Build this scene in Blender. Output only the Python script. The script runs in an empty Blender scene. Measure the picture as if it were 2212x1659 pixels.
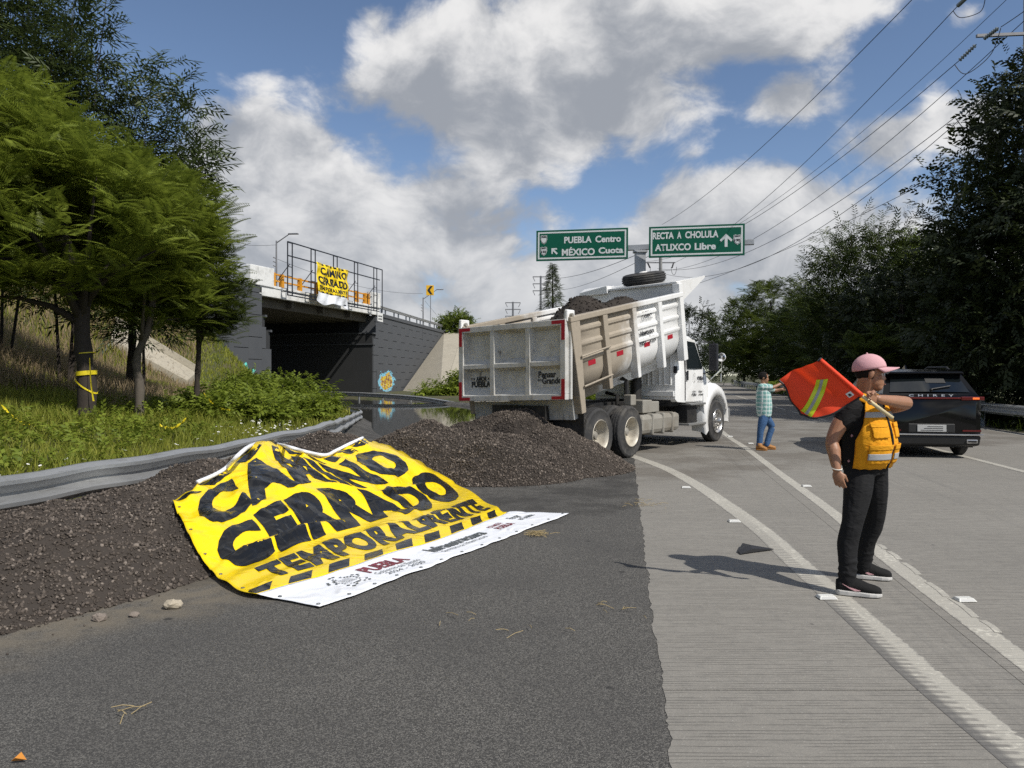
import bpy, bmesh, math, random
import numpy as np
from mathutils import Vector, Matrix, Euler
from mathutils.bvhtree import BVHTree
R = math.radians
random.seed(7); rng = np.random.default_rng(7)
scene = bpy.context.scene
COL = scene.collection

# ------------------------------------------------------------------ camera
F, CX, HZ, CAMZ = 1640.0, 1106.0, 812.0, 1.6          # focal length, centre and horizon in 2212 px wide picture units
cam = bpy.data.cameras.new('camera'); camo = bpy.data.objects.new('camera', cam); COL.objects.link(camo)
camo.location = (0, 0, CAMZ); camo.rotation_euler = (R(90), 0, 0)
cam.sensor_width = 36; cam.lens = 36 * F / 2212; cam.shift_y = (HZ - 829.5) / 2212
cam.clip_start = .05; cam.clip_end = 6000
scene.camera = camo
scene.render.resolution_x, scene.render.resolution_y = 1024, 768
scene.cycles.use_denoising = False
scene.cycles.max_bounces = 6; scene.cycles.transparent_max_bounces = 6
scene.cycles.sample_clamp_indirect = 6
vs = scene.view_settings
vs.view_transform = 'Standard'; vs.look = 'None'; vs.gamma = 1; vs.exposure = -0.12; vs.use_curve_mapping = False

def P(px, py, Y):                                     # picture point at depth Y -> world
    return Vector(((px - CX) / F * Y, Y, CAMZ - (py - HZ) / F * Y))
def G(px, py, z=0.0):                                 # picture point on the level z -> world
    Y = (CAMZ - z) * F / (py - HZ)
    return Vector(((px - CX) / F * Y, Y, z))

# ------------------------------------------------------------------ node helpers
class NT:
    def __init__(s, tree): s.t = tree; s.n = tree.nodes; s.l = tree.links
    def new(s, typ, **kw):
        nd = s.n.new(typ)
        for k, v in kw.items():
            if hasattr(nd, k): setattr(nd, k, v)
        return nd
    def put(s, sock, v):
        if hasattr(v, 'is_linked') or isinstance(v, bpy.types.NodeSocket): s.l.new(v, sock)
        elif isinstance(v, (tuple, list)) and sock.type == 'RGBA' and len(v) == 3: sock.default_value = (*v, 1)
        else: sock.default_value = v
    def m(s, op, a, b=0.0, c=None, clamp=False):
        nd = s.new('ShaderNodeMath', operation=op); nd.use_clamp = clamp
        s.put(nd.inputs[0], a); s.put(nd.inputs[1], b)
        if c is not None: s.put(nd.inputs[2], c)
        return nd.outputs[0]
    def vm(s, op, a, b=(0, 0, 0)):
        nd = s.new('ShaderNodeVectorMath', operation=op); s.put(nd.inputs[0], a); s.put(nd.inputs[1], b)
        return nd.outputs['Value'] if op in ('DOT_PRODUCT', 'LENGTH', 'DISTANCE') else nd.outputs[0]
    def mix(s, f, a, b):
        nd = s.new('ShaderNodeMix', data_type='RGBA'); s.put(nd.inputs[0], f); s.put(nd.inputs[6], a); s.put(nd.inputs[7], b)
        return nd.outputs[2]
    def noise(s, vec, scale, detail=3, rough=.55, dist=0.0):
        nd = s.new('ShaderNodeTexNoise'); s.put(nd.inputs['Vector'], vec); nd.inputs['Scale'].default_value = scale
        nd.inputs['Detail'].default_value = detail; nd.inputs['Roughness'].default_value = rough; nd.inputs['Distortion'].default_value = dist
        return nd.outputs['Fac']
    def vor(s, vec, scale, out='Distance', feature='F1'):
        nd = s.new('ShaderNodeTexVoronoi', feature=feature); s.put(nd.inputs['Vector'], vec); nd.inputs['Scale'].default_value = scale
        return nd.outputs[out]
    def sst(s, x, a, b):
        nd = s.new('ShaderNodeMapRange', interpolation_type='SMOOTHSTEP'); s.put(nd.inputs[0], x)
        s.put(nd.inputs[1], a); s.put(nd.inputs[2], b); return nd.outputs[0]
    def obj(s): return s.new('ShaderNodeTexCoord').outputs['Object']
    def pos(s): return s.new('ShaderNodeNewGeometry').outputs['Position']
    def scl(s, vec, sx, sy, sz):
        nd = s.new('ShaderNodeMapping'); s.put(nd.inputs[0], vec); nd.inputs['Scale'].default_value = (sx, sy, sz); return nd.outputs[0]
    def sep(s, vec):
        nd = s.new('ShaderNodeSeparateXYZ'); s.put(nd.inputs[0], vec); return nd.outputs
    def bump(s, h, strength=.3, dist=.02):
        nd = s.new('ShaderNodeBump'); s.put(nd.inputs['Height'], h); nd.inputs['Strength'].default_value = strength; nd.inputs['Distance'].default_value = dist
        return nd.outputs[0]

# ------------------------------------------------------------------ sky and sun
SUN_AZ, SUN_EL = R(130), R(47.5)                        # azimuth clockwise from +Y (view direction)
sun_dir = Vector((math.sin(SUN_AZ) * math.cos(SUN_EL), math.cos(SUN_AZ) * math.cos(SUN_EL), math.sin(SUN_EL)))
world = bpy.data.worlds.new('World'); scene.world = world; world.use_nodes = True
w = NT(world.node_tree); w.n.clear()
sky = w.new('ShaderNodeTexSky', sky_type='NISHITA'); sky.sun_disc = False
sky.sun_elevation = SUN_EL; sky.sun_rotation = SUN_AZ; sky.altitude = 2100; sky.air_density = 1.0; sky.dust_density = .4; sky.ozone_density = 1.6
bg_sky = w.new('ShaderNodeBackground'); bg_sky.inputs[1].default_value = .134
hs = w.new('ShaderNodeHueSaturation'); hs.inputs['Saturation'].default_value = .98; w.l.new(sky.outputs[0], hs.inputs['Color'])
w.l.new(hs.outputs[0], bg_sky.inputs[0])
D = w.vm('NORMALIZE', w.new('ShaderNodeTexCoord').outputs['Generated'])
dx, dy, dz = w.sep(D)
az = w.m('ARCTAN2', dx, dy); el = w.m('ARCSINE', dz)
warp = w.new('ShaderNodeTexNoise'); w.put(warp.inputs['Vector'], D); warp.inputs['Scale'].default_value = 5; warp.inputs['Detail'].default_value = 3
wv = w.vm('SCALE', w.vm('SUBTRACT', warp.outputs['Color'], (.5, .5, .5))); wv.node.inputs[3].default_value = .10
D2 = w.vm('ADD', D, wv)
CLOUDS = [  # px, py, half width, half height in picture units: the cumulus over the bridge, the big deck above, the bank over the road ...
    (1150, 215, 480, 190), (1500, 40, 620, 150), (590, 390, 260, 190), (760, 540, 760, 270), (940, 440, 190, 130), (1640, 500, 430, 190),
    (1710, 215, 170, 75), (1930, 300, 210, 95), (2080, 260, 150, 120), (1330, 560, 260, 90), (1100, 330, 170, 90), (1500, 330, 60, 35), (570, 190, 40, 18),
    (810, 55, 40, 45), (1190, 590, 800, 80), (2150, 560, 200, 90), (2090, 30, 90, 60), (1106, 700, 1900, 130)]
Mf = None
for (px, py, rx, ry) in CLOUDS:
    x, z = (px - CX) / F, (HZ - py) / F
    a = math.atan2(x, 1); c = math.cos(a); e = math.atan(z * c)
    ra = math.atan2((px + rx - CX) / F, 1) - a; re = ry / F * c * math.cos(e) ** 2
    qa = w.m('MULTIPLY', w.m('SUBTRACT', az, a), 1 / ra); qe = w.m('MULTIPLY', w.m('SUBTRACT', el, e), 1 / re)
    k = min(1.0, (rx * ry) ** .5 / 190)                 # small clouds are thin: let the noise shape them
    f = w.m('MULTIPLY', w.m('SUBTRACT', 1.0, w.m('SQRT', w.m('ADD', w.m('MULTIPLY', qa, qa), w.m('MULTIPLY', qe, qe)))), k)
    Mf = f if Mf is None else w.m('SMOOTH_MAX', Mf, f, .12)
# elsewhere in the sky broken cumulus goes on in the same way
big = w.noise(D2, 2.2, 2); away = w.sst(w.m('MAXIMUM', w.m('ABSOLUTE', az), w.m('MULTIPLY', el, 1.25)), .62, .8)
gen = w.m('MULTIPLY', w.m('SUBTRACT', big, .50), 5.0)
Mx = w.new('ShaderNodeMix', data_type='FLOAT'); w.put(Mx.inputs[0], away); w.put(Mx.inputs[2], Mf); w.put(Mx.inputs[3], gen)
field = w.m('MINIMUM', Mx.outputs[0], .55)
Ds = w.scl(D2, 1, 1, 1.5)
def cn(off):
    v = w.vm('ADD', Ds, off)
    return w.m('ADD', w.m('MULTIPLY', w.noise(v, 7, 9, .585), .75), w.m('MULTIPLY', w.noise(v, 2.7, 3, .5), .55))
n0 = cn((0, 0, 0)); n1 = cn(tuple(Vector((.03, -.01, .085))))
dens0 = w.m('ADD', field, w.m('MULTIPLY', w.m('SUBTRACT', n0, .65), 2.3))
dens1 = w.m('ADD', field, w.m('MULTIPLY', w.m('SUBTRACT', n1, .65), 2.3))
cover = w.sst(dens0, .0, .36)
lit = w.m('ADD', w.m('MULTIPLY', w.m('SUBTRACT', dens0, dens1), 1.15), .42)
thick = w.sst(dens0, .2, 1.1)
lit = w.m('SUBTRACT', lit, w.m('MULTIPLY', thick, .16), clamp=True)
ccol = w.mix(w.sst(lit, .0, .85), (.385, .41, .455), (.98, .97, .96))
low = w.sst(el, .02, .30)
ccol = w.mix(low, w.mix(.5, ccol, (.50, .52, .56)), ccol)
bg_c = w.new('ShaderNodeBackground'); w.put(bg_c.inputs[0], ccol); bg_c.inputs[1].default_value = .96
mixs = w.new('ShaderNodeMixShader'); w.put(mixs.inputs[0], w.m('MULTIPLY', cover, .96)); w.l.new(bg_sky.outputs[0], mixs.inputs[1]); w.l.new(bg_c.outputs[0], mixs.inputs[2])
wo = w.new('ShaderNodeOutputWorld'); w.l.new(mixs.outputs[0], wo.inputs[0])
sl = bpy.data.lights.new('sun', 'SUN'); sl.energy = 5.0; sl.angle = R(.53); sl.color = (1, .955, .88)
slo = bpy.data.objects.new('sun', sl); COL.objects.link(slo); slo.rotation_euler = sun_dir.to_track_quat('Z', 'Y').to_euler(); slo.location = (20, -20, 30)

# ------------------------------------------------------------------ materials
MATS = {}
def newmat(name):
    m = bpy.data.materials.new(name); m.use_nodes = True; MATS[name] = m
    t = NT(m.node_tree); b = t.n['Principled BSDF']; return m, t, b
def pm(name, col, rough=.6, metal=0.0, var=.12, scale=6.0, bump=0.0, bscale=40.0, spec=.5, dirt=None, dscale=2.0, damt=.5, coat=0.0):
    m, t, b = newmat(name)
    o = t.obj(); n = t.noise(o, scale, 4)
    c = t.mix(n, tuple(x * (1 - var) for x in col), tuple(min(1, x * (1 + var)) for x in col))
    if dirt:
        d = t.sst(t.m('ADD', t.noise(o, dscale, 6, .65), t.m('MULTIPLY', t.noise(o, dscale * 9, 3), .25)), .55, .85)
        c = t.mix(t.m('MULTIPLY', d, damt), c, dirt)
    t.put(b.inputs['Base Color'], c); b.inputs['Metallic'].default_value = metal
    t.put(b.inputs['Roughness'], t.m('ADD', rough - .08, t.m('MULTIPLY', n, .16), clamp=True))
    b.inputs['Specular IOR Level'].default_value = spec; b.inputs['Coat Weight'].default_value = coat
    if bump: t.put(b.inputs['Normal'], t.bump(t.noise(o, bscale, 4), bump, .01))
    return m
def leafmat(name, c1, c2, trans=.3, rough=.5):
    m, t, b = newmat(name)
    r = t.new('ShaderNodeNewGeometry').outputs['Random Per Island']
    n = t.noise(t.obj(), .7, 2)
    c = t.mix(t.m('ADD', t.m('MULTIPLY', r, .6), t.m('MULTIPLY', n, .5), clamp=True), c1, c2)
    t.put(b.inputs['Base Color'], c); b.inputs['Roughness'].default_value = rough; b.inputs['Specular IOR Level'].default_value = .3
    tr = t.new('ShaderNodeBsdfTranslucent'); t.put(tr.inputs[0], c)
    mx = t.new('ShaderNodeMixShader'); mx.inputs[0].default_value = trans
    t.l.new(b.outputs[0], mx.inputs[1]); t.l.new(tr.outputs[0], mx.inputs[2])
    t.l.new(mx.outputs[0], t.n['Material Output'].inputs[0]); return m

# ------------------------------------------------------------------ mesh helpers
class MB:
    def __init__(s): s.v = []; s.f = []; s.mi = []; s.cur = 0
    def add(s, vs, fs):
        o = len(s.v); s.v += [tuple(v) for v in vs]; s.f += [tuple(i + o for i in f) for f in fs]; s.mi += [s.cur] * len(fs); return s
    def hexa(s, p):                                   # 8 points: bottom 4 then top 4, same winding
        return s.add(p, [(3, 2, 1, 0), (4, 5, 6, 7), (0, 1, 5, 4), (1, 2, 6, 5), (2, 3, 7, 6), (3, 0, 4, 7)])
    def box(s, x0, x1, y0, y1, z0, z1, M=None):
        p = [Vector(q) for q in ((x0, y0, z0), (x1, y0, z0), (x1, y1, z0), (x0, y1, z0), (x0, y0, z1), (x1, y0, z1), (x1, y1, z1), (x0, y1, z1))]
        if M: p = [M @ q for q in p]
        return s.hexa(p)
    def beam(s, a, b, wd, ht, up=(0, 0, 1)):          # rectangular bar from a to b
        a, b = Vector(a), Vector(b); d = (b - a).normalized(); u = Vector(up)
        r = d.cross(u)
        if r.length < 1e-4: r = d.cross(Vector((0, 1, 0)))
        r.normalize(); u = r.cross(d); r *= wd / 2; u *= ht / 2
        return s.hexa([a - r - u, b - r - u, b + r - u, a + r - u, a - r + u, b - r + u, b + r + u, a + r + u])
    def tube(s, pts, rad, n=8, cap=True, flat=None):
        pts = [Vector(p) for p in pts]; k = len(pts)
        if not isinstance(rad, (list, tuple)): rad = [rad] * k
        d0 = (pts[1] - pts[0]).normalized(); ref = Vector((0, 0, 1)) if abs(d0.z) < .9 else Vector((0, 1, 0))
        vs = []
        for i, p in enumerate(pts):
            d = (pts[min(i + 1, k - 1)] - pts[max(i - 1, 0)]).normalized()
            r = d.cross(ref).normalized(); u = r.cross(d)
            q = rad[i]; ra, rb = (q if isinstance(q, (tuple, list)) else (q, q))
            vs += [p + r * ra * math.cos(2 * math.pi * j / n) + u * rb * math.sin(2 * math.pi * j / n) for j in range(n)]
        fs = [(i * n + j, i * n + (j + 1) % n, (i + 1) * n + (j + 1) % n, (i + 1) * n + j) for i in range(k - 1) for j in range(n)]
        if cap: fs += [tuple(range(n - 1, -1, -1)), tuple((k - 1) * n + j for j in range(n))]
        return s.add(vs, fs)
    def lathe(s, prof, c, axis, n=24, closed=False):  # prof: (distance along axis, radius)
        c = Vector(c); ax = Vector(axis).normalized(); r = ax.orthogonal().normalized(); u = ax.cross(r); k = len(prof)
        vs = [c + ax * h + (r * math.cos(2 * math.pi * j / n) + u * math.sin(2 * math.pi * j / n)) * q for (h, q) in prof for j in range(n)]
        fs = [(i * n + j, i * n + (j + 1) % n, (i + 1) % k * n + (j + 1) % n, (i + 1) % k * n + j) for i in range(k if closed else k - 1) for j in range(n)]
        return s.add(vs, fs)
    def prism(s, poly, off):                          # polygon of 3D points swept by off
        off = Vector(off); n = len(poly); a = [Vector(p) for p in poly]
        return s.add(a + [p + off for p in a], [tuple(range(n - 1, -1, -1)), tuple(range(n, 2 * n))] + [(i, (i + 1) % n, n + (i + 1) % n, n + i) for i in range(n)])
    def ball(s, c, r, n=10, M=None):
        c = Vector(c); rr = r if isinstance(r, (tuple, list)) else (r, r, r); k = n // 2 + 1; vs = []
        for i in range(k):
            a = math.pi * i / (k - 1)
            for j in range(n):
                q = Vector((rr[0] * math.sin(a) * math.cos(2 * math.pi * j / n), rr[1] * math.sin(a) * math.sin(2 * math.pi * j / n), rr[2] * math.cos(a)))
                vs.append(c + (M @ q if M else q))
        return s.add(vs, [(i * n + j, (i + 1) * n + j, (i + 1) * n + (j + 1) % n, i * n + (j + 1) % n) for i in range(k - 1) for j in range(n)])
    def grid(s, pts):                                 # 2D list of points
        h, wd = len(pts), len(pts[0])
        return s.add([p for row in pts for p in row], [(i * wd + j, i * wd + j + 1, (i + 1) * wd + j + 1, (i + 1) * wd + j) for i in range(h - 1) for j in range(wd - 1)])
def obj(name, mb, mat, parent=None, smooth=False, bevel=0.0, recalc=True, merge=False, autos=None):
    me = bpy.data.meshes.new(name)
    if isinstance(mb, MB):
        me.from_pydata(mb.v, [], mb.f)
        if any(mb.mi): me.polygons.foreach_set('material_index', mb.mi)
    else: me = mb; me.name = name
    if recalc and isinstance(mb, MB):
        bm = bmesh.new(); bm.from_mesh(me)
        if merge: bmesh.ops.remove_doubles(bm, verts=bm.verts, dist=1e-5)
        bmesh.ops.recalc_face_normals(bm, faces=bm.faces); bm.to_mesh(me); bm.free()
    if smooth: me.polygons.foreach_set('use_smooth', [True] * len(me.polygons))
    for mm in (mat if isinstance(mat, (list, tuple)) else [mat]): me.materials.append(MATS[mm] if isinstance(mm, str) else mm)
    o = bpy.data.objects.new(name, me); COL.objects.link(o); o.parent = parent
    if bevel:
        b = o.modifiers.new('bevel', 'BEVEL'); b.width = bevel; b.segments = 2; b.limit_method = 'ANGLE'; b.angle_limit = R(40)
    if autos:
        me.set_sharp_from_angle(angle=R(autos))
    return o
def raw_obj(name, V, Fa, mat, parent=None, smooth=False):      # numpy verts and equal sized faces
    V = np.asarray(V, np.float32); Fa = np.asarray(Fa, np.int32); k = Fa.shape[1]
    me = bpy.data.meshes.new(name); me.vertices.add(len(V)); me.vertices.foreach_set('co', V.ravel())
    me.loops.add(Fa.size); me.loops.foreach_set('vertex_index', Fa.ravel())
    me.polygons.add(len(Fa)); me.polygons.foreach_set('loop_start', np.arange(0, Fa.size, k, dtype=np.int32))
    me.update(calc_edges=True)
    if smooth: me.polygons.foreach_set('use_smooth', np.ones(len(Fa), bool))
    for mm in (mat if isinstance(mat, (list, tuple)) else [mat]): me.materials.append(MATS[mm])
    o = bpy.data.objects.new(name, me); COL.objects.link(o); o.parent = parent; return o
def tag(o, label=None, cat=None, group=None, kind=None):
    for k, v in (('label', label), ('category', cat), ('group', group), ('kind', kind)):
        if v: o[k] = v
    return o
def empty(name, loc=(0, 0, 0), rz=0.0, label=None, cat=None, group=None):
    o = bpy.data.objects.new(name, None); COL.objects.link(o); o.location = loc; o.rotation_euler = (0, 0, rz); o.empty_display_size = .2
    return tag(o, label, cat, group)
def copy_tree(o, parent=None, smap=None):
    c = o.copy(); COL.objects.link(c); c.parent = parent
    for ch in o.children: copy_tree(ch, c)
    return c
def text_mesh(s, size=1.0, bold=0.0, align='CENTER', sx=1.0, cell=None, spacing=1.0):      # flat lettering in XY, centred
    cu = bpy.data.curves.new('t', 'FONT'); cu.body = s; cu.size = size; cu.offset = bold; cu.align_x = align; cu.align_y = 'CENTER'
    cu.resolution_u = 4; cu.space_character = spacing
    o = bpy.data.objects.new('t', cu); COL.objects.link(o); dg = bpy.context.evaluated_depsgraph_get()
    me = bpy.data.meshes.new_from_object(o.evaluated_get(dg)); bpy.data.objects.remove(o); bpy.data.curves.remove(cu)
    bm = bmesh.new(); bm.from_mesh(me); bpy.data.meshes.remove(me)
    for v in bm.verts: v.co.x *= sx
    if cell:
        xs = [v.co.x for v in bm.verts]; ys = [v.co.y for v in bm.verts]
        for ax, lo, hi in ((0, min(xs), max(xs)), (1, min(ys), max(ys))):
            q = math.ceil(lo / cell) * cell
            while q < hi:
                no = Vector((0, 0, 0)); no[ax] = 1; co = Vector((0, 0, 0)); co[ax] = q
                bmesh.ops.bisect_plane(bm, geom=bm.verts[:] + bm.edges[:] + bm.faces[:], plane_co=co, plane_no=no, dist=1e-6); q += cell
    return bm
def bm_width(bm):
    xs = [v.co.x for v in bm.verts]; ys = [v.co.y for v in bm.verts]; return max(xs) - min(xs), max(ys) - min(ys), (max(xs) + min(xs)) / 2, (max(ys) + min(ys)) / 2
def text_obj(s, M, size, mat, parent, bold=0.0, name='lettering', width=None, sx=1.0, spacing=1.0):   # flat lettering laid at matrix M
    bm = text_mesh(s, size, bold, sx=sx, spacing=spacing); wd, ht, cx, cy = bm_width(bm); k = width / wd if width else 1
    for v in bm.verts: v.co = Vector(((v.co.x - cx) * k, v.co.y - cy, 0))
    bm.transform(M); me = bpy.data.meshes.new(name); bm.to_mesh(me); bm.free()
    return obj(name, me, mat, parent)
def frame(o, x, y):                                    # matrix with origin o, x axis x, y axis y
    x = Vector(x).normalized(); z = x.cross(Vector(y)).normalized(); y = z.cross(x)
    return Matrix(((x.x, y.x, z.x, o[0]), (x.y, y.y, z.y, o[1]), (x.z, y.z, z.z, o[2]), (0, 0, 0, 1)))
def lerp(a, b, t): return a + (b - a) * t
def pl(pts, t):                                        # point on a polyline, t in 0..1 by length
    pts = [Vector(p) for p in pts]; L = [(pts[i + 1] - pts[i]).length for i in range(len(pts) - 1)]; q = t * sum(L)
    for i, l in enumerate(L):
        if q <= l or i == len(L) - 1: return pts[i].lerp(pts[i + 1], q / l)
        q -= l
def smooth_path(pts, n):                               # Catmull-Rom
    pts = [Vector(p) for p in pts]; k = len(pts); out = []
    for i in range(n):
        t = i / (n - 1) * (k - 1); a = min(int(t), k - 2); u = t - a
        p0, p1, p2, p3 = pts[max(a - 1, 0)], pts[a], pts[a + 1], pts[min(a + 2, k - 1)]
        out.append(.5 * ((2 * p1) + (p2 - p0) * u + (2 * p0 - 5 * p1 + 4 * p2 - p3) * u * u + (3 * p1 - p0 - 3 * p2 + p3) * u ** 3))
    return out
def sstep(x, a, b):
    t = np.clip((np.asarray(x, float) - a) / (b - a), 0, 1); return t * t * (3 - 2 * t)
def vnoise(x, y, seed=0):                              # cheap value noise for numpy arrays
    x = np.asarray(x, float); y = np.asarray(y, float); xi = np.floor(x); yi = np.floor(y); fx = x - xi; fy = y - yi
    def h(a, b): s_ = np.sin(a * 127.1 + b * 311.7 + seed * 74.7) * 43758.5453; return s_ - np.floor(s_)
    u = fx * fx * (3 - 2 * fx); v = fy * fy * (3 - 2 * fy)
    return (h(xi, yi) * (1 - u) + h(xi + 1, yi) * u) * (1 - v) + (h(xi, yi + 1) * (1 - u) + h(xi + 1, yi + 1) * u) * v
# ================================================================== surface materials
def asphalt_mat():
    m, t, b = newmat('asphalt'); p = t.pos()
    v = t.new('ShaderNodeTexVoronoi', feature='F1'); t.put(v.inputs['Vector'], p); v.inputs['Scale'].default_value = 190
    s = t.sep(v.outputs['Color'])
    stone = t.sst(s[0], .35, 1.0)
    c = t.mix(stone, (.050, .0485, .046), (.22, .21, .19))
    fine = t.noise(p, 160, 2); c = t.mix(t.m('MULTIPLY', fine, .4), c, (.075, .072, .067))
    big = t.sst(t.noise(p, .8, 5), .35, .7); c = t.mix(t.m('MULTIPLY', big, .4), c, (.062, .06, .058))
    # brown dust trodden out round the pile foot and along the left edge
    x, y, z = t.sep(p)
    edge = t.m('SUBTRACT', t.m('ADD', t.m('MULTIPLY', x, -.76), t.m('MULTIPLY', y, .65)), 5.1)
    dn = t.m('ADD', edge, t.m('MULTIPLY', t.noise(p, 1.6, 5), 1.1))
    dust = t.m('MULTIPLY', t.sst(dn, .1, .75), t.sst(t.noise(p, 5, 4), .2, .6))
    dust = t.m('MULTIPLY', dust, t.sst(y, 8.5, 6.0))
    c = t.mix(t.m('MULTIPLY', dust, .72), c, (.185, .158, .118))
    tar = t.sst(t.m('MULTIPLY', t.noise(p, 1.1, 6, .7), t.sst(t.m('ADD', y, t.m('MULTIPLY', x, -.8)), 6.4, 8.2)), .38, .6)
    c = t.mix(t.m('MULTIPLY', tar, .5), c, (.02, .019, .018))
    spot = t.sst(t.m('ADD', t.vor(p, 1.5), t.m('MULTIPLY', t.noise(p, 18, 2), .04)), .075, .05); c = t.mix(t.m('MULTIPLY', spot, .65), c, (.02, .02, .02))
    t.put(b.inputs['Base Color'], c); b.inputs['Roughness'].default_value = .86; b.inputs['Specular IOR Level'].default_value = .25
    hgt = t.m('ADD', t.m('MULTIPLY', v.outputs['Distance'], -1.4), t.m('MULTIPLY', fine, .35))
    t.put(b.inputs['Normal'], t.bump(hgt, .6, .005))
asphalt_mat()
def concrete_nodes(t):
    p = t.pos(); x, y, z = t.sep(p)
    wob = t.m('ADD', y, t.m('MULTIPLY', t.noise(p, 1.2, 2), .025))
    cmb = t.new('ShaderNodeCombineXYZ'); t.put(cmb.inputs[0], t.m('MULTIPLY', x, 2.2)); t.put(cmb.inputs[1], t.m('MULTIPLY', wob, 34)); cmb.inputs[2].default_value = 0
    ln = t.noise(cmb.outputs[0], 1.0, 2, .5)
    fr = t.m('ABSOLUTE', t.m('SUBTRACT', t.m('FRACT', t.m('ADD', t.m('MULTIPLY', wob, 1 / .029), t.m('MULTIPLY', t.noise(p, 9, 2), .35))), .5))
    line = t.m('MULTIPLY', t.sst(fr, .17, .05), t.sst(ln, .40, .58))
    n1 = t.noise(p, .55, 5, .6); n2 = t.noise(p, 14, 5, .7); gr = t.noise(p, 190, 2)
    c = t.mix(n1, (.200, .188, .166), (.300, .282, .249))
    c = t.mix(t.m('MULTIPLY', t.sst(n2, .42, .72), .45), c, (.15, .143, .13))
    c = t.mix(t.m('MULTIPLY', t.sst(gr, .35, .65), .5), c, (.15, .144, .132))
    wh = t.sst(t.noise(p, 70, 2), .66, .74); c = t.mix(t.m('MULTIPLY', wh, .5), c, (.42, .41, .38))
    c = t.mix(t.m('MULTIPLY', line, .55), c, (.07, .066, .06))
    # rubber dragged along the lanes
    u = t.m('SUBTRACT', x, t.m('ADD', 2.1, t.m('MULTIPLY', y, .172)))
    cm2 = t.new('ShaderNodeCombineXYZ'); t.put(cm2.inputs[0], t.m('MULTIPLY', u, 5.5)); t.put(cm2.inputs[1], t.m('MULTIPLY', y, .12))
    rb = t.sst(t.noise(cm2.outputs[0], 1.0, 4, .7), .5, .75)
    lane = t.m('SUBTRACT', 1.0, t.sst(t.m('ABSOLUTE', t.m('SUBTRACT', u, -.35)), .15, .5))
    lane2 = t.sst(u, .6, 1.6)
    c = t.mix(t.m('MULTIPLY', rb, t.m('ADD', t.m('MULTIPLY', lane, .42), t.m('MULTIPLY', lane2, .25))), c, (.1, .098, .095))
    spots = t.vor(p, 2.6); sp = t.m('MULTIPLY', t.sst(spots, .062, .03), t.sst(t.noise(p, 3, 2), .4, .5)); c = t.mix(t.m('MULTIPLY', sp, .75), c, (.055, .052, .05))
    stain = t.sst(t.m('MULTIPLY', t.noise(p, .7, 5, .65), t.sst(t.m('ADD', y, t.m('MULTIPLY', u, -.8)), 9.5, 13.5)), .36, .6)
    c = t.mix(t.m('MULTIPLY', stain, .55), c, (.1, .086, .07))
    h = t.m('ADD', t.m('MULTIPLY', line, -1.0), t.m('ADD', t.m('MULTIPLY', n2, .5), t.m('MULTIPLY', gr, .25)))
    return c, t.bump(h, .55, .006), p, n2
def concrete_mat():
    m, t, b = newmat('concrete'); c, nrm, p, n2 = concrete_nodes(t)
    t.put(b.inputs['Base Color'], c); t.put(b.inputs['Normal'], nrm); b.inputs['Roughness'].default_value = .85; b.inputs['Specular IOR Level'].default_value = .3
concrete_mat()
def paint_mat(name, ladder):
    m, t, b = newmat(name); c, nrm, p, n2 = concrete_nodes(t)
    uv = t.new('ShaderNodeUVMap', uv_map='uv').outputs[0]; u, v, _ = t.sep(uv)
    wear = t.sst(t.m('ADD', t.noise(p, 26, 5, .7), t.m('MULTIPLY', t.noise(p, 2.5, 3), .35)), .46, .64)
    keep = t.m('SUBTRACT', 1.0, t.m('MULTIPLY', wear, .55))
    col = (.56, .535, .46)
    e = t.m('ADD', u, t.m('MULTIPLY', t.m('SUBTRACT', t.noise(p, 22, 4), .5), .3)); inside = t.m('MULTIPLY', t.sst(e, .02, .09), t.sst(e, .98, .91))
    if ladder:                                          # tyre tread printed across the outer half of the worn line
        wv = t.m('SINE', t.m('MULTIPLY', v, 2 * math.pi / .062)); q = t.noise(p, 40, 3)
        tr = t.m('MULTIPLY', t.sst(t.m('ADD', wv, t.m('MULTIPLY', q, 1.2)), .2, 1.0), t.sst(u, .62, .45))
        tr = t.m('MULTIPLY', tr, t.m('MULTIPLY', t.sst(v, 4.5, 5.5), t.sst(v, 12.5, 10.5)))
        dark = t.m('MULTIPLY', t.m('MULTIPLY', t.sst(t.m('ADD', u, t.m('MULTIPLY', q, .2)), .46, .26), t.sst(v, 9.2, 7.8)), .8)
        keep = t.m('MULTIPLY', keep, t.m('SUBTRACT', 1.0, t.m('MULTIPLY', tr, .9)))
        c = t.mix(t.m('MULTIPLY', dark, .8), c, (.075, .073, .072)); keep = t.m('MULTIPLY', keep, t.m('SUBTRACT', 1.0, dark))
    t.put(b.inputs['Base Color'], t.mix(t.m('MULTIPLY', keep, inside), c, col)); t.put(b.inputs['Normal'], nrm); b.inputs['Roughness'].default_value = .75
paint_mat('road_paint', False); paint_mat('road_paint_worn', True)
def grass_ground():
    m, t, b = newmat('grass_ground'); p = t.pos(); n = t.noise(p, .5, 5); n2 = t.noise(p, 9, 5, .7)
    c = t.mix(t.sst(n, .35, .65), (.055, .07, .02), (.10, .085, .04)); c = t.mix(t.m('MULTIPLY', n2, .6), c, (.03, .035, .014))
    t.put(b.inputs['Base Color'], c); b.inputs['Roughness'].default_value = .95; t.put(b.inputs['Normal'], t.bump(n2, .8, .05))
grass_ground()
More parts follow.
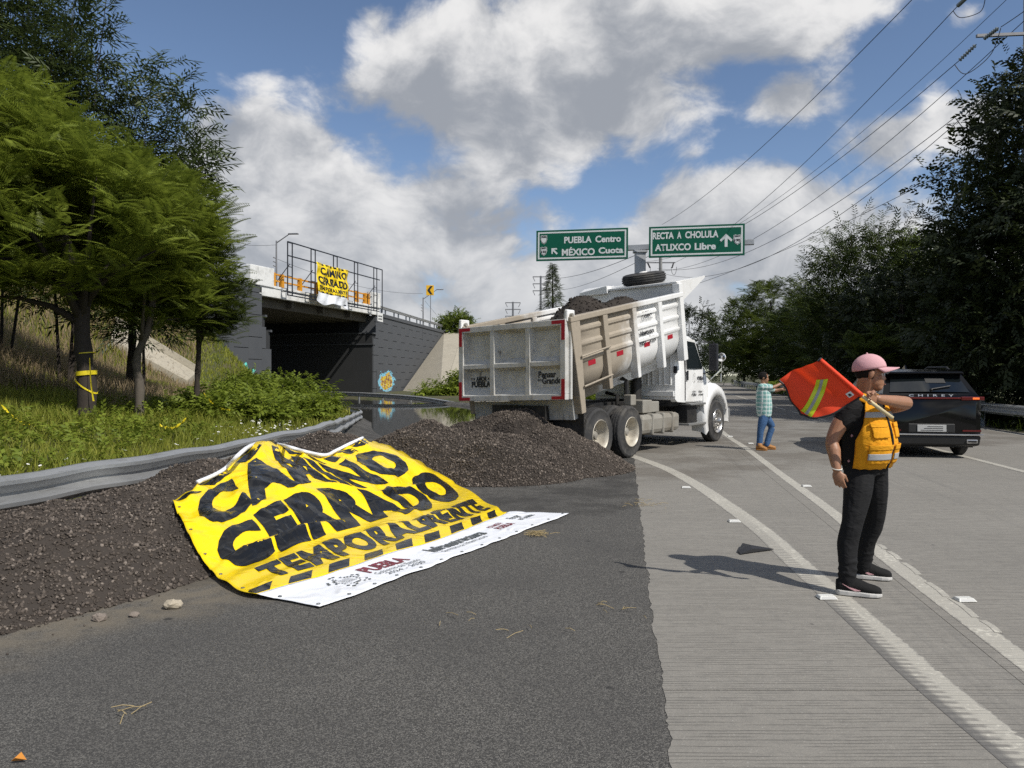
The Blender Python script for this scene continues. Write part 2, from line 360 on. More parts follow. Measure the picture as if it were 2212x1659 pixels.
def water_mat():
    m, t, b = newmat('water'); p = t.pos()
    b.inputs['Base Color'].default_value = (.022, .021, .017, 1); b.inputs['Roughness'].default_value = .02; b.inputs['IOR'].default_value = 1.333
    b.inputs['Specular IOR Level'].default_value = .9
    h = t.m('ADD', t.noise(t.scl(p, .8, 2.2, 1), 1.2, 3, .5), t.m('MULTIPLY', t.noise(t.scl(p, 1.5, 3, 1), 5, 2), .12))
    t.put(b.inputs['Normal'], t.bump(h, .06, .03))
water_mat()
def gravel_mat(name, k=1.0):
    m, t, b = newmat(name); o = t.pos(); r = t.new('ShaderNodeNewGeometry').outputs['Random Per Island']
    n = t.noise(o, 45, 4, .7); c = t.mix(t.m('ADD', t.m('MULTIPLY', n, .5), t.m('MULTIPLY', r, .5)), tuple(x * k for x in (.017, .0135, .011)), tuple(x * k for x in (.135, .112, .094)))
    c = t.mix(t.m('MULTIPLY', t.sst(r, .82, 1.0), .6), c, tuple(x * k for x in (.23, .195, .165)))
    damp = t.sst(t.noise(o, .9, 4), .56, .7); c = t.mix(t.m('MULTIPLY', damp, .55), c, (.016, .013, .012))
    t.put(b.inputs['Base Color'], c); b.inputs['Roughness'].default_value = .9; b.inputs['Specular IOR Level'].default_value = .25
    t.put(b.inputs['Normal'], t.bump(t.noise(o, 90, 3), .7, .01))
gravel_mat('millings', 1.25); gravel_mat('millings_gap_fines', .5); gravel_mat('millings_load', .5)  # fines under the stones darkened in colour to stand for gap shade
def galv_mat():
    m, t, b = newmat('galvanised'); o = t.pos(); n = t.noise(o, 3.5, 5, .6); n2 = t.noise(t.scl(o, 4, 4, 30), 1, 4, .7)
    c = t.mix(n, (.36, .365, .365), (.50, .505, .50)); c = t.mix(t.m('MULTIPLY', t.sst(n2, .5, .75), .5), c, (.2, .19, .17))
    t.put(b.inputs['Base Color'], c); b.inputs['Metallic'].default_value = .75; b.inputs['Roughness'].default_value = .48
    t.put(b.inputs['Normal'], t.bump(t.noise(o, 25, 4), .15, .01))
galv_mat()

# ================================================================== terrain
RAIL = [(-6.5, -8, 0), (-5.4, 1, 0), (-4.57, 6.77, 0), (-4.13, 8.15, 0), (-3.86, 10.2, 0), (-3.62, 12.2, 0), (-3.7, 14.5, -.02), (-4.2, 18, -.14), (-4.85, 22, -.28),
        (-5.5, 26, -.4), (-6.1, 30, -.5), (-7.2, 33.4, -.52), (-9.2, 37.2, -.5), (-12, 43, -.48), (-16, 51, -.46), (-19.8, 57.5, -.45), (-32, 61.5, -.45)]
RIGHT_EDGE = [(-1.0, -8), (.19, 0), (2.23, 13.96), (2.9, 17), (2.7, 22), (1.6, 29), (-.5, 38), (-2.6, 47), (-5.5, 54), (-10, 60), (-17, 65), (-32, 71)]
RAMP = [(p[0], p[1]) for p in RAIL] + RIGHT_EDGE[::-1]
def Rd(Y): return 2.1 + .172 * Y + .00032 * Y * Y       # left edge line of the through road
def seg_dist(x, y, pts, closed=True):
    best = np.full(np.shape(x), 1e9); n = len(pts)
    for i in range(n if closed else n - 1):
        ax, ay = pts[i][:2]; bx, by = pts[(i + 1) % n][:2]; ex, ey = bx - ax, by - ay
        t = np.clip(((x - ax) * ex + (y - ay) * ey) / (ex * ex + ey * ey), 0, 1)
        best = np.minimum(best, np.hypot(x - ax - t * ex, y - ay - t * ey))
    return best
def inside(x, y, pts):
    r = np.zeros(np.shape(x), bool); n = len(pts)
    for i in range(n):
        ax, ay = pts[i][:2]; bx, by = pts[(i + 1) % n][:2]
        c = (ay > y) != (by > y)
        r ^= c & (x < (bx - ax) * (y - ay) / (by - ay + 1e-12) + ax)
    return r
WATER_Z = -.25
def terr(x, y, sink=True):
    x = np.asarray(x, float); y = np.asarray(y, float)
    ins = inside(x, y, RAMP); d = seg_dist(x, y, RAMP)
    dip = -1.5 * sstep(y - .25 * x, 17, 36)
    xr = np.interp(y, [p[1] for p in RAIL], [p[0] for p in RAIL])
    left = (x < xr + .3) & (y < 62)
    dd = np.where(ins, 0, d)
    zl = .13 * dd + .027 * np.maximum(dd - 5.5, 0) ** 2; zl = np.minimum(zl, 7.6 + .02 * dd) * sstep(y, -60, 0)
    zl = np.where(y > 34, zl * (.55 + .45 * sstep(dd, 2, 8)), zl) - .42 * sstep(y, 24, 32) * sstep(dd, 5, 1)
    zr = -.02 - .55 * sstep(y, 20, 34) * sstep(dd, 3, 0)
    z = np.where(ins, dip * sstep(d, -.1, 2.2), np.where(left, zl, zr))
    fs = (x + 18.1) * .2825 + (y - 55) * .9593; fo = (x + 18.1) * .9593 - (y - 55) * .2825       # embankment that carries the bridge road
    z = np.where(left & ~ins, np.maximum(z, np.clip(8.0 - np.maximum(fo, 0) * .95, 0, 8.0) * sstep(fs, -6.5, -11.5) * sstep(y, -40, 5)), z)
    if sink:
        road = (x > .19 + .1475 * y - .5) & (x > Rd(y) - 4.4) & (x < Rd(y) + 9.0)
        z = np.where(ins | road & ~left, z - .07, z)
    zz = z + np.where(ins, 0, .05 * (vnoise(x * .9, y * .9, 3) - .5) + .12 * (vnoise(x * .3, y * .3, 5) - .5)) * np.where(left, 1, .3)
    far = np.hypot(x, y - 40); return zz * sstep(far, 900, 200) - .05 * sstep(far, 60, 300)
def tz(x, y): return float(terr(np.array([x]), np.array([y]), False)[0])
def axis(lo, a, b, hi, st, grow=1.28):
    xs = list(np.arange(a, b + 1e-6, st)); s_ = st; q = b
    while q < hi: s_ *= grow; q += s_; xs.append(q)
    s_ = st; q = a
    while q > lo: s_ *= grow; q -= s_; xs.insert(0, q)
    return np.array(xs)
gx, gy = axis(-4000, -40, 24, 4000, .45), axis(-4000, -4, 95, 5000, .45)
GX, GY = np.meshgrid(gx, gy); GZ = terr(GX, GY); nx, ny = len(gx), len(gy)
ii = np.arange(nx * ny).reshape(ny, nx)
tag(raw_obj('ground', np.stack([GX, GY, GZ], -1).reshape(-1, 3), np.stack([ii[:-1, :-1], ii[:-1, 1:], ii[1:, 1:], ii[1:, :-1]], -1).reshape(-1, 4), 'grass_ground', smooth=True), kind='structure')

# asphalt ramp: strips between the guard rail and its right edge
lp = smooth_path([(p[0] + .12, p[1], 0) for p in RAIL[:14]], 160); lpx = [(p.x, p.y) for p in lp]
V = []; nrow, nc = 110, 26
for i in range(nrow):
    t = i / (nrow - 1); a = pl(RAIL[:14], t); b = pl([(p[0] + .2, p[1], 0) for p in RIGHT_EDGE[:10]], t)
    if a.y < 16:                                        # rows level with the picture as far as the truck
        yy = -8 + 24 * t / .62 if t < .62 else None
    for j in range(nc):
        q = a.lerp(b, j / (nc - 1)); V.append((q.x, q.y))
V = np.array(V); Vz = terr(V[:, 0], V[:, 1], False)
Vz = np.where(V[:, 1] < 16, 0.0, Vz)
ii = np.arange(nrow * nc).reshape(nrow, nc)
tag(raw_obj('asphalt_ramp', np.column_stack([V, Vz + .0]), np.stack([ii[:-1, :-1], ii[:-1, 1:], ii[1:, 1:], ii[1:, :-1]], -1).reshape(-1, 4), 'asphalt'), kind='structure')

# concrete through road laid in slabs; joints run across as in the photograph
croad = tag(empty('concrete_road', (0, 0, 0)), kind='structure')
def cleft(y): return .19 + .1475 * y if y < 15 else max(.19 + .1475 * 15, Rd(y) - 3.2 + min(1, (y - 15) / 14) * 2.3)
JY = [-9.2, -4.4, .1, 3.86, 8.9, 13.9] + [13.9 + 4.9 * k for k in range(1, 34)]
for k in range(len(JY) - 1):
    y0, y1 = JY[k] + .005, JY[k + 1] - .005; ym = (y0 + y1) / 2
    for (e0, e1) in ((lambda y: cleft(y), lambda y: Rd(y) - .134), (lambda y: Rd(y) - .13, lambda y: Rd(y) + 4.1), (lambda y: Rd(y) + 4.11, lambda y: Rd(y) + 8.4)):
        mb = MB(); n = 110 if e0(ym) < Rd(ym) - .5 and k < 6 else 2; rows = []
        for i in range(n + 1):
            y = lerp(y0, y1, i / n); jit = .022 * (float(vnoise(y * 9, 0, 3)) - .5) + .03 * (float(vnoise(y * 2, 0, 4)) - .5) + .016 * (float(vnoise(y * 31, 0, 5)) - .5) if n > 2 else 0
            rows.append([(e0(y) + jit, y, .003), (e1(y), y, .003)])
        mb.grid(rows); top = len(mb.v)
        x0, x1 = e0(y0), e1(y0)
        mb.grid([[(e0(lerp(y0, y1, i / n)) + .02, lerp(y0, y1, i / n), -.18), r[0]] for i, r in enumerate(rows)]); mb.grid([[rows[0][0], rows[0][1]], [(x0, y0, -.18), (x1, y0, -.18)]]); mb.grid([[rows[-1][1], rows[-1][0]], [(e1(y1), y1, -.18), (e0(y1), y1, -.18)]]); mb.grid([[r[1], (e1(lerp(y0, y1, i / n)), lerp(y0, y1, i / n), -.18)] for i, r in enumerate(rows)])
        obj('concrete_slab', mb, 'concrete', croad, recalc=False)
def strip(name, pts, wd, mat, z=.0045, n=80):
    pth = smooth_path([(*p, z) for p in pts], n); me_v, me_f, uv = [], [], []; acc = 0
    for i, p in enumerate(pth):
        d = (pth[min(i + 1, n - 1)] - pth[max(i - 1, 0)]).normalized(); r = Vector((d.y, -d.x, 0))
        if i: acc += (p - pth[i - 1]).length
        me_v += [p - r * wd / 2, p + r * wd / 2]; uv += [(0, acc), (1, acc)]
    fs = [(2 * i, 2 * i + 1, 2 * i + 3, 2 * i + 2) for i in range(n - 1)]
    me = bpy.data.meshes.new(name); me.from_pydata([tuple(v) for v in me_v], [], fs)
    ul = me.uv_layers.new(name='uv')
    for l in me.loops: ul.data[l.index].uv = uv[l.vertex_index]
    return obj(name, me, mat, croad)
strip('edge_line', [(2.2, -3), (2.13, 1), (2.13, 2.8), (2.15, 3.37), (2.19, 4.02), (2.26, 4.66), (2.35, 5.55), (2.44, 6.51), (2.575, 7.76), (2.66, 9.37), (2.71, 11.26), (2.66, 13.05), (2.46, 14.74), (2.2, 16.5)], .23, 'road_paint_worn', n=160)
strip('edge_line', [(Rd(y) + (.1 if 8 < y < 18 else .03), y) for y in (-8, 0, 4.2, 6.85, 8.9, 11.8, 14, 16.8, 19.7, 24, 30, 38, 48, 60, 75, 95, 120)], .16, 'road_paint', n=140)
for a, b in ((-6, -1), (9.5, 21.5), (27, 34), (36, 70), (72, 100)):
    strip('lane_line', [(Rd(y) + 4.22, y) for y in np.linspace(a, b, 8)], .15, 'road_paint', n=30)
for px, py, L in ((1932, 1199, .16), (1968, 1227, .2), (2024, 1272, .2), (2080, 1311, .22), (1905, 1180, .1), (2140, 1352, .12), (1842, 1135, .1)):
    g_ = G(px, py, .009); d_ = Vector((.19, .98, 0)).normalized(); strip('paint_flake', [(g_.x - d_.x * L, g_.y - d_.y * L), (g_.x + .012, g_.y), (g_.x + d_.x * L, g_.y + d_.y * L)], .05, 'road_paint', z=.0062, n=8)
strip('edge_line', [(Rd(y) + 8.0, y) for y in np.linspace(-8, 120, 14)], .14, 'road_paint', n=60)

# flood water under the bridge
mb = MB(); mb.add([(-60, 20, WATER_Z), (8, 20, WATER_Z), (8, 63, WATER_Z), (-4, 80, WATER_Z), (-60, 95, WATER_Z)], [(0, 1, 2, 3, 4)])
tag(obj('flood_water', mb, 'water', recalc=False), kind='structure')

# ================================================================== guard rails
pm('reflector_orange', (.8, .28, .02), .35); pm('bolt_steel', (.25, .25, .25), .5, .6)
WPROF = [(-.165, .012), (-.155, .012), (-.105, .088), (-.075, .09), (-.018, .004), (.012, .004), (.092, .09), (.122, .088), (.155, .02), (.16, .0)]
def guardrail(name, pts, top, label, post_step=2.0, side=1, n=120, group=None, refl=True, posth=.85, dents=0.0, reflstep=2):
    root = empty(name, pts[0], 0, label, 'guardrail', group); root.location = (0, 0, 0)
    pth = smooth_path(pts, n); L = sum((pth[i + 1] - pth[i]).length for i in range(n - 1)); mb = MB(); rows = []; acc = 0; info = []
    for i, p in enumerate(pth):
        d = (pth[min(i + 1, n - 1)] - pth[max(i - 1, 0)]); d.z = 0; d.normalize(); r = Vector((d.y, -d.x, 0)) * side
        if i: acc += (p - pth[i - 1]).length
        wz = dents * (math.sin(acc * 1.9) + .6 * math.sin(acc * 4.7 + 1)); wo_ = dents * .8 * math.sin(acc * 2.7 + 2)
        rows.append([p + r * (o + .1 + wo_) + Vector((0, 0, top - .155 + h + wz)) for h, o in WPROF]); info.append((acc, p, r, d))
    mb.grid(rows); b = obj('beam', mb, 'galvanised', root, smooth=True, recalc=False, autos=24)
    sol = b.modifiers.new('solid', 'SOLIDIFY'); sol.thickness = .006; sol.offset = -1
    q = post_step * .4; k = 0; pm_ = None
    for i in range(1, n):
        while info[i - 1][0] <= q < info[i][0]:
            p, r, d = info[i][1:]; M = frame(p, d, r)
            mb = MB(); mb.box(-.05, .05, -.075, -.067, -.6, top + .075, M); mb.box(-.05, .05, .047, .055, -.6, top + .075, M); mb.box(-.004, .004, -.067, .047, -.6, top + .075, M)
            po = obj('post', mb, 'galvanised', root)
            mb = MB(); mb.box(-.05, .05, .056, .1, top - .3, top - .02, M); obj('spacer_block', mb, 'galvanised', root)
            mb = MB(); mb.lathe([(0, .022), (.012, .022), (.02, .012), (.022, 0)], M @ Vector((0, .118, top - .155)), M.to_3x3() @ Vector((0, 1, 0)), 8); obj('bolt', mb, 'bolt_steel', root)
            if refl and k % reflstep == 0:
                c = M @ Vector((.3, .13, top - .155)); ax = M.to_3x3()
                mb = MB(); mb.prism([c + ax @ Vector((-.05, 0, -.05)), c + ax @ Vector((.05, 0, -.05)), c + ax @ Vector((.0, .03, .06))], ax @ Vector((0, .03, 0))); obj('reflector', mb, 'reflector_orange', root)
            q += post_step; k += 1
    return root
guardrail('guardrail', RAIL[1:15], .72, 'bent grey steel guardrail along the grassy bank, half buried by dark gravel', 1.9, 1, 190, dents=.012)
guardrail('guardrail', [(-30, 68, -.2), (-22, 64.3, -.22), (-15, 60.5, -.25), (-10.5, 57, -.3), (-6.5, 53.2, -.45), (-3.4, 49.5, -.75)], .62, 'low dark guardrail standing in the flood water below the graffiti wall', 3.2, 1, 60, reflstep=1)
gr_pts = [(Rd(y) + 8.75, y, .0) for y in (8, 14, 20, 27, 35, 45, 58, 75, 95, 120, 150)]
guardrail('guardrail', gr_pts, .74, 'long grey guardrail below the dark trees beside the black car', 3.8, -1, 120, refl=False)
# ================================================================== piles of asphalt millings
def ridge(x, y, pts, widths, hs, k=1.0):                # height of a long heap along a crest line
    best = np.zeros(np.shape(x)); n = len(pts)
    for i in range(n - 1):
        (ax, ay), (bx, by) = pts[i], pts[i + 1]; ex, ey = bx - ax, by - ay
        t = np.clip(((x - ax) * ex + (y - ay) * ey) / (ex * ex + ey * ey), 0, 1); d = np.hypot(x - ax - t * ex, y - ay - t * ey)
        wd = widths[i] + (widths[i + 1] - widths[i]) * t; h = hs[i] + (hs[i + 1] - hs[i]) * t
        q = np.clip(1 - d / wd, 0, 1); best = np.maximum(best, h * (1 - (1 - q) ** 1.55) * np.clip(q * 6, 0, 1) ** .3)
    return best
def rough(x, y, a): return a * ((vnoise(x * 1.7, y * 1.7, 1) - .5) + .5 * (vnoise(x * 4.1, y * 4.1, 2) - .5) + .25 * (vnoise(x * 11, y * 11, 3) - .5))
def heapA(x, y):                                        # the long heap under the banner, against the rail
    h = ridge(x, y, [(-5.2, 4.6), (-4.1, 6.3), (-3.45, 7.6), (-3.0, 9.2), (-2.55, 10.4), (-2.5, 11.8)], [1.75, 1.7, 1.6, 1.75, 1.7, 1.2], [.16, .40, .58, .70, .74, .45])
    h = h - .22 * np.exp(-(((x + 2.75) / .5) ** 2 + ((y - 9.75) / .33) ** 2))
    return np.where(h > .01, np.maximum(h + rough(x, y, .16) * np.clip(h * 4, 0, 1), 0), h)
def heapB(x, y):
    h = ridge(x, y, [(-1.9, 12.6), (-1.4, 12.9), (-.8, 13.1), (-.35, 12.6)], [1.2, 1.75, 1.6, 1.7], [.45, .78, .66, .62])
    return np.where(h > .01, np.maximum(h + rough(x + 5, y, .16) * np.clip(h * 4, 0, 1), 0), h)
def heapC(x, y):                                        # the one the truck is still dropping
    h = ridge(x, y, [(-.7, 13.9), (.05, 13.7), (.6, 13.3)], [1.4, 1.55, 1.55], [.8, 1.0, .72])
    return np.where(h > .01, np.maximum(h + rough(x + 9, y, .14) * np.clip(h * 4, 0, 1), 0), h)
def heap(x, y): return np.maximum(np.maximum(heapA(x, y), heapB(x, y)), heapC(x, y))
ICO = np.array([(0, 0, 1), (.9, 0, .1), (0, .9, -.1), (-.9, 0, .1), (0, -.9, -.1), (0, 0, -1)], float)
ICF = np.array([(0, 1, 2), (0, 2, 3), (0, 3, 4), (0, 4, 1), (5, 2, 1), (5, 3, 2), (5, 4, 3), (5, 1, 4)])
def rand_rot(n):
    q = rng.normal(size=(n, 4)); q /= np.linalg.norm(q, axis=1)[:, None]; a, b, c, d = q.T
    return np.stack([np.stack([1 - 2 * (c * c + d * d), 2 * (b * c - a * d), 2 * (b * d + a * c)], -1), np.stack([2 * (b * c + a * d), 1 - 2 * (b * b + d * d), 2 * (c * d - a * b)], -1), np.stack([2 * (b * d - a * c), 2 * (c * d + a * b), 1 - 2 * (b * b + c * c)], -1)], 1)
def stones(pos, size):                                  # many small angular chunks -> verts, tris
    n = len(pos); Rm = rand_rot(n); base = ICO[None] * rng.uniform(.55, 1.25, (n, 6, 1)) * size[:, None, None] * rng.uniform(.6, 1.2, (n, 1, 3))
    V = np.einsum('nij,nkj->nki', Rm, base) + pos[:, None, :]
    return V.reshape(-1, 3), (ICF[None] + (np.arange(n) * 6)[:, None, None]).reshape(-1, 3)
def pile(name, fn, box, st, nst, smin, smax, label, spill=600):
    x0, x1, y0, y1 = box; xs = np.arange(x0, x1, st); ys = np.arange(y0, y1, st); X, Y = np.meshgrid(xs, ys)
    Z = fn(X, Y); Z2 = Z + (.02 * (rng.random(Z.shape) - .5) * np.clip(Z * 8, 0, 1)); Z2 = np.where(Z > .004, Z2, -.06)
    ii = np.arange(X.size).reshape(X.shape); fa = np.stack([ii[:-1, :-1], ii[:-1, 1:], ii[1:, 1:], ii[1:, :-1]], -1).reshape(-1, 4)
    keep = (Z.ravel()[fa] > .004).any(1); fa = fa[keep]; Vv = np.stack([X, Y, Z2], -1).reshape(-1, 3)
    used = np.unique(fa); mp = np.full(len(Vv), -1); mp[used] = np.arange(len(used))
    px = rng.uniform(x0, x1, nst * 5); py = rng.uniform(y0, y1, nst * 5); pz = fn(px, py)
    m = (pz > .003); px, py, pz = px[m][:nst], py[m][:nst], pz[m][:nst]
    sp = rng.uniform(0, 1, (spill * 8, 2)) * (x1 - x0 + 1, y1 - y0 + 1) + (x0 - .5, y0 - .5); near = fn(sp[:, 0], sp[:, 1]); ang = rng.uniform(0, 6.28, len(sp)); dr = rng.exponential(.2, len(sp))
    fl = (near > .0) & (near < .1); sp = sp[fl][:spill] + np.stack([np.cos(ang), np.sin(ang)], -1)[fl][:spill] * dr[fl][:spill][:, None]
    sp = sp[fn(sp[:, 0], sp[:, 1]) < .01]
    pos = np.concatenate([np.stack([px, py, pz + .004], -1), np.column_stack([sp, np.full(len(sp), .006)])])
    size = smin + (smax - smin) * rng.random(len(pos)) ** 2.4; size[-len(sp):] *= .55
    V, Fs = stones(pos, size)
    quad = mp[fa]; tri = np.concatenate([quad[:, [0, 1, 2]], quad[:, [0, 2, 3]]])
    o = raw_obj(name, np.concatenate([Vv[used], V]), np.concatenate([tri, Fs + len(used)]), ['millings_gap_fines', 'millings'])
    o.data.polygons.foreach_set('material_index', np.concatenate([np.zeros(len(tri), np.int32), np.ones(len(Fs), np.int32)]))
    return tag(o, label, 'gravel pile', kind='stuff')
pile('millings_pile', heapA, (-7.2, -.6, 2.8, 13.2), .045, 62000, .007, .027, 'long heap of brown asphalt millings against the guardrail, yellow banner draped over it', 4500)
pile('millings_pile', heapB, (-3.6, 1.6, 10.6, 15.2), .06, 26000, .010, .030, 'low rounded heap of dark millings between the banner and the truck tail', 1500)
pile('millings_pile', heapC, (-2.6, 2.6, 11.4, 15.8), .06, 22000, .010, .030, 'tall dark heap of millings sliding out under the open tailgate', 1800)

# ================================================================== the big banner laid over the heap
def vinyl(name, col, rough=.24):
    m, t, b = newmat(name); p = t.pos(); n = t.noise(p, 1.3, 3)
    t.put(b.inputs['Base Color'], t.mix(n, tuple(x * .9 for x in col), col)); b.inputs['Roughness'].default_value = rough; b.inputs['Specular IOR Level'].default_value = .45
    rg = t.new('ShaderNodeTexNoise'); t.put(rg.inputs['Vector'], t.scl(p, 1, 1, 1.5)); rg.inputs['Scale'].default_value = 4.5; rg.inputs['Detail'].default_value = 4; rg.inputs['Distortion'].default_value = 1.2; rg.noise_type = 'RIDGED_MULTIFRACTAL' if 'RIDGED_MULTIFRACTAL' in [e.identifier for e in rg.bl_rna.properties['noise_type'].enum_items] else 'FBM'
    t.put(b.inputs['Normal'], t.bump(rg.outputs['Fac'], .5, .045))
vinyl('vinyl_yellow', (.90, .64, .004)); vinyl('vinyl_black', (.010, .010, .010), .24); vinyl('vinyl_white', (.80, .82, .86), .45)
vinyl('print_maroon', (.19, .022, .035), .4); vinyl('print_grey', (.09, .10, .10), .4)
# outline points of the cloth in the photograph, rows from the rod edge to the white hem, columns left to right
CTRL = [[(372, 1083), (462, 1032), (560, 963), (612, 967), (690, 992), (735, 975), (782, 950)],
        [(393, 1128), (490, 1075), (590, 1012), (668, 1015), (752, 1034), (815, 1000), (862, 975)],
        [(430, 1200), (545, 1135), (650, 1085), (745, 1068), (830, 1072), (895, 1048), (945, 1022)],
        [(470, 1245), (590, 1195), (700, 1152), (800, 1122), (890, 1106), (960, 1083), (1012, 1058)],
        [(515, 1272), (645, 1228), (762, 1190), (862, 1160), (950, 1135), (1020, 1112), (1070, 1094)],
        [(556, 1284), (690, 1242), (808, 1206), (905, 1176), (990, 1148), (1050, 1124), (1096, 1104)],
        [(695, 1314), (815, 1268), (915, 1231), (1005, 1196), (1085, 1165), (1160, 1136), (1230, 1110)]]
VK = [0, .15, .36, .55, .70, .80, 1.0]; UK = [i / 6 for i in range(7)]
def crom(vals, ks, t):
    k = max(i for i in range(len(ks) - 1) if ks[i] <= t + 1e-9); u = (t - ks[k]) / (ks[k + 1] - ks[k]); g = lambda i: vals[min(max(i, 0), len(vals) - 1)]
    p0, p1, p2, p3 = g(k - 1), g(k), g(k + 1), g(k + 2); h = ks[k + 1] - ks[k]
    m1 = (p2 - p0) / ((ks[min(k + 1, len(ks) - 1)] - ks[max(k - 1, 0)])) * h; m2 = (p3 - p1) / ((ks[min(k + 2, len(ks) - 1)] - ks[k])) * h
    return p1 * (2 * u ** 3 - 3 * u ** 2 + 1) + m1 * (u ** 3 - 2 * u * u + u) + p2 * (3 * u * u - 2 * u ** 3) + m2 * (u ** 3 - u * u)
def banner_grid(nu, nv):
    C = np.array(CTRL, float); hs = np.linspace(.75, 0, 301); pix = np.zeros((nv + 1, nu + 1, 2))
    for j in range(nv + 1):
        row = np.array([crom(C[:, i], VK, j / nv) for i in range(7)])
        for i in range(nu + 1): pix[j, i] = crom(row, UK, i / nu)
    pix = pix.reshape(-1, 2); vv_ = np.repeat(np.linspace(0, 1, nv + 1), nu + 1)[:, None]
    Y = (CAMZ - hs)[None] * F / (pix[:, 1:2] - HZ); X = (pix[:, 0:1] - CX) / F * Y
    hh = smooth_heap(X, Y) + .035 * (1 - sstep(vv_, .75, .9)) + .012
    ok = hh >= hs[None]; k = np.where(ok.any(1), ok.argmax(1), 300); r = np.arange(len(k))
    return np.stack([X[r, k], Y[r, k], hs[k]], -1).reshape(nv + 1, nu + 1, 3)
def smooth_heap(x, y):
    q = 0
    for a, b in ((0, 0), (.12, 0), (-.12, 0), (0, .12), (0, -.12)): q = q + heap(x + a, y + b)
    return q / 5
NU, NV = 110, 90
BG = banner_grid(55, 45)
for _ in range(4):                                     # cloth is stiffer than gravel: relax the inside
    B2 = BG.copy(); B2[1:-1, 1:-1] = .5 * BG[1:-1, 1:-1] + .125 * (BG[:-2, 1:-1] + BG[2:, 1:-1] + BG[1:-1, :-2] + BG[1:-1, 2:]); BG = B2
def up(Bm):
    o = np.zeros((Bm.shape[0] * 2 - 1, Bm.shape[1] * 2 - 1, 3)); o[::2, ::2] = Bm; o[1::2, ::2] = (Bm[:-1] + Bm[1:]) / 2; o[:, 1::2] = (o[:, :-2:2] + o[:, 2::2]) / 2; return o
BG = up(BG)
uu, vv = np.meshgrid(np.linspace(0, 1, NU + 1), np.linspace(0, 1, NV + 1))
wr = .020 * np.sin((uu * 3.5 + vv * 9 + 2.2 * vnoise(uu * 5, vv * 5, 4)) * 5) * vnoise(uu * 6, vv * 4, 9) + .026 * (vnoise(uu * 9 + vv * 7, vv * 6 - uu * 5, 6) - .5) + .007 * (vnoise(uu * 30 - vv * 9, vv * 26 + uu * 9, 8) - .5)
fold = .04 * np.exp(-((vv - .30 - .25 * (uu - .5)) / .018) ** 2) * sstep(uu, .3, .5) * sstep(uu, .95, .75) + .035 * np.exp(-((uu - .22 - .5 * vv) / .02) ** 2) * sstep(vv, .05, .2) * sstep(vv, .6, .4) + .035 * np.exp(-((uu - .78 + .2 * vv) / .016) ** 2) * sstep(vv, .1, .3) * sstep(vv, .75, .6) + .09 * np.exp(-((vv - .52 - .12 * (uu - .3)) / .022) ** 2) * sstep(uu, .02, .12) * sstep(uu, .5, .28) + .03 * np.exp(-((vv - .6 - .05 * uu) / .014) ** 2) * sstep(uu, .2, .35) * sstep(uu, .95, .7)
wr = (wr + fold) * np.where(vv > .8, .35, 1.0); BG[..., 2] += wr * np.clip(8 * vv, .3, 1)
BG[..., 2] = np.maximum(BG[..., 2], .044 * (heap(BG[..., 0], BG[..., 1]) > .01) + .014 + heap(BG[..., 0], BG[..., 1]) + np.where(vv > .8, .006 * vnoise(uu * 40, vv * 20, 2), .0))
hem = sstep(vv, .9, 1.0) * (.03 * (vnoise(uu * 11, 0 * uu, 77) - .5) + .02 * (vnoise(uu * 31, 0 * uu, 78) - .5)); BG[..., 0] += hem * .87; BG[..., 1] -= hem * .48
dU = np.gradient(BG, axis=1); dV = np.gradient(BG, axis=0); BN = np.cross(dV, dU); BN /= np.linalg.norm(BN, axis=2)[..., None]
BN *= np.sign(BN[..., 2:3] + 1e-9)
def bpt(u, v, off=0.0):
    a = min(max(u, 0), .99999) * NU; b = min(max(v, 0), .99999) * NV; i, j = int(a), int(b); fa, fb = a - i, b - j
    w4 = ((1 - fa) * (1 - fb), fa * (1 - fb), (1 - fa) * fb, fa * fb); idx = ((j, i), (j, i + 1), (j + 1, i), (j + 1, i + 1))
    p = sum(q * BG[k] for q, k in zip(w4, idx)); n = sum(q * BN[k] for q, k in zip(w4, idx)); return Vector(p + n * off)
banner = empty('banner', (0, 0, 0), 0, 'large yellow CAMINO CERRADO banner lying crumpled over the gravel heap', 'banner')
kv = int(round(.80 * NV))
def cloth(name, j0, j1, mat):
    mb = MB(); mb.grid([[tuple(BG[j, i]) for i in range(NU + 1)] for j in range(j0, j1 + 1)]); o = obj(name, mb, mat, banner, smooth=True, recalc=False)
    s = o.modifiers.new('solid', 'SOLIDIFY'); s.thickness = .003; s.offset = 0; return o
cloth('yellow_sheet', 0, kv, 'vinyl_yellow'); cloth('white_strip', kv, NV, 'vinyl_white')
mb = MB(); mb.tube(smooth_path([bpt(i / 10, .0, .02) for i in range(1, 11)], 60), [.022] * 60, 8); obj('rod_sleeve', mb, 'vinyl_white', banner, smooth=True)
mb = MB()
for k in range(13): mb.lathe([(0, .016), (.004, .012), (.004, .007)], bpt(.01 + .98 * k / 12, .985, .004), (0, 0, 1), 8)
for k in range(6): mb.lathe([(0, .016), (.004, .012), (.004, .007)], bpt(.012, .06 + .16 * k, .004), (0, 0, 1), 8)
tag(obj('eyelets', mb, 'print_grey', banner), kind='stuff')
BW, BH = 4.3, 3.5                                      # cloth size for laying out the print, metres
def print_on(bm, u0, u1, v0, v1, mat, name='lettering', off=.007):
    wd, ht, cx, cy = bm_width(bm)
    for v in bm.verts:
        u = lerp(u0, u1, (v.co.x - cx) / wd + .5); q = lerp(v1, v0, (v.co.y - cy) / ht + .5); v.co = bpt(u, q, off)
    bmesh.ops.triangulate(bm, faces=bm.faces[:]); me = bpy.data.meshes.new(name); bm.to_mesh(me); bm.free(); return obj(name, me, mat, banner, smooth=True)
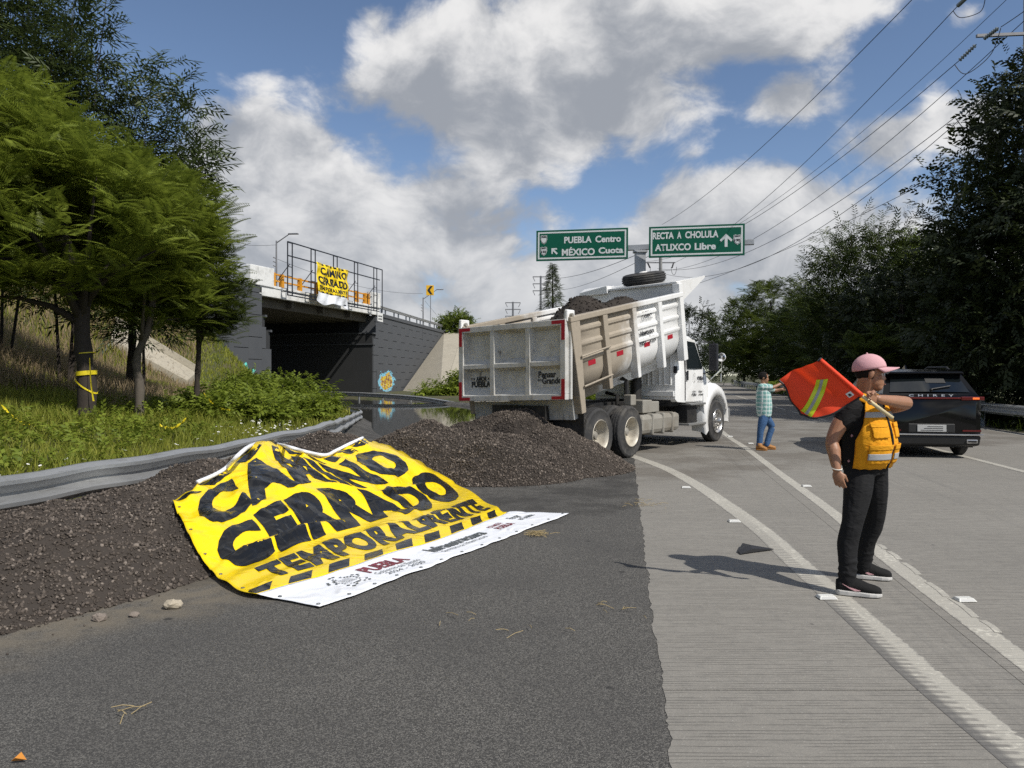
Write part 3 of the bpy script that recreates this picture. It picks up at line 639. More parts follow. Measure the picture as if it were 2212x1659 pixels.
print_on(text_mesh('CAMINO', 1, .068, cell=.045, spacing=1.15), .06, .94, .058, .285, 'vinyl_black')
print_on(text_mesh('CERRADO', 1, .068, cell=.045, spacing=1.15), .04, .965, .315, .57, 'vinyl_black')
print_on(text_mesh('TEMPORALMENTE', 1, .058, cell=.06, spacing=1.14), .085, .955, .605, .72, 'vinyl_black')
def hazard(v0, v1, n, sl):
    for k in range(n):
        a = (k + .1) / n; b = a + .56 / n; bm = bmesh.new(); m_ = 7
        pts = [[None] * (m_ + 1) for _ in range(5)]
        for j in range(5):
            for i in range(m_ + 1): pts[j][i] = bm.verts.new((lerp(a, b, i / m_) + sl * j / 4 / n, j / 4, 0))
        for j in range(4):
            for i in range(m_): bm.faces.new((pts[j][i], pts[j][i + 1], pts[j + 1][i + 1], pts[j + 1][i]))
        for v in bm.verts: v.co = bpt(min(max(v.co.x, .0), 1), lerp(v0, v1, v.co.y), .005)
        me = bpy.data.meshes.new('hazard_stripe'); bm.to_mesh(me); bm.free(); obj('hazard_stripe', me, 'vinyl_black', banner, smooth=True)
hazard(.008, .045, 9, .3); hazard(.742, .797, 9, -.35)
print_on(text_mesh('PUEBLA', 1, .035, cell=.12), .235, .375, .845, .905, 'print_maroon')
print_on(text_mesh('Gobierno del Estado', 1, .0, cell=.2), .235, .385, .913, .935, 'print_grey')
print_on(text_mesh('2024 - 2030', 1, .0, cell=.2), .25, .38, .942, .962, 'print_grey')
print_on(text_mesh('Infraestructura', 1, .035, cell=.15), .46, .69, .855, .915, 'print_grey')
print_on(text_mesh('Secretaría de Infraestructura', 1, .0, cell=.2), .475, .66, .922, .942, 'print_grey')
print_on(text_mesh('POR AMOR A', 1, .02, cell=.2), .745, .815, .86, .885, 'print_maroon'); print_on(text_mesh('PUEBLA', 1, .03, cell=.15), .745, .825, .892, .925, 'print_maroon')
print_on(text_mesh('Pensar', 1, .02, cell=.2), .875, .935, .855, .885, 'print_grey'); print_on(text_mesh('en Grande', 1, .02, cell=.2), .875, .955, .89, .918, 'print_grey')
bm = bmesh.new()                                        # thin line emblem at the left of the strip
for k in range(26):
    a = k / 26 * 6.283; q = .75 + .25 * math.sin(a * 5)
    for r0, r1 in ((.86 * q, .98 * q), (.5, .56 + .06 * math.sin(a * 3))):
        vs_ = [bm.verts.new((r * math.cos(aa) * 1.3, r * math.sin(aa), 0)) for r, aa in ((r0, a), (r1, a), (r1, a + .17), (r0, a + .17))]; bm.faces.new(vs_)
for k in range(5):
    vs_ = [bm.verts.new(q) for q in ((-.4 + .17 * k, -.3, 0), (-.36 + .17 * k, -.3, 0), (-.33 + .17 * k, .3, 0), (-.37 + .17 * k, .3, 0))]; bm.faces.new(vs_)
print_on(bm, .115, .215, .845, .955, 'print_grey', 'emblem')
# ================================================================== overpass, walls, what stands on it
pm('bridge_white', (.72, .72, .70), .7, var=.08, dirt=(.25, .24, .22), dscale=1.2, damt=.6, bump=.2)
pm('wall_grey', (.068, .072, .078), .75, var=.1, scale=1.2, bump=.15, bscale=25)
pm('wall_shade', (.028, .029, .03), .8, var=.2, scale=1.0); pm('soffit', (.12, .105, .085), .85, var=.4, scale=1.0, bump=.3)  # abutment cores: wall grey darkened, the underpass shade put into its colour
pm('rail_orange', (.62, .27, .015), .5); pm('frame_black', (.012, .013, .018), .45)
def slope_mat():
    m, t, b = newmat('slope_concrete'); p = t.pos(); n = t.noise(p, .6, 6, .65); n2 = t.noise(p, 5, 5, .7)
    c = t.mix(n, (.3, .27, .21), (.44, .40, .32)); c = t.mix(t.m('MULTIPLY', t.sst(n2, .5, .72), .7), c, (.11, .095, .075))
    t.put(b.inputs['Base Color'], c); b.inputs['Roughness'].default_value = .9; t.put(b.inputs['Normal'], t.bump(n2, .4, .05))
slope_mat()
A0 = Vector((-18.1, 55, 0)); SD = Vector((.2825, .9593, 0)).normalized(); ND = Vector((SD.y, -SD.x, 0)); UZ = Vector((0, 0, 1))   # facade line, direction and outward normal
def Fp(s, z, o=0.0): return A0 + SD * s + UZ * z + ND * o
bridge = empty('overpass_bridge', (0, 0, 0), 0, 'white edged concrete road bridge over the flooded underpass', 'bridge')
mb = MB(); mb.prism([Fp(-.3, 7.42), Fp(18.9, 7.42), Fp(18.9, 8.1), Fp(-.3, 8.1)], -ND * .45); obj('edge_beam', mb, 'bridge_white', bridge, bevel=.03)
mb = MB(); mb.prism([Fp(-.3, 8.1, .06), Fp(18.9, 8.1, .06), Fp(18.9, 8.28, .06), Fp(-.3, 8.28, .06)], -ND * .5); obj('kerb', mb, 'bridge_white', bridge, bevel=.02)
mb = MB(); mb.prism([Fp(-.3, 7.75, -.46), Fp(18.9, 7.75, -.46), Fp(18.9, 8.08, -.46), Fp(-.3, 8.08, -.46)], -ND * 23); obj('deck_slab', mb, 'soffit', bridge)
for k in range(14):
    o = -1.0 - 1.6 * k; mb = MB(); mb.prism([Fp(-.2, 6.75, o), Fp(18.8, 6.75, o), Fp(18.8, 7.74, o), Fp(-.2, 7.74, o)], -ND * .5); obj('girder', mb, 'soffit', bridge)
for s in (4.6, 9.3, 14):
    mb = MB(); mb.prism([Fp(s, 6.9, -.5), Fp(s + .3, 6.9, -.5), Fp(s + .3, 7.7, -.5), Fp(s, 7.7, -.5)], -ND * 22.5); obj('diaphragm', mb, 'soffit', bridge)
for (s0, s1) in ((-1.5, 1.35), (16.9, 18.95)):
    mb = MB(); mb.prism([Fp(s0, 8.12, .1), Fp(s1, 8.12, .1), Fp(s1, 9.55, .1), Fp(s0, 9.5, .1)], -ND * .42); obj('parapet_block', mb, 'bridge_white', bridge, bevel=.04)
for z in (8.72, 9.2):
    mb = MB(); mb.beam(Fp(1.3, z, -.15), Fp(16.95, z, -.15), .11, .11); obj('handrail', mb, 'rail_orange', bridge)
for s in (1.6, 2.7, 5.2, 7.7, 10.2, 12.7, 14.6, 16.2, 16.75):
    mb = MB(); mb.prism([Fp(s - .16, 8.28, -.02), Fp(s + .16, 8.28, -.02), Fp(s + .12, 9.3, -.02), Fp(s - .12, 9.3, -.02)], -ND * .28); obj('railing_post', mb, 'rail_orange', bridge)
# abutments: solid cores with separate precast facing panels
def core(poly): mb = MB(); mb.prism([Fp(s, z, -.14) for s, z in poly], -ND * 23.5); return obj('abutment', mb, 'wall_shade', bridge)
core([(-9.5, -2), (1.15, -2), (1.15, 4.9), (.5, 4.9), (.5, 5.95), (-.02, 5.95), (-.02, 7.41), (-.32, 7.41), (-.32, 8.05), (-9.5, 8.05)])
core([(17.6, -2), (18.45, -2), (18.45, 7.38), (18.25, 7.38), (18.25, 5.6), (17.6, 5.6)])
for (s0, s1, z0, z1) in ((.95, 1.17, 4.83, 4.99), (.3, .54, 5.9, 6.05), (17.5, 18.0, 4.55, 4.66), (17.55, 18.28, 5.58, 5.72)):
    mb = MB(); mb.prism([Fp(s0, z0, .05), Fp(s1, z0, .05), Fp(s1, z1, .05), Fp(s0, z1, .05)], -ND * 23); obj('bearing_ledge', mb, 'wall_grey', bridge)
for s0 in np.arange(-9.6, .2, 1.6):                    # left facing, staggered panels
    k = int(round((s0 + 9.6) / 1.6))
    for z0 in np.arange(-1.2 + (.8 if k % 2 else 0), 8.0, 1.6):
        zt = min(z0 + 1.56, 8.04); s1 = min(s0 + 1.592, 1.14 if zt < 5 else (.48 if zt < 6 else -.03))
        if zt - z0 < .2 or s1 - s0 < .2: continue
        mb = MB(); mb.prism([Fp(s0, z0), Fp(s1, z0), Fp(s1, zt), Fp(s0, zt)], -ND * .138); obj('wall_panel', mb, 'wall_grey', bridge, bevel=.012)
W0 = Fp(17.62, 0); WD = Vector((.125, .992, 0)).normalized(); WN = Vector((WD.y, -WD.x, 0))
def Wp(s, z, o=0.0): return W0 + WD * s + UZ * z + WN * o
wing = empty('retaining_wall', (0, 0, 0), 0, 'dark grey panelled retaining wall with yellow and blue graffiti', 'retaining wall')
mb = MB(); mb.prism([Wp(.15, -2, -.14), Wp(33, -2, -.14), Wp(33, 7.38, -.14), Wp(.65, 7.38, -.14)], -WN * 1.5); obj('wall_core', mb, 'wall_grey', wing)
for i in range(20):
    s0 = .02 + i * 1.62
    for z0 in np.arange(-1.2 + (.8 if i % 2 else 0), 7.3, 1.6):
        zt = min(z0 + 1.555, 7.34)
        if zt - z0 < .2: continue
        sa = s0 if zt < 5.7 or i else .64
        mb = MB(); mb.prism([Wp(sa, z0), Wp(s0 + 1.612, z0), Wp(s0 + 1.612, zt), Wp(sa, zt)], -WN * .138); obj('wall_panel', mb, 'wall_grey', wing, bevel=.012)
mb = MB(); mb.prism([Wp(1.0, 7.36, .1), Wp(33, 7.36, .1), Wp(33, 7.72, .1), Wp(1.0, 7.72, .1)], -WN * .6); obj('coping', mb, 'wall_grey', wing, bevel=.02)
def graffiti():
    m, t, b = newmat('graffiti'); uv = t.new('ShaderNodeUVMap', uv_map='uv').outputs[0]; u, v, _ = t.sep(uv)
    wob = t.m('ADD', t.m('MULTIPLY', t.noise(uv, 4, 2), .6), t.m('MULTIPLY', t.noise(uv, 14, 3), .4)); r = t.m('ADD', t.vm('LENGTH', t.vm('SUBTRACT', uv, (.5, .52, 0))), t.m('MULTIPLY', t.m('SUBTRACT', wob, .5), .75))
    st = t.m('SINE', t.m('ADD', t.m('MULTIPLY', u, 44), t.m('MULTIPLY', t.noise(uv, 5, 3), 16))); n = t.noise(uv, 16, 3)
    yel = t.mix(t.sst(st, -.2, .5), (.62, .44, .02), (.30, .13, .03)); yel = t.mix(t.sst(n, .58, .64), yel, (.72, .66, .5)); yel = t.mix(t.sst(t.noise(uv, 9, 2), .6, .64), yel, (.12, .03, .07))
    c = t.mix(t.sst(r, .30, .33), yel, (.2, .52, .68)); low = t.sst(v, .14, .08); c = t.mix(low, c, (.16, .04, .08))
    edge = t.sst(t.m('ADD', r, t.m('MULTIPLY', n, .1)), .47, .45)
    c = t.mix(edge, (.068, .072, .078), c); t.put(b.inputs['Base Color'], c); b.inputs['Roughness'].default_value = .7
graffiti()
def uvquad(name, pts, mat, parent, nu=1, nv=1):
    me = bpy.data.meshes.new(name); a, b_, c, d = [Vector(p) for p in pts]; vs_, uv = [], []
    for j in range(nv + 1):
        for i in range(nu + 1): vs_.append(a.lerp(b_, i / nu).lerp(d.lerp(c, i / nu), j / nv)); uv.append((i / nu, j / nv))
    fs = [(j * (nu + 1) + i, j * (nu + 1) + i + 1, (j + 1) * (nu + 1) + i + 1, (j + 1) * (nu + 1) + i) for j in range(nv) for i in range(nu)]
    me.from_pydata([tuple(v) for v in vs_], [], fs); ul = me.uv_layers.new(name='uv')
    for l in me.loops: ul.data[l.index].uv = uv[l.vertex_index]
    return obj(name, me, mat, parent)
uvquad('graffiti_patch', [Wp(1.0, -.25, .02), Wp(7.6, -.25, .02), Wp(7.6, 2.2, .02), Wp(1.0, 2.2, .02)], 'graffiti', wing)
pm('teal_spray', (.08, .45, .40), .7)
mb = MB(); mb.tube([Fp(-5.5 + .5 * k, 2.0 + .5 * math.sin(k * 2.1), .01) for k in range(10)], .16, 5); obj('graffiti_stroke', mb, 'teal_spray', bridge)
guardrail('guardrail', [Wp(1.2, 7.7, -.2), Wp(12, 7.7, -.2), Wp(24, 7.7, -.2), Wp(33, 7.7, -.2)], .78, 'guardrail running along the top of the retaining wall', 2.3, 1, 24, refl=False)
# slope paving at the far end of the wall, and the strip at the left wing
sp = empty('slope_paving', (0, 0, 0), 0, 'weathered tan concrete slope paving at the end of the grey wall', 'slope paving')
apex = [Wp(31, 7.4, .05), Wp(31, 7.4, 2.6), Wp(33, 7.4, 7.0), Wp(40, 7.4, 14)]
base = [Wp(6.5, -1.0, .3), Vector((-6.3, 66, -1.0)), Vector((-1.5, 70, -.8)), Vector((5, 78, -.5))]
for k in range(3):
    a, b_, c, d = base[k], base[k + 1], apex[k + 1], apex[k]; mb = MB()
    mb.prism([a, b_ - (b_ - a).normalized() * .05, c, d], Vector((-.1, .35, -.25))); obj('paving_slab', mb, 'slope_concrete', sp, bevel=.02)
def hit(px, py, up=0.0):                               # where a picture ray meets the terrain
    Ys = np.linspace(12, 70, 600); X = (px - CX) / F * Ys; Z = CAMZ - (py - HZ) / F * Ys; k = int(np.argmax(Z <= terr(X, Ys, False))); return Vector((X[k], Ys[k], Z[k] + up))
sp2 = empty('slope_paving', (0, 0, 0), 0, 'narrow sloping concrete strip beneath the trees at the left end of the bridge', 'slope paving')
mb = MB(); q = [hit(250, 722, .5), hit(424, 826, .5), hit(405, 842, .45), hit(238, 752, .45)]; mb.prism(q, (0, .2, -1.2)); obj('paving_slab', mb, 'slope_concrete', sp2, bevel=.02)
mb = MB(); q = [hit(250, 722, .5), hit(424, 826, .5), hit(424, 826, .85), hit(250, 722, .85)]; mb.prism(q, (-.1, .35, 0)); obj('kerb', mb, 'slope_concrete', sp2)

# hanging black frame with the smaller banner
fr = empty('sign_frame', (0, 0, 0), 0, 'black welded steel frame hanging on the outer side of the bridge', 'frame')
for z, s0, s1 in ((11.65, 2.1, 17.95), (10.62, 2.1, 17.4), (7.86, 2.1, 17.3), (7.66, 2.1, 17.3)):
    mb = MB(); mb.beam(Fp(s0, z, .75), Fp(s1, z, .75), .08, .08); obj('rail', mb, 'frame_black', fr)
mb = MB(); mb.beam(Fp(17.95, 7.6, .75), Fp(17.95, 11.65, .75), .08, .08); obj('post', mb, 'frame_black', fr)
for s in (2.1, 5.37, 8.85, 12.47, 16.2):
    for ds, dzz in ((0, 0), (.62, 0)):
        mb = MB(); mb.beam(Fp(s + ds, 7.62, .75), Fp(s + ds, 11.66, .75), .075, .075); obj('post', mb, 'frame_black', fr)
    for z in (8.4, 9.1, 9.8, 11.6):
        mb = MB(); mb.beam(Fp(s, z, .75), Fp(s + .62, z, .75), .05, .05); obj('rung', mb, 'frame_black', fr)
    mb = MB(); mb.beam(Fp(s + .3, 10.0, .72), Fp(s - .1, 8.35, -.4), .05, .05); obj('brace', mb, 'frame_black', fr)
    mb = MB(); mb.beam(Fp(s + .3, 7.95, .74), Fp(s + .3, 7.95, .0), .06, .06); obj('bracket', mb, 'frame_black', fr)
bb = empty('banner', (0, 0, 0), 0, 'yellow CAMINO CERRADO banner tied to the black frame on the bridge', 'banner')
def bbp(u, v, o=0.0):                                  # u along, v down
    sag = .10 * math.sin(u * 9 + v * 3) * v + .06 * math.sin(u * 21 + v * 11) + .03 * math.sin(v * 17 - u * 6)
    pinch = .12 * math.sin(math.pi * u) * (1 if v < .1 else 0)
    return Fp(5.95 + 5.1 * u + .18 * (v - .5), 10.68 - 3.05 * v - .05 * math.sin(math.pi * u) - .1 * u * v, .92 + sag + o)
for nm, v0, v1, mt in (('yellow_sheet', 0, .765, 'vinyl_yellow'), ('white_strip', .765, 1.0, 'vinyl_white')):
    mb = MB(); mb.grid([[bbp(i / 40, lerp(v0, v1, j / 20)) - (UZ * .25 * max(0, math.sin(i / 40 * 7.5)) * (j / 20) if mt == 'vinyl_white' else UZ * 0) for i in range(41)] for j in range(21)]); o = obj(nm, mb, mt, bb, smooth=True, recalc=False)
    sm = o.modifiers.new('solid', 'SOLIDIFY'); sm.thickness = .01; sm.offset = -1
def bprint(s, u0, u1, v0, v1, bold):
    bm = text_mesh(s, 1, bold, cell=.2, spacing=1.15); wd, ht, cx, cy = bm_width(bm)
    for v in bm.verts: v.co = bbp(lerp(u0, u1, (v.co.x - cx) / wd + .5), lerp(v1, v0, (v.co.y - cy) / ht + .5), .03)
    me = bpy.data.meshes.new('lettering'); bm.to_mesh(me); bm.free(); obj('lettering', me, 'vinyl_black', bb)
bprint('CAMINO', .12, .93, .09, .29, .045); bprint('CERRADO', .03, .97, .34, .54, .045); bprint('TEMPORALMENTE', .05, .96, .585, .69, .03)
for v0, v1 in ((.005, .045), (.72, .76)):
    for k in range(8):
        u = (k + .2) / 8; mb = MB(); mb.grid([[bbp(u, v0, .03), bbp(u + .07, v0, .03)], [bbp(u + .02, v1, .03), bbp(u + .09, v1, .03)]]); obj('hazard_stripe', mb, 'vinyl_black', bb)
pm('sign_white', (.7, .7, .68), .5); pm('sign_black', (.012, .012, .012), .5)
cs = empty('height_sign', Fp(17.6, 6.95, .5), 0, 'small white sign plate hanging at the bridge corner', 'sign')
cs.location = (0, 0, 0); mb = MB(); mb.prism([Fp(16.9, 6.75, .8), Fp(18.0, 6.7, .8), Fp(18.0, 7.5, .8), Fp(16.9, 7.55, .8)], -ND * .04); obj('plate', mb, 'sign_white', cs)
for k, z in enumerate((7.22, 6.95)):
    mb = MB(); [mb.prism([Fp(17.05 + .21 * j, z - .07, .806), Fp(17.05 + .21 * j + .15, z - .07, .806), Fp(17.05 + .21 * j + .15, z + .07, .806), Fp(17.05 + .21 * j, z + .07, .806)], ND * .003) for j in range(4)]; obj('printed_line', mb, 'sign_black', cs)
# lamps and chevron on top
pm('lamp_steel', (.2, .2, .21), .5, .4)
def lamp(base, h, tip, label):
    e = empty('street_lamp', base, 0, label, 'street lamp'); mb = MB(); mb.tube([(0, 0, 0), (0, 0, h)], [.09, .06], 8); obj('pole', mb, 'lamp_steel', e)
    t = Vector(tip); mb = MB(); mb.tube([(0, 0, h - .2), t * .95 + Vector((0, 0, h))], [.05, .04], 6); obj('arm', mb, 'lamp_steel', e)
    d = Vector((t.x, t.y, 0)).normalized(); c = t + Vector((0, 0, h)); mb = MB(); mb.beam(c - d * .1, c + d * .75, .28, .1); obj('lamp_head', mb, 'lamp_steel', e, bevel=.03)
    mb = MB()
    for k in range(3): mb.tube([(.0, -.05, h * .55 + k * .35), (-.25, -.05, h * .55 + k * .35 + .1)], .05, 6)
    obj('wire_bracket', mb, 'lamp_steel', e); return e
l1 = P(597, 642, 64); lamp(Vector((l1.x, l1.y, 8.1)), 4.9, (1.15, -.1, .55), 'street lamp with angled arm at the left end of the bridge')
l2 = P(914, 715, 92); lamp(Vector((l2.x, l2.y, 7.4)), 3.7, (1.7, .2, 1.0), 'street lamp behind the yellow chevron sign on the wall')
pm('chevron_yellow', (.75, .42, .01), .5)
cp = P(929, 712, 90); ch = empty('chevron_sign', (cp.x, cp.y, 7.4), 0, 'yellow chevron sign on a thin post above the grey wall', 'sign')
mb = MB(); mb.tube([(0.05, .05, 0), (.05, .05, 4.9)], .04, 6); obj('post', mb, 'lamp_steel', ch)
mb = MB(); mb.box(-.46, .46, -.02, .02, 3.75, 4.95); obj('panel', mb, 'chevron_yellow', ch, bevel=.02)
mb = MB(); mb.prism([(.32, -.024, 4.85), (.02, -.024, 4.85), (-.34, -.024, 4.35), (.02, -.024, 3.85), (.32, -.024, 3.85), (-.02, -.024, 4.35)], (0, -.004, 0)); obj('chevron_mark', mb, 'sign_black', ch)

# ================================================================== overhead road signs
def sign_green():
    m, t, b = newmat('sign_green'); n = t.noise(t.obj(), 2, 3); t.put(b.inputs['Base Color'], t.mix(n, (.002, .085, .050), (.003, .10, .06))); b.inputs['Roughness'].default_value = .6; b.inputs['Specular IOR Level'].default_value = .2
sign_green(); pm('sign_letter', (.62, .64, .64), .5, var=.04); pm('sign_steel', (.38, .39, .41), .5, .3)
gan = empty('overhead_sign', (0, 0, 0), 0, 'grey T-shaped post carrying two green destination signs behind the truck', 'road sign')
pz = P(1380, 545, 30); px_, py_ = pz.x, pz.y - .3
mb = MB(); mb.box(px_ - .2, px_ + .2, py_ - .14, py_ + .14, -.2, 6.45); obj('post', mb, 'sign_steel', gan, bevel=.01)
mb = MB(); mb.box(px_ - .26, px_ + .26, py_ - .2, py_ + .2, 6.42, 6.5); obj('cap_plate', mb, 'sign_steel', gan)
mb = MB(); mb.beam((px_ - 3.9, py_ + 1.0, 6.6), (px_ + 4.1, py_ - 1.12, 6.64), .2, .2); obj('arm', mb, 'sign_steel', gan, bevel=.01)
def green_sign(c0, c1, c2, c3, rows, marks):           # corners TL TR BR BL
    x = (c1 - c0 + c2 - c3) / 2; wd = x.length; x.normalize(); y = (c0 - c3 + c1 - c2) / 2; ht = y.length; c = (c0 + c1 + c2 + c3) / 4; M = frame(c, x, y)
    mb = MB(); mb.box(-wd / 2, wd / 2, -ht / 2, ht / 2, -.05, 0, M); pan = obj('sign_panel', mb, 'sign_green', gan, bevel=.008)
    mb = MB(); i, w2 = .07, .06
    for (a, b_, c_, d_) in ((-wd / 2 + i, wd / 2 - i, ht / 2 - i - w2, ht / 2 - i), (-wd / 2 + i, wd / 2 - i, -ht / 2 + i, -ht / 2 + i + w2), (-wd / 2 + i, -wd / 2 + i + w2, -ht / 2 + i + w2, ht / 2 - i - w2), (wd / 2 - i - w2, wd / 2 - i, -ht / 2 + i + w2, ht / 2 - i - w2)):
        mb.box(a, b_, c_, d_, .0005, .004, M)
    obj('border', mb, 'sign_letter', pan)
    for (s, u0, u1, vc, h) in rows: text_obj(s, M @ Matrix.Translation((lerp(-wd / 2, wd / 2, (u0 + u1) / 2), lerp(-ht / 2, ht / 2, vc), .006)), h * 1.38, 'sign_letter', pan, .012, width=(u1 - u0) * wd)
    for (kind, u, v, sz) in marks:
        o = M @ Matrix.Translation((lerp(-wd / 2, wd / 2, u), lerp(-ht / 2, ht / 2, v), .006))
        if kind in ('up', 'diag'):
            a = 0 if kind == 'up' else R(45); Rr = Matrix.Rotation(a, 4, 'Z'); q = sz
            poly = [(-.14 * q, -.7 * q), (.14 * q, -.7 * q), (.14 * q, .15 * q), (.5 * q, -.2 * q), (.62 * q, .0), (0, .62 * q), (-.62 * q, 0), (-.5 * q, -.2 * q), (-.14 * q, .15 * q)]
            mb = MB(); mb.add([o @ Rr @ Vector((x_, y_, 0)) for x_, y_ in poly], [tuple(range(len(poly)))]); obj('arrow', mb, 'sign_letter', pan)
        else:
            sh = [(-.42, .5), (-.2, .56), (0, .5), (.2, .56), (.42, .5), (.44, 0), (.3, -.38), (0, -.6), (-.3, -.38), (-.44, 0)]
            for kk, mt, zz in ((1.0, 'sign_letter', 0), (.9, 'sign_black', .003), (.8, 'sign_letter', .006)):
                mb = MB(); mb.add([o @ Vector((x_ * sz * kk, y_ * sz * kk, zz)) for x_, y_ in sh], [tuple(range(len(sh)))]); obj('route_shield', mb, mt, pan)
            if kind == 'PUE':
                mb = MB(); mb.add([o @ Vector((x_ * sz, y_ * sz, .008)) for x_, y_ in ((-.37, .2), (.37, .2), (.37, .25), (-.37, .25))], [(0, 1, 2, 3)]); obj('shield_bar', mb, 'sign_black', pan)
            top, num = ('PUE', '') if kind == 'PUE' else ('MEXICO', kind)
            text_obj(top, o @ Matrix.Translation((0, .34 * sz, .009)), .2 * sz, 'sign_black', pan, .004, width=.55 * sz)
            if num: text_obj(num, o @ Matrix.Translation((0, -.08 * sz, .009)), .42 * sz, 'sign_black', pan, .006, width=.6 * sz)
def z6(x, y, Y): return P((1300 + x / 3.568) * .864, (520 + y / 3.568) * .864, Y)
green_sign(z6(143, 202, 30.4), z6(966, 175, 29.6), z6(962, 452, 29.6), z6(147, 476, 30.4),
           [('PUEBLA', .31, .61, .66, .25), ('Centro', .65, .925, .66, .25), ('MÉXICO', .285, .645, .29, .26), ('Cuota', .685, .95, .29, .23)], [('PUE', .085, .70, .31), ('150', .085, .32, .31), ('diag', .20, .32, .25)])
green_sign(z6(1150, 168, 29.0), z6(2008, 138, 28.2), z6(2003, 420, 28.2), z6(1150, 446, 29.0),
           [('RECTA', .04, .265, .70, .25), ('A', .30, .345, .70, .25), ('CHOLULA', .385, .73, .70, .25), ('ATLIXCO', .065, .445, .32, .25), ('Libre', .485, .705, .32, .25)], [('up', .81, .50, .37), ('190', .925, .50, .33)])

# ================================================================== power line
pm('cable', (.015, .015, .017), .6); pm('glass_insulator', (.16, .19, .2), .2, 0, spec=.8); pm('pole_concrete', (.24, .24, .235), .8)
def z1(x, y, Y): return P((1600 + x / 2.304) * .864, (y / 2.304) * .864, Y + 5.6)
def cable(pts, label, r=.012, nm='power_cable'):
    n = 40; a, b = Vector(pts[0]), Vector(pts[-1])
    pth = smooth_path(pts, n); mb = MB(); mb.tube(pth, r, 5); o = obj(nm, mb, 'cable', smooth=True); return tag(o, label, 'cable', 'overhead cables')
def wire(near, far, sag, label, r=.014, k=14):
    pts = []
    for i in range(k + 1):
        t = i / k; q = near.lerp(far, t); q.z -= 4 * sag * t * (1 - t); pts.append(q)
    return cable(pts, label, r)
pole = empty('utility_pole', (18.35, 27.0, 0), 0, 'tall grey concrete utility pole with a steel crossarm rising beside the dark trees', 'utility pole')
mb = MB(); mb.tube([(0, 0, -.2), (0, 0, 17)], [.21, .13], 12); obj('shaft', mb, 'pole_concrete', pole, smooth=True)
for zc in (13.6, 15.9):
    mb = MB(); mb.beam((-1.95, -.2, zc), (.3, -.2, zc + .1), .1, .1); obj('crossarm', mb, 'lamp_steel', pole)
def insul(a, b, label):
    a, b = Vector(a), Vector(b); d = (b - a); L = d.length; prof = []
    for k in range(7):
        h = L * (k + .3) / 7.4; prof += [(h, .025), (h + .02, .075), (h + .05, .06), (h + .06, .025)]
    mb = MB(); mb.lathe([(0, .015)] + prof + [(L, .015)], a, d, 10); return tag(obj('insulator', mb, 'glass_insulator', smooth=True), label, 'insulator', 'insulator strings')
far = P(1427, 572, 70)
fp = empty('utility_pole', (far.x, far.y, 0), 0, 'distant thin pole with crossarm seen between the signs above the truck tyre', 'utility pole')
mb = MB(); mb.tube([(0, 0, -.3), (0, 0, far.z + 3)], [.22, .14], 8); obj('shaft', mb, 'pole_concrete', fp)
for zc, hw in ((far.z + .2, 1.35),):
    mb = MB(); mb.beam((-hw, 0, zc), (hw, 0, zc), .1, .1); obj('crossarm', mb, 'lamp_steel', fp)
for k, x in enumerate((-1.2, 1.2)):
    mb = MB(); mb.tube([(x, 0, far.z + .2), (x + .3 * (1 if x > 0 else -1) * -.6, -.2, far.z - .3)], .07, 6); obj('insulator', mb, 'cable', fp)
    mb = MB(); mb.tube([(x + .25 * math.cos(a), -.1, far.z - .2 + .75 * math.sin(a)) for a in np.linspace(0, -math.pi, 9)], .02, 4); obj('jumper', mb, 'cable', fp)
fz = far.z + .2
insul(z1(1830, 35, 20.3), z1(1880, -12, 19.8), 'glass insulator string at the top of the picture above the crossarm')
insul(z1(1838, 350, 21.5), z1(1938, 255, 20.8), 'glass insulator string left of the steel crossarm')
insul(z1(1980, 225, 20.8), z1(2066, 160, 20.2), 'dark insulator string above the steel crossarm')
insul(z1(1842, 655, 22.3), z1(1945, 572, 21.7), 'glass insulator string against the dark tree edge')
wire(z1(1830, 35, 20.3), Vector((far.x + 1.3, far.y, fz)), 1.1, 'black cable from the topmost insulator')
wire(z1(1838, 350, 21.5), Vector((far.x - 1.3, far.y, fz + .1)), 1.6, 'black cable from the insulator left of the crossarm')
wire(z1(1842, 655, 22.3), P(1420, 580, 70), 1.9, 'black cable from the insulator at the tree edge')
wire(z1(2240, 95, 21), P(1415, 585, 72), 2.3, 'thin cable passing just under the crossarm'); wire(z1(1990, 560, 22), P(1430, 590, 66), 2.5, 'thin cable sagging beside the tree edge insulator')
wire(z1(1590, -25, 18), P(1430, 485, 66), .7, 'highest thin cable crossing the big cloud'); wire(z1(2120, -10, 20), P(1480, 540, 62), 1.2, 'thin cable between the top insulator and the crossarm', .01)
wire(z1(1720, 1015, 30), P(1400, 645, 60), .55, 'lowest cable dipping to the truck canopy', .013); wire(z1(2080, 155, 20.2), z1(2300, 0, 18), .02, 'short cable from the dark insulator to the pole top')
for a, c, b, lab in (((1805, 65), (1850, 102), (1990, -10), 'looped jumper cable under the topmost insulator'), ((1812, 372), (1880, 425), (2080, 160), 'looped jumper cable under the crossarm insulator'), ((1818, 680), (1870, 738), (1970, 690), 'looped jumper cable at the dark tree edge')):
    pa, pb, pc = z1(*a, 21), z1(*b, 20.4), z1(*c, 20.8); mid = z1((b[0] + c[0]) / 2 + 40, (b[1] + c[1]) / 2 + 22, 20.6); cable([pa, pc, mid, pb], lab, .014)
wire(P(913, 634, 92), P(600, 560, 64), .8, 'thin cable strung between the two bridge lamps', .014, 12); wire(P(527, 529, 62), P(597, 529, 64), .05, 'thin cable entering the bridge lamp from the trees', .014, 4); wire(P(918, 650, 92), P(960, 700, 97), .02, 'guy cable behind the chevron sign', .014, 4)
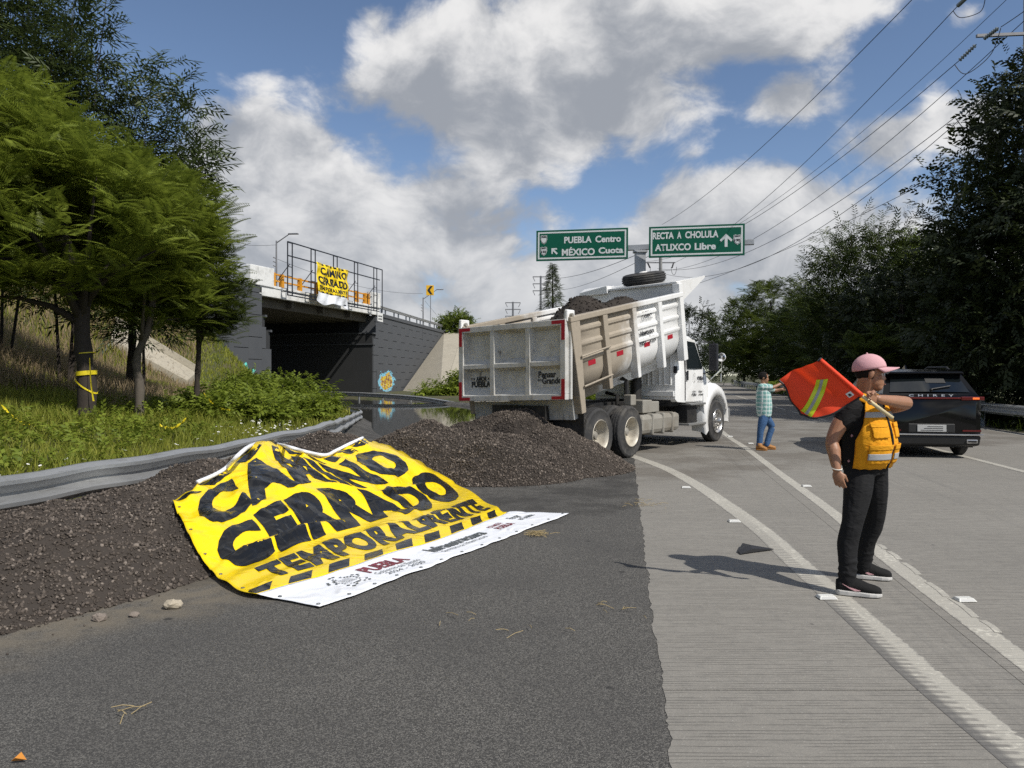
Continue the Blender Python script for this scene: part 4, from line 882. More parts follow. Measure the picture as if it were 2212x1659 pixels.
# far lattice masts
for k, (px, py, yb, Yd, lab) in enumerate(((1108, 652, 705, 260, 'faint steel power mast far behind the truck tailgate'), (1168, 596, 690, 250, 'faint steel power mast beside the pointed conifer'))):
    t_ = P(px, py, Yd); b_ = P(px, yb, Yd); e = empty('power_mast', (t_.x, t_.y, 0), 0, lab, 'power mast'); h = t_.z
    mb = MB(); mb.tube([(0, 0, 0), (0, 0, h)], [.55, .3], 6); obj('shaft', mb, 'lamp_steel', e)
    for j, zz in enumerate((h - .3, h - 2.6, h - 4.9)):
        mb = MB(); mb.beam((-(2.6 - .0 * j), 0, zz), (2.6, 0, zz), .28, .28); mb.beam((-2.6, 0, zz), (-1.9, 0, zz - 1.5), .2, .2); mb.beam((2.6, 0, zz), (1.9, 0, zz - 1.5), .2, .2); obj('crossarm', mb, 'lamp_steel', e)
wire(P(1168, 600, 250), P(1376, 550, 120), 1.5, 'faint far cable between mast and sign', .05, 10); wire(P(1168, 620, 250), P(1500, 500, 60), 2.5, 'faint far cable behind the left green sign', .03, 10)
# ================================================================== vegetation
leafmat('leaf_feather', (.07, .105, .013), (.27, .32, .045), .45, .5)
leafmat('leaf_feather_dark', (.030, .050, .009), (.11, .14, .022), .35, .55)
leafmat('leaf_lance', (.026, .045, .014), (.085, .11, .034), .32, .45)
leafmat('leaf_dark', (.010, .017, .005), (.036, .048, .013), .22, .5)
leafmat('leaf_green', (.020, .036, .007), (.075, .10, .018), .28, .5)
leafmat('leaf_pale', (.05, .09, .011), (.17, .21, .03), .38, .55)  # a paler green than the other roadside leaves
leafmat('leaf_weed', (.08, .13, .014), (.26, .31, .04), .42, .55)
leafmat('grass_blade', (.12, .165, .018), (.36, .36, .06), .42, .6)
leafmat('grass_dry', (.24, .18, .10), (.48, .37, .23), .42, .7)
pm('bark', (.035, .027, .021), .9, var=.5, scale=9, bump=.8, bscale=30); pm('bark_pale', (.10, .085, .068), .9, var=.3, scale=9, bump=.6, bscale=30)
def feather(n=16, L=.62, wd=.17, droop=.32):            # bipinnate frond: rachis and narrow pinnae, quads
    V, Q = [], []
    def strip_(a, b, w_, dz):
        a, b = np.array(a, float), np.array(b, float); d = b - a; s = np.cross(d, (0, 0, 1)); s /= np.linalg.norm(s) + 1e-9; m = (a + b) / 2 + (0, 0, dz); o = len(V)
        V.extend([a, m - s * w_, b, m + s * w_]); Q.append((o, o + 1, o + 2, o + 3))
    pos = lambda t: (L * t, 0, -droop * L * t * t)
    strip_(pos(0), pos(1), .006, 0.02)
    for k in range(n):
        t = .12 + .86 * k / (n - 1); c = np.array(pos(t)); l = wd * (1.0 - .72 * abs(t - .35) ** 1.2) * (1 - .5 * t * t)
        for s in (-1, 1): strip_(c, c + np.array((l * .62, s * l, -l * .28)), .0125, .006)
    return np.array(V, float), np.array(Q)
def sprig(n=9, L=.55, leaf=.2, wl=.022):                # twig with long narrow leaves
    V, Q = [], []
    for k in range(n):
        t = (k + .5) / n; c = np.array((L * t, 0, -.12 * L * t * t)); s = 1 if k % 2 else -1; a = .75 - .25 * t
        d = np.array((math.cos(a), s * math.sin(a), -.35 + .3 * ((k * 7) % 5) / 5)) * leaf; side = np.cross(d, (0.2, 0, 1)); side /= np.linalg.norm(side)
        m = c + d * .45; o = len(V); V.extend([c, m - side * wl, c + d + (0, 0, -.03), m + side * wl]); Q.append((o, o + 1, o + 2, o + 3))
    return np.array(V, float), np.array(Q)
FEA, SPR = feather(), sprig()
FEA2 = feather(11, .5, .17, .3)
BROAD = sprig(7, .38, .13, .034); WEED = sprig(6, .25, .09, .026)
def euler_mats(yaw, pitch, roll):
    cy, sy, cp, sp_, cr, sr = np.cos(yaw), np.sin(yaw), np.cos(pitch), np.sin(pitch), np.cos(roll), np.sin(roll); z = np.zeros_like(cy); o = z + 1
    Rz = np.stack([np.stack([cy, -sy, z], -1), np.stack([sy, cy, z], -1), np.stack([z, z, o], -1)], 1)
    Ry = np.stack([np.stack([cp, z, -sp_], -1), np.stack([z, o, z], -1), np.stack([sp_, z, cp], -1)], 1)
    Rx = np.stack([np.stack([o, z, z], -1), np.stack([z, cr, -sr], -1), np.stack([z, sr, cr], -1)], 1)
    return Rz @ Ry @ Rx
def leaves(tpl, pos, yaw, pitch, roll, size):
    V0, Q0 = tpl; M = euler_mats(yaw, pitch, roll) * size[:, None, None]; n = len(pos)
    V = np.einsum('nij,kj->nki', M, V0) + pos[:, None, :]
    return V.reshape(-1, 3), (Q0[None] + (np.arange(n) * len(V0))[:, None, None]).reshape(-1, 4)
def in_ellipsoid(n, c, r, shell=.55):
    d = rng.normal(size=(n, 3)); d /= np.linalg.norm(d, axis=1)[:, None]; q = (shell + (1 - shell) * rng.random(n)) ** .6
    return np.array(c) + d * q[:, None] * np.array(r), d
def trunk_mesh(pts, rads, n=10, knob=.12):
    mb = MB(); pth = smooth_path(pts, 14); rr = [np.interp(i / 13, np.linspace(0, 1, len(rads)), rads) * (1 + knob * math.sin(i * 2.3)) for i in range(14)]; mb.tube(pth, rr, n); return mb, pth
def tree(name, base, trunk, crowns, tpl, mat, label, clumps=120, per=9, size=1.0, bark='bark', rads=(.16, .12, .07), group=None, limbs=7, mode='umbrella', cat='tree', hang=.0, clr=.45):
    base = Vector(base); root = empty(name, base, 0, label, cat, group)
    mb, pth = trunk_mesh([Vector(t) for t in trunk], rads); obj('trunk', mb, bark, root, smooth=True)
    tot = sum(c[1][0] * c[1][1] * c[1][2] for c in crowns) ** (1 / 1); P_, Yw, Pt, Rl, Sz = [], [], [], [], []; k = 0
    for (c, r) in crowns:
        n = max(4, int(clumps * (r[0] * r[1] * r[2]) / tot)); cs_, dirs = in_ellipsoid(n, c, r)
        for i in range(n):
            cc, d = cs_[i], dirs[i]
            if mode == 'umbrella':                       # fronds spread round each twig end
                m = per; a = np.arange(m) / m * 6.283 + rng.random() * 6; P_.append(cc + rng.normal(size=(m, 3)) * .10); Yw.append(a + rng.normal(size=m) * .25)
                Pt.append(.50 + rng.normal(size=m) * .30 - hang); Rl.append(rng.normal(size=m) * .35); Sz.append(size * rng.uniform(.7, 1.25, m))
            elif mode == 'spray':                        # leafy sprays leaning outward and up
                m = per; P_.append(cc + rng.normal(size=(m, 3)) * clr); a0 = math.atan2(d[1], d[0]); Yw.append(a0 + rng.normal(size=m) * 1.1)
                Pt.append(.35 + rng.normal(size=m) * .6 - hang); Rl.append(rng.uniform(-1.2, 1.2, m)); Sz.append(size * rng.uniform(.65, 1.3, m))
    pos, yw, pt, rl, sz = map(np.concatenate, (P_, Yw, Pt, Rl, Sz)); V, Q = leaves(tpl, pos, yw, pt, rl, sz)
    raw_obj('crown', V, Q, mat, root)
    tip = pth[-1]; mb = MB()
    for k in range(limbs):
        (c, r) = crowns[k % len(crowns)]; q = Vector(in_ellipsoid(1, c, r, .3)[0][0]); a = pth[random.randint(8, 13)]; m = a.lerp(q, .5) + Vector((0, 0, .25)); mb.tube([a, a.lerp(m, .5) + Vector((0, 0, .1)), m, q], [rads[-1] * .75, rads[-1] * .55, rads[-1] * .4, .012], 6)
    obj('branches', mb, bark, root, smooth=True); return root
def on(x, y): return (x, y, tz(x, y))
# --- left bank: three feathery trees
tree('feathery_tree', on(-9.0, 16), [(0, 0, -.2), (.05, 0, .7), (-.05, 0, 1.6), (-.1, 0, 2.6), (-.5, 0, 4.0)], [((-2.7, .1, 5.2), (3.0, 3.0, 2.3)), ((.1, -.5, 4.1), (2.2, 2.0, 1.6)), ((-2.6, -.8, 3.5), (2.4, 1.9, 1.1))], FEA, 'leaf_feather', 'big feathery tree with thick dark trunk wrapped in yellow tape', 640, 10, .98, rads=(.22, .17, .15, .12), limbs=12)
tree('feathery_tree', on(-8.85, 18), [(0, 0, -.2), (.02, 0, .7), (-.05, 0, 1.4), (.25, 0, 2.2), (.35, .1, 3.4)], [((-.2, .3, 4.3), (2.1, 1.9, 1.9)), ((.5, 0, 2.9), (1.3, 1.2, .8))], FEA, 'leaf_feather', 'forked middle tree with pale trunk between the thick and the thin tree', 250, 10, .92, bark='bark_pale', rads=(.12, .1, .08, .07))
tree('feathery_tree', on(-8.3, 20), [(0, 0, -.2), (.0, 0, .8), (.05, 0, 1.8), (.0, 0, 2.6)], [((.25, 0, 3.15), (.95, .9, 1.45)), ((.5, 0, 4.4), (.4, .4, .75))], FEA2, 'leaf_feather_dark', 'small slim tree with thin straight trunk nearest the bridge', 150, 9, .9, rads=(.08, .07, .05))
tree('feathery_tree', on(-12.6, 25), [(0, 0, -.2), (.1, 0, 2), (0, 0, 4)], [((.3, 0, 4.6), (1.7, 1.6, 1.9))], FEA, 'leaf_feather_dark', 'dark feathery tree behind the forked tree', 230, 9, 1.2, rads=(.15, .12, .08))
tree('leafy_tree', on(-15.5, 19), [(0, 0, -.2), (.1, 0, 2), (0, 0, 4)], [((.6, 0, 4.3), (2.4, 2.2, 1.9))], FEA, 'leaf_feather_dark', 'dark low crowned tree behind the thick taped trunk', 240, 9, 1.15, rads=(.15, .12, .08))
# --- tall airy trees behind with narrow leaves on upright whips
def whip_tree(name, base, whips, label, mat='leaf_lance', lsz=1.0, n=46, group=None, tpl=SPR):
    base = Vector(base); root = empty(name, base, 0, label, 'tree', group); mb = MB(); pos, yw, pt, rl, sz = [], [], [], [], []
    for wi, (x, y, h, lx, wdt) in enumerate(whips):
        path = smooth_path([(x * .12, y * .12, -.2), (x * .35, y * .35, h * .3), (x * .7, y * .7, h * .65), (x + lx, y, h)], 12); k0 = 0 if wi < 3 else 4; mb.tube(path[k0:], [(.055 if wi < 3 else .035) * (1 - .9 * i / 11) for i in range(k0, 12)], 5)
        for i in range(n):
            t = .22 + .78 * (i + rng.random()) / n; a = pl(path, t); yaw = rng.random() * 6.283; r = wdt * (1.15 - t) * rng.random() ** .7 * 1.2
            pos.append((a.x + r * math.cos(yaw), a.y + r * math.sin(yaw), a.z + r * .35)); yw.append(yaw + rng.normal() * .5); pt.append(.25 + rng.normal() * .45); rl.append(rng.normal() * .6); sz.append(lsz * rng.uniform(.7, 1.3))
    obj('trunk', mb, 'bark', root); V, Q = leaves(tpl, np.array(pos), np.array(yw), np.array(pt), np.array(rl), np.array(sz)); raw_obj('crown', V, Q, mat, root); return root
def whips(n, spread, h0, h1, wd, lean=0):
    return [(rng.uniform(-spread, spread), rng.uniform(-spread * .7, spread * .7), rng.uniform(h0, h1), lean + rng.uniform(-.3, .5), wd) for _ in range(n)]
whip_tree('slender_tree', on(-11.6, 24), whips(16, 1.9, 7.5, 11.0, 1.5, .35), 'airy tall tree with narrow leaves rising above the middle of the bank', n=150, lsz=1.25)
whip_tree('slender_tree', on(-13.6, 23), whips(16, 1.8, 9, 12.8, 1.5, .1), 'airy tree with narrow leaves, its top between the two others', n=150, lsz=1.25)
whip_tree('slender_tree', on(-16.2, 24), whips(14, 1.9, 11, 14.5, 1.6, 0), 'tallest airy tree whose narrow leaves leave the top of the picture', n=160, lsz=1.3)
# --- right of the road: a dark wall of trees
def rt(px, Yd): x = (px - CX) / F * Yd; return (x, Yd, 0)
DG = 'dark trees beyond the right guardrail'
def bigtree(name, base, h, r, mat, label, clumps=260, per=16, size=1.25, tpl=BROAD, mode='spray', cr=None, low=.12):
    cr = cr or [((0, 0, h * .60), (r, r, h * .40)), ((r * .25, -r * .2, h * .33), (r * .95, r * .9, h * .26)), ((-r * .3, 0, h * .30), (r * .8, r * .8, h * .24))]
    return tree(name, base, [(0, 0, -.3), (.1, 0, h * .2), (-.1, 0, h * .45), (0, 0, h * .8)], cr, tpl, mat, label, clumps, per, size, rads=(.24, .18, .1, .05), group=DG, limbs=9, mode=mode, clr=.5)
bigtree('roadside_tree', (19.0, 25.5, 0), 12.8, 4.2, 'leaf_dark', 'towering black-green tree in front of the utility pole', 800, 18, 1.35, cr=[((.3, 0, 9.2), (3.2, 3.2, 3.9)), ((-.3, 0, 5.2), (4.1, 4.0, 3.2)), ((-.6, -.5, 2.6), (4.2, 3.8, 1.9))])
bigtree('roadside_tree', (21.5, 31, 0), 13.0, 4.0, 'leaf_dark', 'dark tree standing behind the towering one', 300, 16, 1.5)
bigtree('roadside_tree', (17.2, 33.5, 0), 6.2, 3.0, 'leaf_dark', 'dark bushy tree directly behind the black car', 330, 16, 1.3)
bigtree('roadside_tree', (20.6, 44, 0), 9.9, 3.8, 'leaf_green', 'rounded dark tree above the orange flag', 380, 16, 1.4, tpl=SPR)
bigtree('roadside_tree', (22.6, 42, 0), 9.4, 1.9, 'leaf_pale', 'pale green pointed tree among the dark ones', 150, 14, 1.2, cr=[((0, 0, 5.8), (1.5, 1.5, 3.8))])
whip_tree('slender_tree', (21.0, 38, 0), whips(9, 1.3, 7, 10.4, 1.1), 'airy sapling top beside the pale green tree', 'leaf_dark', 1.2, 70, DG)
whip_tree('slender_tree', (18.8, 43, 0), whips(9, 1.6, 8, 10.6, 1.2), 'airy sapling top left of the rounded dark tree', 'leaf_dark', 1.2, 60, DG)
bigtree('roadside_tree', (25.0, 62, 0), 8.4, 4.0, 'leaf_green', 'feathery dark tree behind the man in the plaid shirt', 330, 10, 1.9, FEA2, 'umbrella')
bigtree('roadside_tree', (29.0, 85, 0), 12.4, 5.2, 'leaf_feather_dark', 'wide feathery tree right of the truck cab', 380, 10, 2.2, FEA2, 'umbrella')
bigtree('roadside_tree', (32.5, 80, 0), 10.5, 4.4, 'leaf_dark', 'dark tree filling the gap behind the wide feathery one', 260, 14, 1.9)
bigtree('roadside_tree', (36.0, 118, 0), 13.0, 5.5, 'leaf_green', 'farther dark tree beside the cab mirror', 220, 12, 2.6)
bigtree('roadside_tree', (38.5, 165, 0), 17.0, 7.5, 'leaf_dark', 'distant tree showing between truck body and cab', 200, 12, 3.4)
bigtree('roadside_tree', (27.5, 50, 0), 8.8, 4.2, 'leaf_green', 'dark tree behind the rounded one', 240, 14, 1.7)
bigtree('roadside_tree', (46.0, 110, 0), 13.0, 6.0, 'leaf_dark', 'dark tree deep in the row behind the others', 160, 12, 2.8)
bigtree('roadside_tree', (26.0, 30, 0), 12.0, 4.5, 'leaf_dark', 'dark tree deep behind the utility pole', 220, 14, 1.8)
# low feathery branch reaching over the guardrail behind the flagman's head
tree('feathery_shrub', (15.6, 30.5, 0), [(0, 0, -.2), (.1, 0, 1), (0, 0, 2.2)], [((-.2, -.3, 2.7), (2.0, 1.5, .9))], FEA, 'leaf_feather_dark', 'low feathery shrub between the car roof and the dark trees', 70, 9, 1.0, rads=(.06, .05, .03), cat='shrub')
# --- far trees
def cone_tree(base, h, r, label):
    n = 900; t = rng.random(n) ** .7; ang = rng.random(n) * 6.28; rr = r * (1 - t) * rng.uniform(.3, 1, n); base = Vector(base); e = empty('conifer', base, 0, label, 'tree')
    mb = MB(); mb.tube([(0, 0, -.5), (.1, 0, h * .5), (0, 0, h * .98)], [.3, .18, .03], 6); obj('trunk', mb, 'bark', e)
    pos = np.stack([rr * np.cos(ang), rr * np.sin(ang), h * (.12 + .86 * t)], -1); V, Q = leaves(FEA2, pos, ang + rng.normal(size=n) * .4, rng.normal(size=n) * .3, rng.normal(size=n) * .4, rng.uniform(1.8, 3.0, n) * (1.15 - .6 * t)); raw_obj('crown', V, Q, 'leaf_green', e)
c_ = P(1193, 700, 95); cone_tree((c_.x, c_.y, 0), 16.0, 3.2, 'pointed conifer rising behind the truck load')
b_ = P(985, 712, 104); tree('round_tree', (b_.x, b_.y, 6.2), [(0, 0, -1), (0, 0, .5), (0, 0, 1.4)], [((0, 0, 2.4), (1.7, 1.6, 1.3))], BROAD, 'leaf_pale', 'small round tree at the end of the retaining wall', 60, 14, 2.2, rads=(.15, .12, .1), mode='spray')
for k, (px, Yd, h, r) in enumerate(((1225, 150, 13, 6), (1290, 170, 12, 6), (1060, 180, 11, 5))):
    x = (px - CX) / F * Yd; tree('far_tree', (x, Yd, 0), [(0, 0, -.3), (0, 0, 2), (0, 0, 4)], [((0, 0, h * .5), (r, r, h * .45))], BROAD, 'leaf_dark', ['low tree hidden behind the truck bed', 'low tree behind the sign post', 'low tree behind the tailgate'][k], 80, 12, 3.4, rads=(.3, .2, .1), mode='spray', group='far trees behind the truck')
# --- weeds and bushes
def bush(base, r, h, label, mat='leaf_weed', n=420, size=1.0, tpl=WEED, group='weeds and bushes', nm='bush'):
    e = empty(nm, base, 0, label, 'bush', group); m = max(4, int(n / 26)); st = []; pos, yw, pt, rl, sz = [], [], [], [], []; mb = MB()
    for k in range(m):
        a = rng.random() * 6.28; q = r * rng.random() ** .5; hh = h * rng.uniform(.4, 1.3) * (1 - .45 * q / r); b0 = Vector((q * .7 * math.cos(a), q * .7 * math.sin(a), -.1)); t0 = Vector((q * math.cos(a), q * math.sin(a), hh)); mb.tube([b0, b0.lerp(t0, .5), t0], [.012, .009, .004], 4)
        for i in range(n // m):
            t = rng.random() ** .6; c = b0.lerp(t0, t); pos.append((c.x + rng.normal() * .07 * size, c.y + rng.normal() * .07 * size, c.z)); yw.append(rng.random() * 6.28); pt.append(.35 + rng.normal() * .45); rl.append(rng.normal() * .5); sz.append(size * rng.uniform(.7, 1.5) * (1.2 - .5 * t))
    obj('stems', mb, 'bark', e); V, Q = leaves(tpl, *map(np.array, (pos, yw, pt, rl, sz))); raw_obj('foliage', V, Q, mat, e); return e
for k, (px, py, Yd, r, h, lab) in enumerate(((500, 900, 24, 1.3, 1.1, 'leafy green bush behind the thin trunk'), (560, 885, 26, 1.5, 1.45, 'tall leafy weeds between the small tree and the tunnel'), (620, 890, 27, 1.4, 1.45, 'leafy green bush in front of the dark tunnel mouth'), (665, 895, 28, 1.2, 1.4, 'low green bush where the guardrail turns into the water'),
        (590, 905, 22, 1.2, .95, 'knee-high weeds at the guardrail below the tunnel'), (470, 925, 21, 1.4, .7, 'patch of low weeds right of the thin trunk'), (520, 915, 20, 1.2, .8, 'clump of yellow-green weeds behind the dented rail'), (540, 860, 31, 1.6, 1.3, 'tall weeds against the grey abutment'), (640, 915, 23, 1.0, .8, 'weeds at the rail nearest the tunnel'))):
    x = (px - CX) / F * Yd; bush((x, Yd, tz(x, Yd)), r, h, lab, n=900, size=1.5)
for k in range(7):
    t = k / 6; q = Vector((-6.2, 63.5, -.6)).lerp(Vector((2, 66, 0)), t); bush((q.x, q.y, q.z), 1.8, 2.2 - .6 * t + (.9 if k == 2 else 0), 'green bushes growing at the foot of the tan slope paving', n=420, size=3.2)
for k in range(9):
    y = 33 + 4 * k; x = max(3.0, Rd(y) - 6.0) + rng.uniform(-.6, .6); bush((x, y, 0), 1.4, .9, 'low weeds on the verge seen under the truck bed', n=380, size=2.0)
for k in range(26):
    y = 15.5 + k * 2.6 + rng.uniform(-.6, .6); x = Rd(y) + 9.5 + rng.uniform(-.1, .8); s = 'leaf_weed' if y > 34 else 'leaf_dark'  # near weeds take the dark leaf colour: shade painted into them
    bush((x, y, 0), 1.1, rng.uniform(.6, 1.25), 'weeds in shade-dark colour under the right guardrail' if s == 'leaf_dark' else 'sunlit yellow-green weeds along the far right guardrail', s, 420, 1.5 if y < 40 else 2.3, group='weeds along the right guardrail')
# --- grass: blades as one mass each
def blade_mass(name, n, xr, yr, accept, h0, h1, mat, label, wd=.012, cat='grass'):
    x = rng.uniform(*xr, n); y = yr[0] + (yr[1] - yr[0]) * rng.random(n) ** 1.5; m = accept(x, y); x, y = x[m], y[m]; z = terr(x, y, False); n = len(x); far_ = np.clip(y / 14, 1, 3)
    h = rng.uniform(h0, h1, n) * (.7 + .6 * vnoise(x * .8, y * .8, 12)); a = rng.random(n) * 6.28; l = rng.normal(size=(n, 2)) * .28 * h[:, None]; w_ = wd * far_
    b = np.stack([x, y, z - .02], -1); s = np.stack([np.cos(a) * w_, np.sin(a) * w_, 0 * a], -1); tp = b + np.column_stack([l, h]); md = b + np.column_stack([l * .35, h * .55])
    V = np.stack([b - s, b + s, md + s * .7, tp, md - s * .7], 1).reshape(-1, 3); i = np.arange(n)[:, None] * 5
    Q = np.concatenate([i + [0, 1, 2, 4], i + [4, 2, 3, 3]]); T = np.concatenate([i + [0, 1, 2], i + [0, 2, 4], i + [4, 2, 3]])
    return tag(raw_obj(name, V, T, mat), label, cat, kind='stuff')
def leftbank(x, y):
    xr = np.interp(y, [p[1] for p in RAIL], [p[0] for p in RAIL]); return (x < xr - .08) & (y < 46) & ~((x > -30) & inside(x, y, RAMP)) & (x > -.75 * y - 1.5) & (inside(x, y, RAMP) == False)
blade_mass('grass', 190000, (-26, -3.2), (6, 44), lambda x, y: leftbank(x, y) & ((seg_dist(x, y, RAIL, False) > 1.5) | (vnoise(x * 1.3, y * 1.3, 41) > .55)), .10, .34, 'grass_blade', 'green grass covering the left bank', .010)
blade_mass('dry_grass', 60000, (-26, -6), (15, 42), lambda x, y: leftbank(x, y) & (vnoise(x * .35, y * .35, 21) > .30) & (seg_dist(x, y, RAIL, False) > 5.4) & (y > 18.5), .30, .70, 'grass_dry', 'tall brown seeding grass on the slope behind the trunks', .007)
blade_mass('verge_grass', 40000, (-6, 14), (20, 75), lambda x, y: (x < Rd(y) - 2.6) & ~inside(x, y, RAMP) & (x > -.05 * y), .12, .4, 'grass_blade', 'grass on the verge between ramp and road', .02)
blade_mass('verge_grass', 40000, (10, 40), (12, 90), lambda x, y: (x > Rd(y) + 8.9) & (x < Rd(y) + 12.5), .12, .45, 'leaf_weed', 'grass strip under the right guardrail', .014)
pm('petal_white', (.75, .74, .68), .6, var=.1)
n = 1500; fx = rng.uniform(-12, -3.4, n * 6); fy = rng.uniform(6.5, 20, n * 6); d_ = seg_dist(fx, fy, RAIL, False); m = leftbank(fx, fy) & (d_ < 2.6) & (rng.random(n * 6) < np.exp(-d_ / 1.1)) & (vnoise(fx * .9, fy * .9, 31) > .42); fx, fy = fx[m][:n], fy[m][:n]; fz = terr(fx, fy, False) + rng.uniform(.03, .22, len(fx)); k6 = np.arange(6) / 6 * 6.283; rr = rng.uniform(.016, .042, len(fx))
V = np.stack([np.stack([fx[:, None] + rr[:, None] * np.cos(k6), fy[:, None] + rr[:, None] * np.sin(k6), fz[:, None] + .4 * rr[:, None] * np.sin(k6 + fx[:, None] * 50)], -1)], 0)[0].reshape(-1, 3)
tag(raw_obj('daisies', V, np.arange(len(V)).reshape(-1, 6), 'petal_white'), 'tiny white daisies scattered in the grass behind the rail', 'flowers', kind='stuff')
# leafy ground weeds on the bank and a stony bare patch behind the rail
def scatter_bank(n, dmin, dmax, ymax, thr, sd):
    x = rng.uniform(-16, -3.4, n); y = rng.uniform(6.5, ymax, n); d = seg_dist(x, y, RAIL, False); m = leftbank(x, y) & (d > dmin) & (d < dmax) & (vnoise(x * .7, y * .7, sd) > thr); return x[m], y[m]
x, y = scatter_bank(15000, 2.3, 6.0, 28, .45, 51); n = len(x); pos = np.stack([x, y, terr(x, y, False) + rng.uniform(.02, .2, n)], -1)
V, Q = leaves(WEED, pos, rng.random(n) * 6.28, .5 + rng.normal(size=n) * .45, rng.normal(size=n) * .5, rng.uniform(.5, 1.15, n)); tag(raw_obj('ground_weeds', V, Q, 'leaf_weed'), 'low leafy weeds spread through the grass round the trunks', 'weeds', kind='stuff')
pm('pebble_pale', (.34, .30, .26), .9, var=.5, scale=14)
x, y = scatter_bank(9000, .15, 1.7, 14, .3, 61); n = len(x); V, Fs = stones(np.stack([x, y, terr(x, y, False) + .004], -1), .01 + .035 * rng.random(n) ** 3); tag(raw_obj('pebbles', V, Fs, 'pebble_pale'), 'pale pebbles on the bare strip behind the guardrail', 'pebbles', kind='stuff')
# ================================================================== tipper truck
pm('truck_white', (.78, .78, .77), .28, var=.03, spec=.5, dirt=(.42, .38, .31), dscale=1.5, damt=.35, coat=.3)
def bed_mat():
    m, t, b = newmat('bed_paint'); o = t.obj(); x, y, z = t.sep(o); n = t.noise(o, 1.3, 6, .65); n2 = t.noise(o, 11, 5, .7)
    q = t.sst(t.m('ADD', x, t.m('MULTIPLY', t.m('SUBTRACT', n, .5), 2.2)), 1.75, .75)
    c = t.mix(t.m('MULTIPLY', q, .9), (.76, .76, .75), t.mix(n2, (.19, .150, .100), (.34, .28, .20)))
    run = t.sst(t.noise(t.scl(o, 9, 9, .9), 1, 5, .7), .57, .78); c = t.mix(t.m('MULTIPLY', run, .45), c, (.22, .18, .13))
    t.put(b.inputs['Base Color'], c); t.put(b.inputs['Roughness'], t.m('ADD', .35, t.m('MULTIPLY', q, .4)))
bed_mat()
def gate_mat():
    m, t, b = newmat('gate_paint'); o = t.obj(); x, y, z = t.sep(o); n = t.noise(o, 3.5, 6, .7); n2 = t.noise(t.scl(o, 1, 8, 1.6), 1.2, 6, .75)
    c = t.mix(t.sst(n, .4, .75), (.50, .495, .475), (.34, .325, .29)); c = t.mix(t.m('MULTIPLY', t.sst(n2, .58, .7), .8), c, (.055, .048, .042))
    t.put(b.inputs['Base Color'], c); b.inputs['Roughness'].default_value = .6
gate_mat()
pm('red_tape', (.33, .008, .02), .35); pm('dusty_steel', (.30, .285, .25), .6, .2, dirt=(.2, .17, .13), damt=.6); pm('black_steel', (.014, .014, .015), .55, var=.3, dirt=(.08, .07, .055), damt=.5)
pm('tyre_rubber', (.028, .028, .029), .85, var=.3, scale=9, dirt=(.12, .11, .095), dscale=2.5, damt=.55); pm('rim_cream', (.52, .48, .40), .5, .2, dirt=(.25, .21, .16), damt=.6, dscale=5); pm('alloy', (.55, .54, .52), .3, .85); pm('tread_plate', (.45, .45, .44), .4, .7)
pm('cab_glass', (.012, .016, .018), .06, spec=.8); pm('print_black', (.02, .02, .024), .5); pm('print_red', (.25, .02, .05), .5); pm('chrome', (.8, .8, .8), .08, 1.0)
TR = empty('dump_truck', (.65, 14.61, 0), R(53.13), 'white tipper truck with raised dirty bed, unloading dark millings', 'truck')
BP = R(10.3); cB, sB = math.cos(BP), math.sin(BP)
def B(bx, y, bz): return Vector((-.72 + bx * cB - bz * sB, y, .95 + bx * sB + bz * cB))
def wheel(x, y, side, kind):
    n = 56; mb = MB(); W = .28 if kind != 'front' else .30; s = side
    prof = [(0, .295), (.02, .32), (.035, .40), (.02, .46), (.03, .492), (.045, .508), (.075, .511), (.078, .498), (.095, .498), (.098, .513), (.13, .514), (.133, .5), (.147, .5), (.15, .514), (W - .098, .513), (W - .095, .498), (W - .078, .498), (W - .075, .511), (W - .045, .508), (W - .03, .492), (W - .02, .46), (W - .035, .40), (W - .02, .32), (W, .295)]
    mb.lathe(prof, (x, y, .508), (0, s, 0), n)
    for k in (4, 5, 6, 17, 18, 19):
        for j in range(0, n, 2):
            i = k * n + j; v = Vector(mb.v[i]); d = v - Vector((x, v.y, .508)); mb.v[i] = tuple(v - d.normalized() * .013)
    w_ = obj('wheel', mb, 'tyre_rubber', TR, smooth=True, autos=35)
    mb = MB()
    if kind == 'rear': rp = [(W - .005, .297), (W + .004, .285), (W - .02, .262), (W - .07, .25), (W - .12, .235), (W - .19, .205), (W - .205, .15), (W - .2, .10), (W - .2, 0)]
    elif kind == 'inner': rp = [(W - .005, .297), (W - .03, .26), (W - .05, .2), (W - .05, 0)]
    else: rp = [(W - .005, .297), (W + .006, .288), (W - .015, .27), (W - .07, .252), (W - .075, .24), (W - .035, .2), (W - .01, .14), (W - .005, .11), (W - .005, 0)]
    mb.lathe(rp, (x, y, .508), (0, s, 0), 40); rim = obj('rim', mb, 'alloy' if kind == 'front' else 'rim_cream', w_, smooth=True, autos=40)
    if kind != 'inner':
        mb = MB(); o = W - .2 if kind == 'rear' else W - .006
        mb.lathe([(o, .085), (o + .07, .08), (o + .1, .06), (o + .11, 0)], (x, y, .508), (0, s, 0), 20)
        for k in range(10):
            a = k / 10 * 6.283; mb.lathe([(o, .017), (o + .045, .017), (o + .05, 0)], (x + .135 * math.cos(a), y, .508 + .135 * math.sin(a)), (0, s, 0), 6)
        obj('hub', mb, 'dusty_steel' if kind == 'rear' else 'alloy', w_, smooth=True, autos=40)
        mb = MB()
        for k in range(10):
            a = (k + .5) / 10 * 6.283; mb.lathe([(o + (.006 if kind == 'rear' else -.022), .026), (o + (.0065 if kind == 'rear' else -.0215), 0)], (x + .2 * math.cos(a), y, .508 + .2 * math.sin(a)), (0, s, 0), 10)
        obj('hand_hole', mb, 'black_steel', w_)
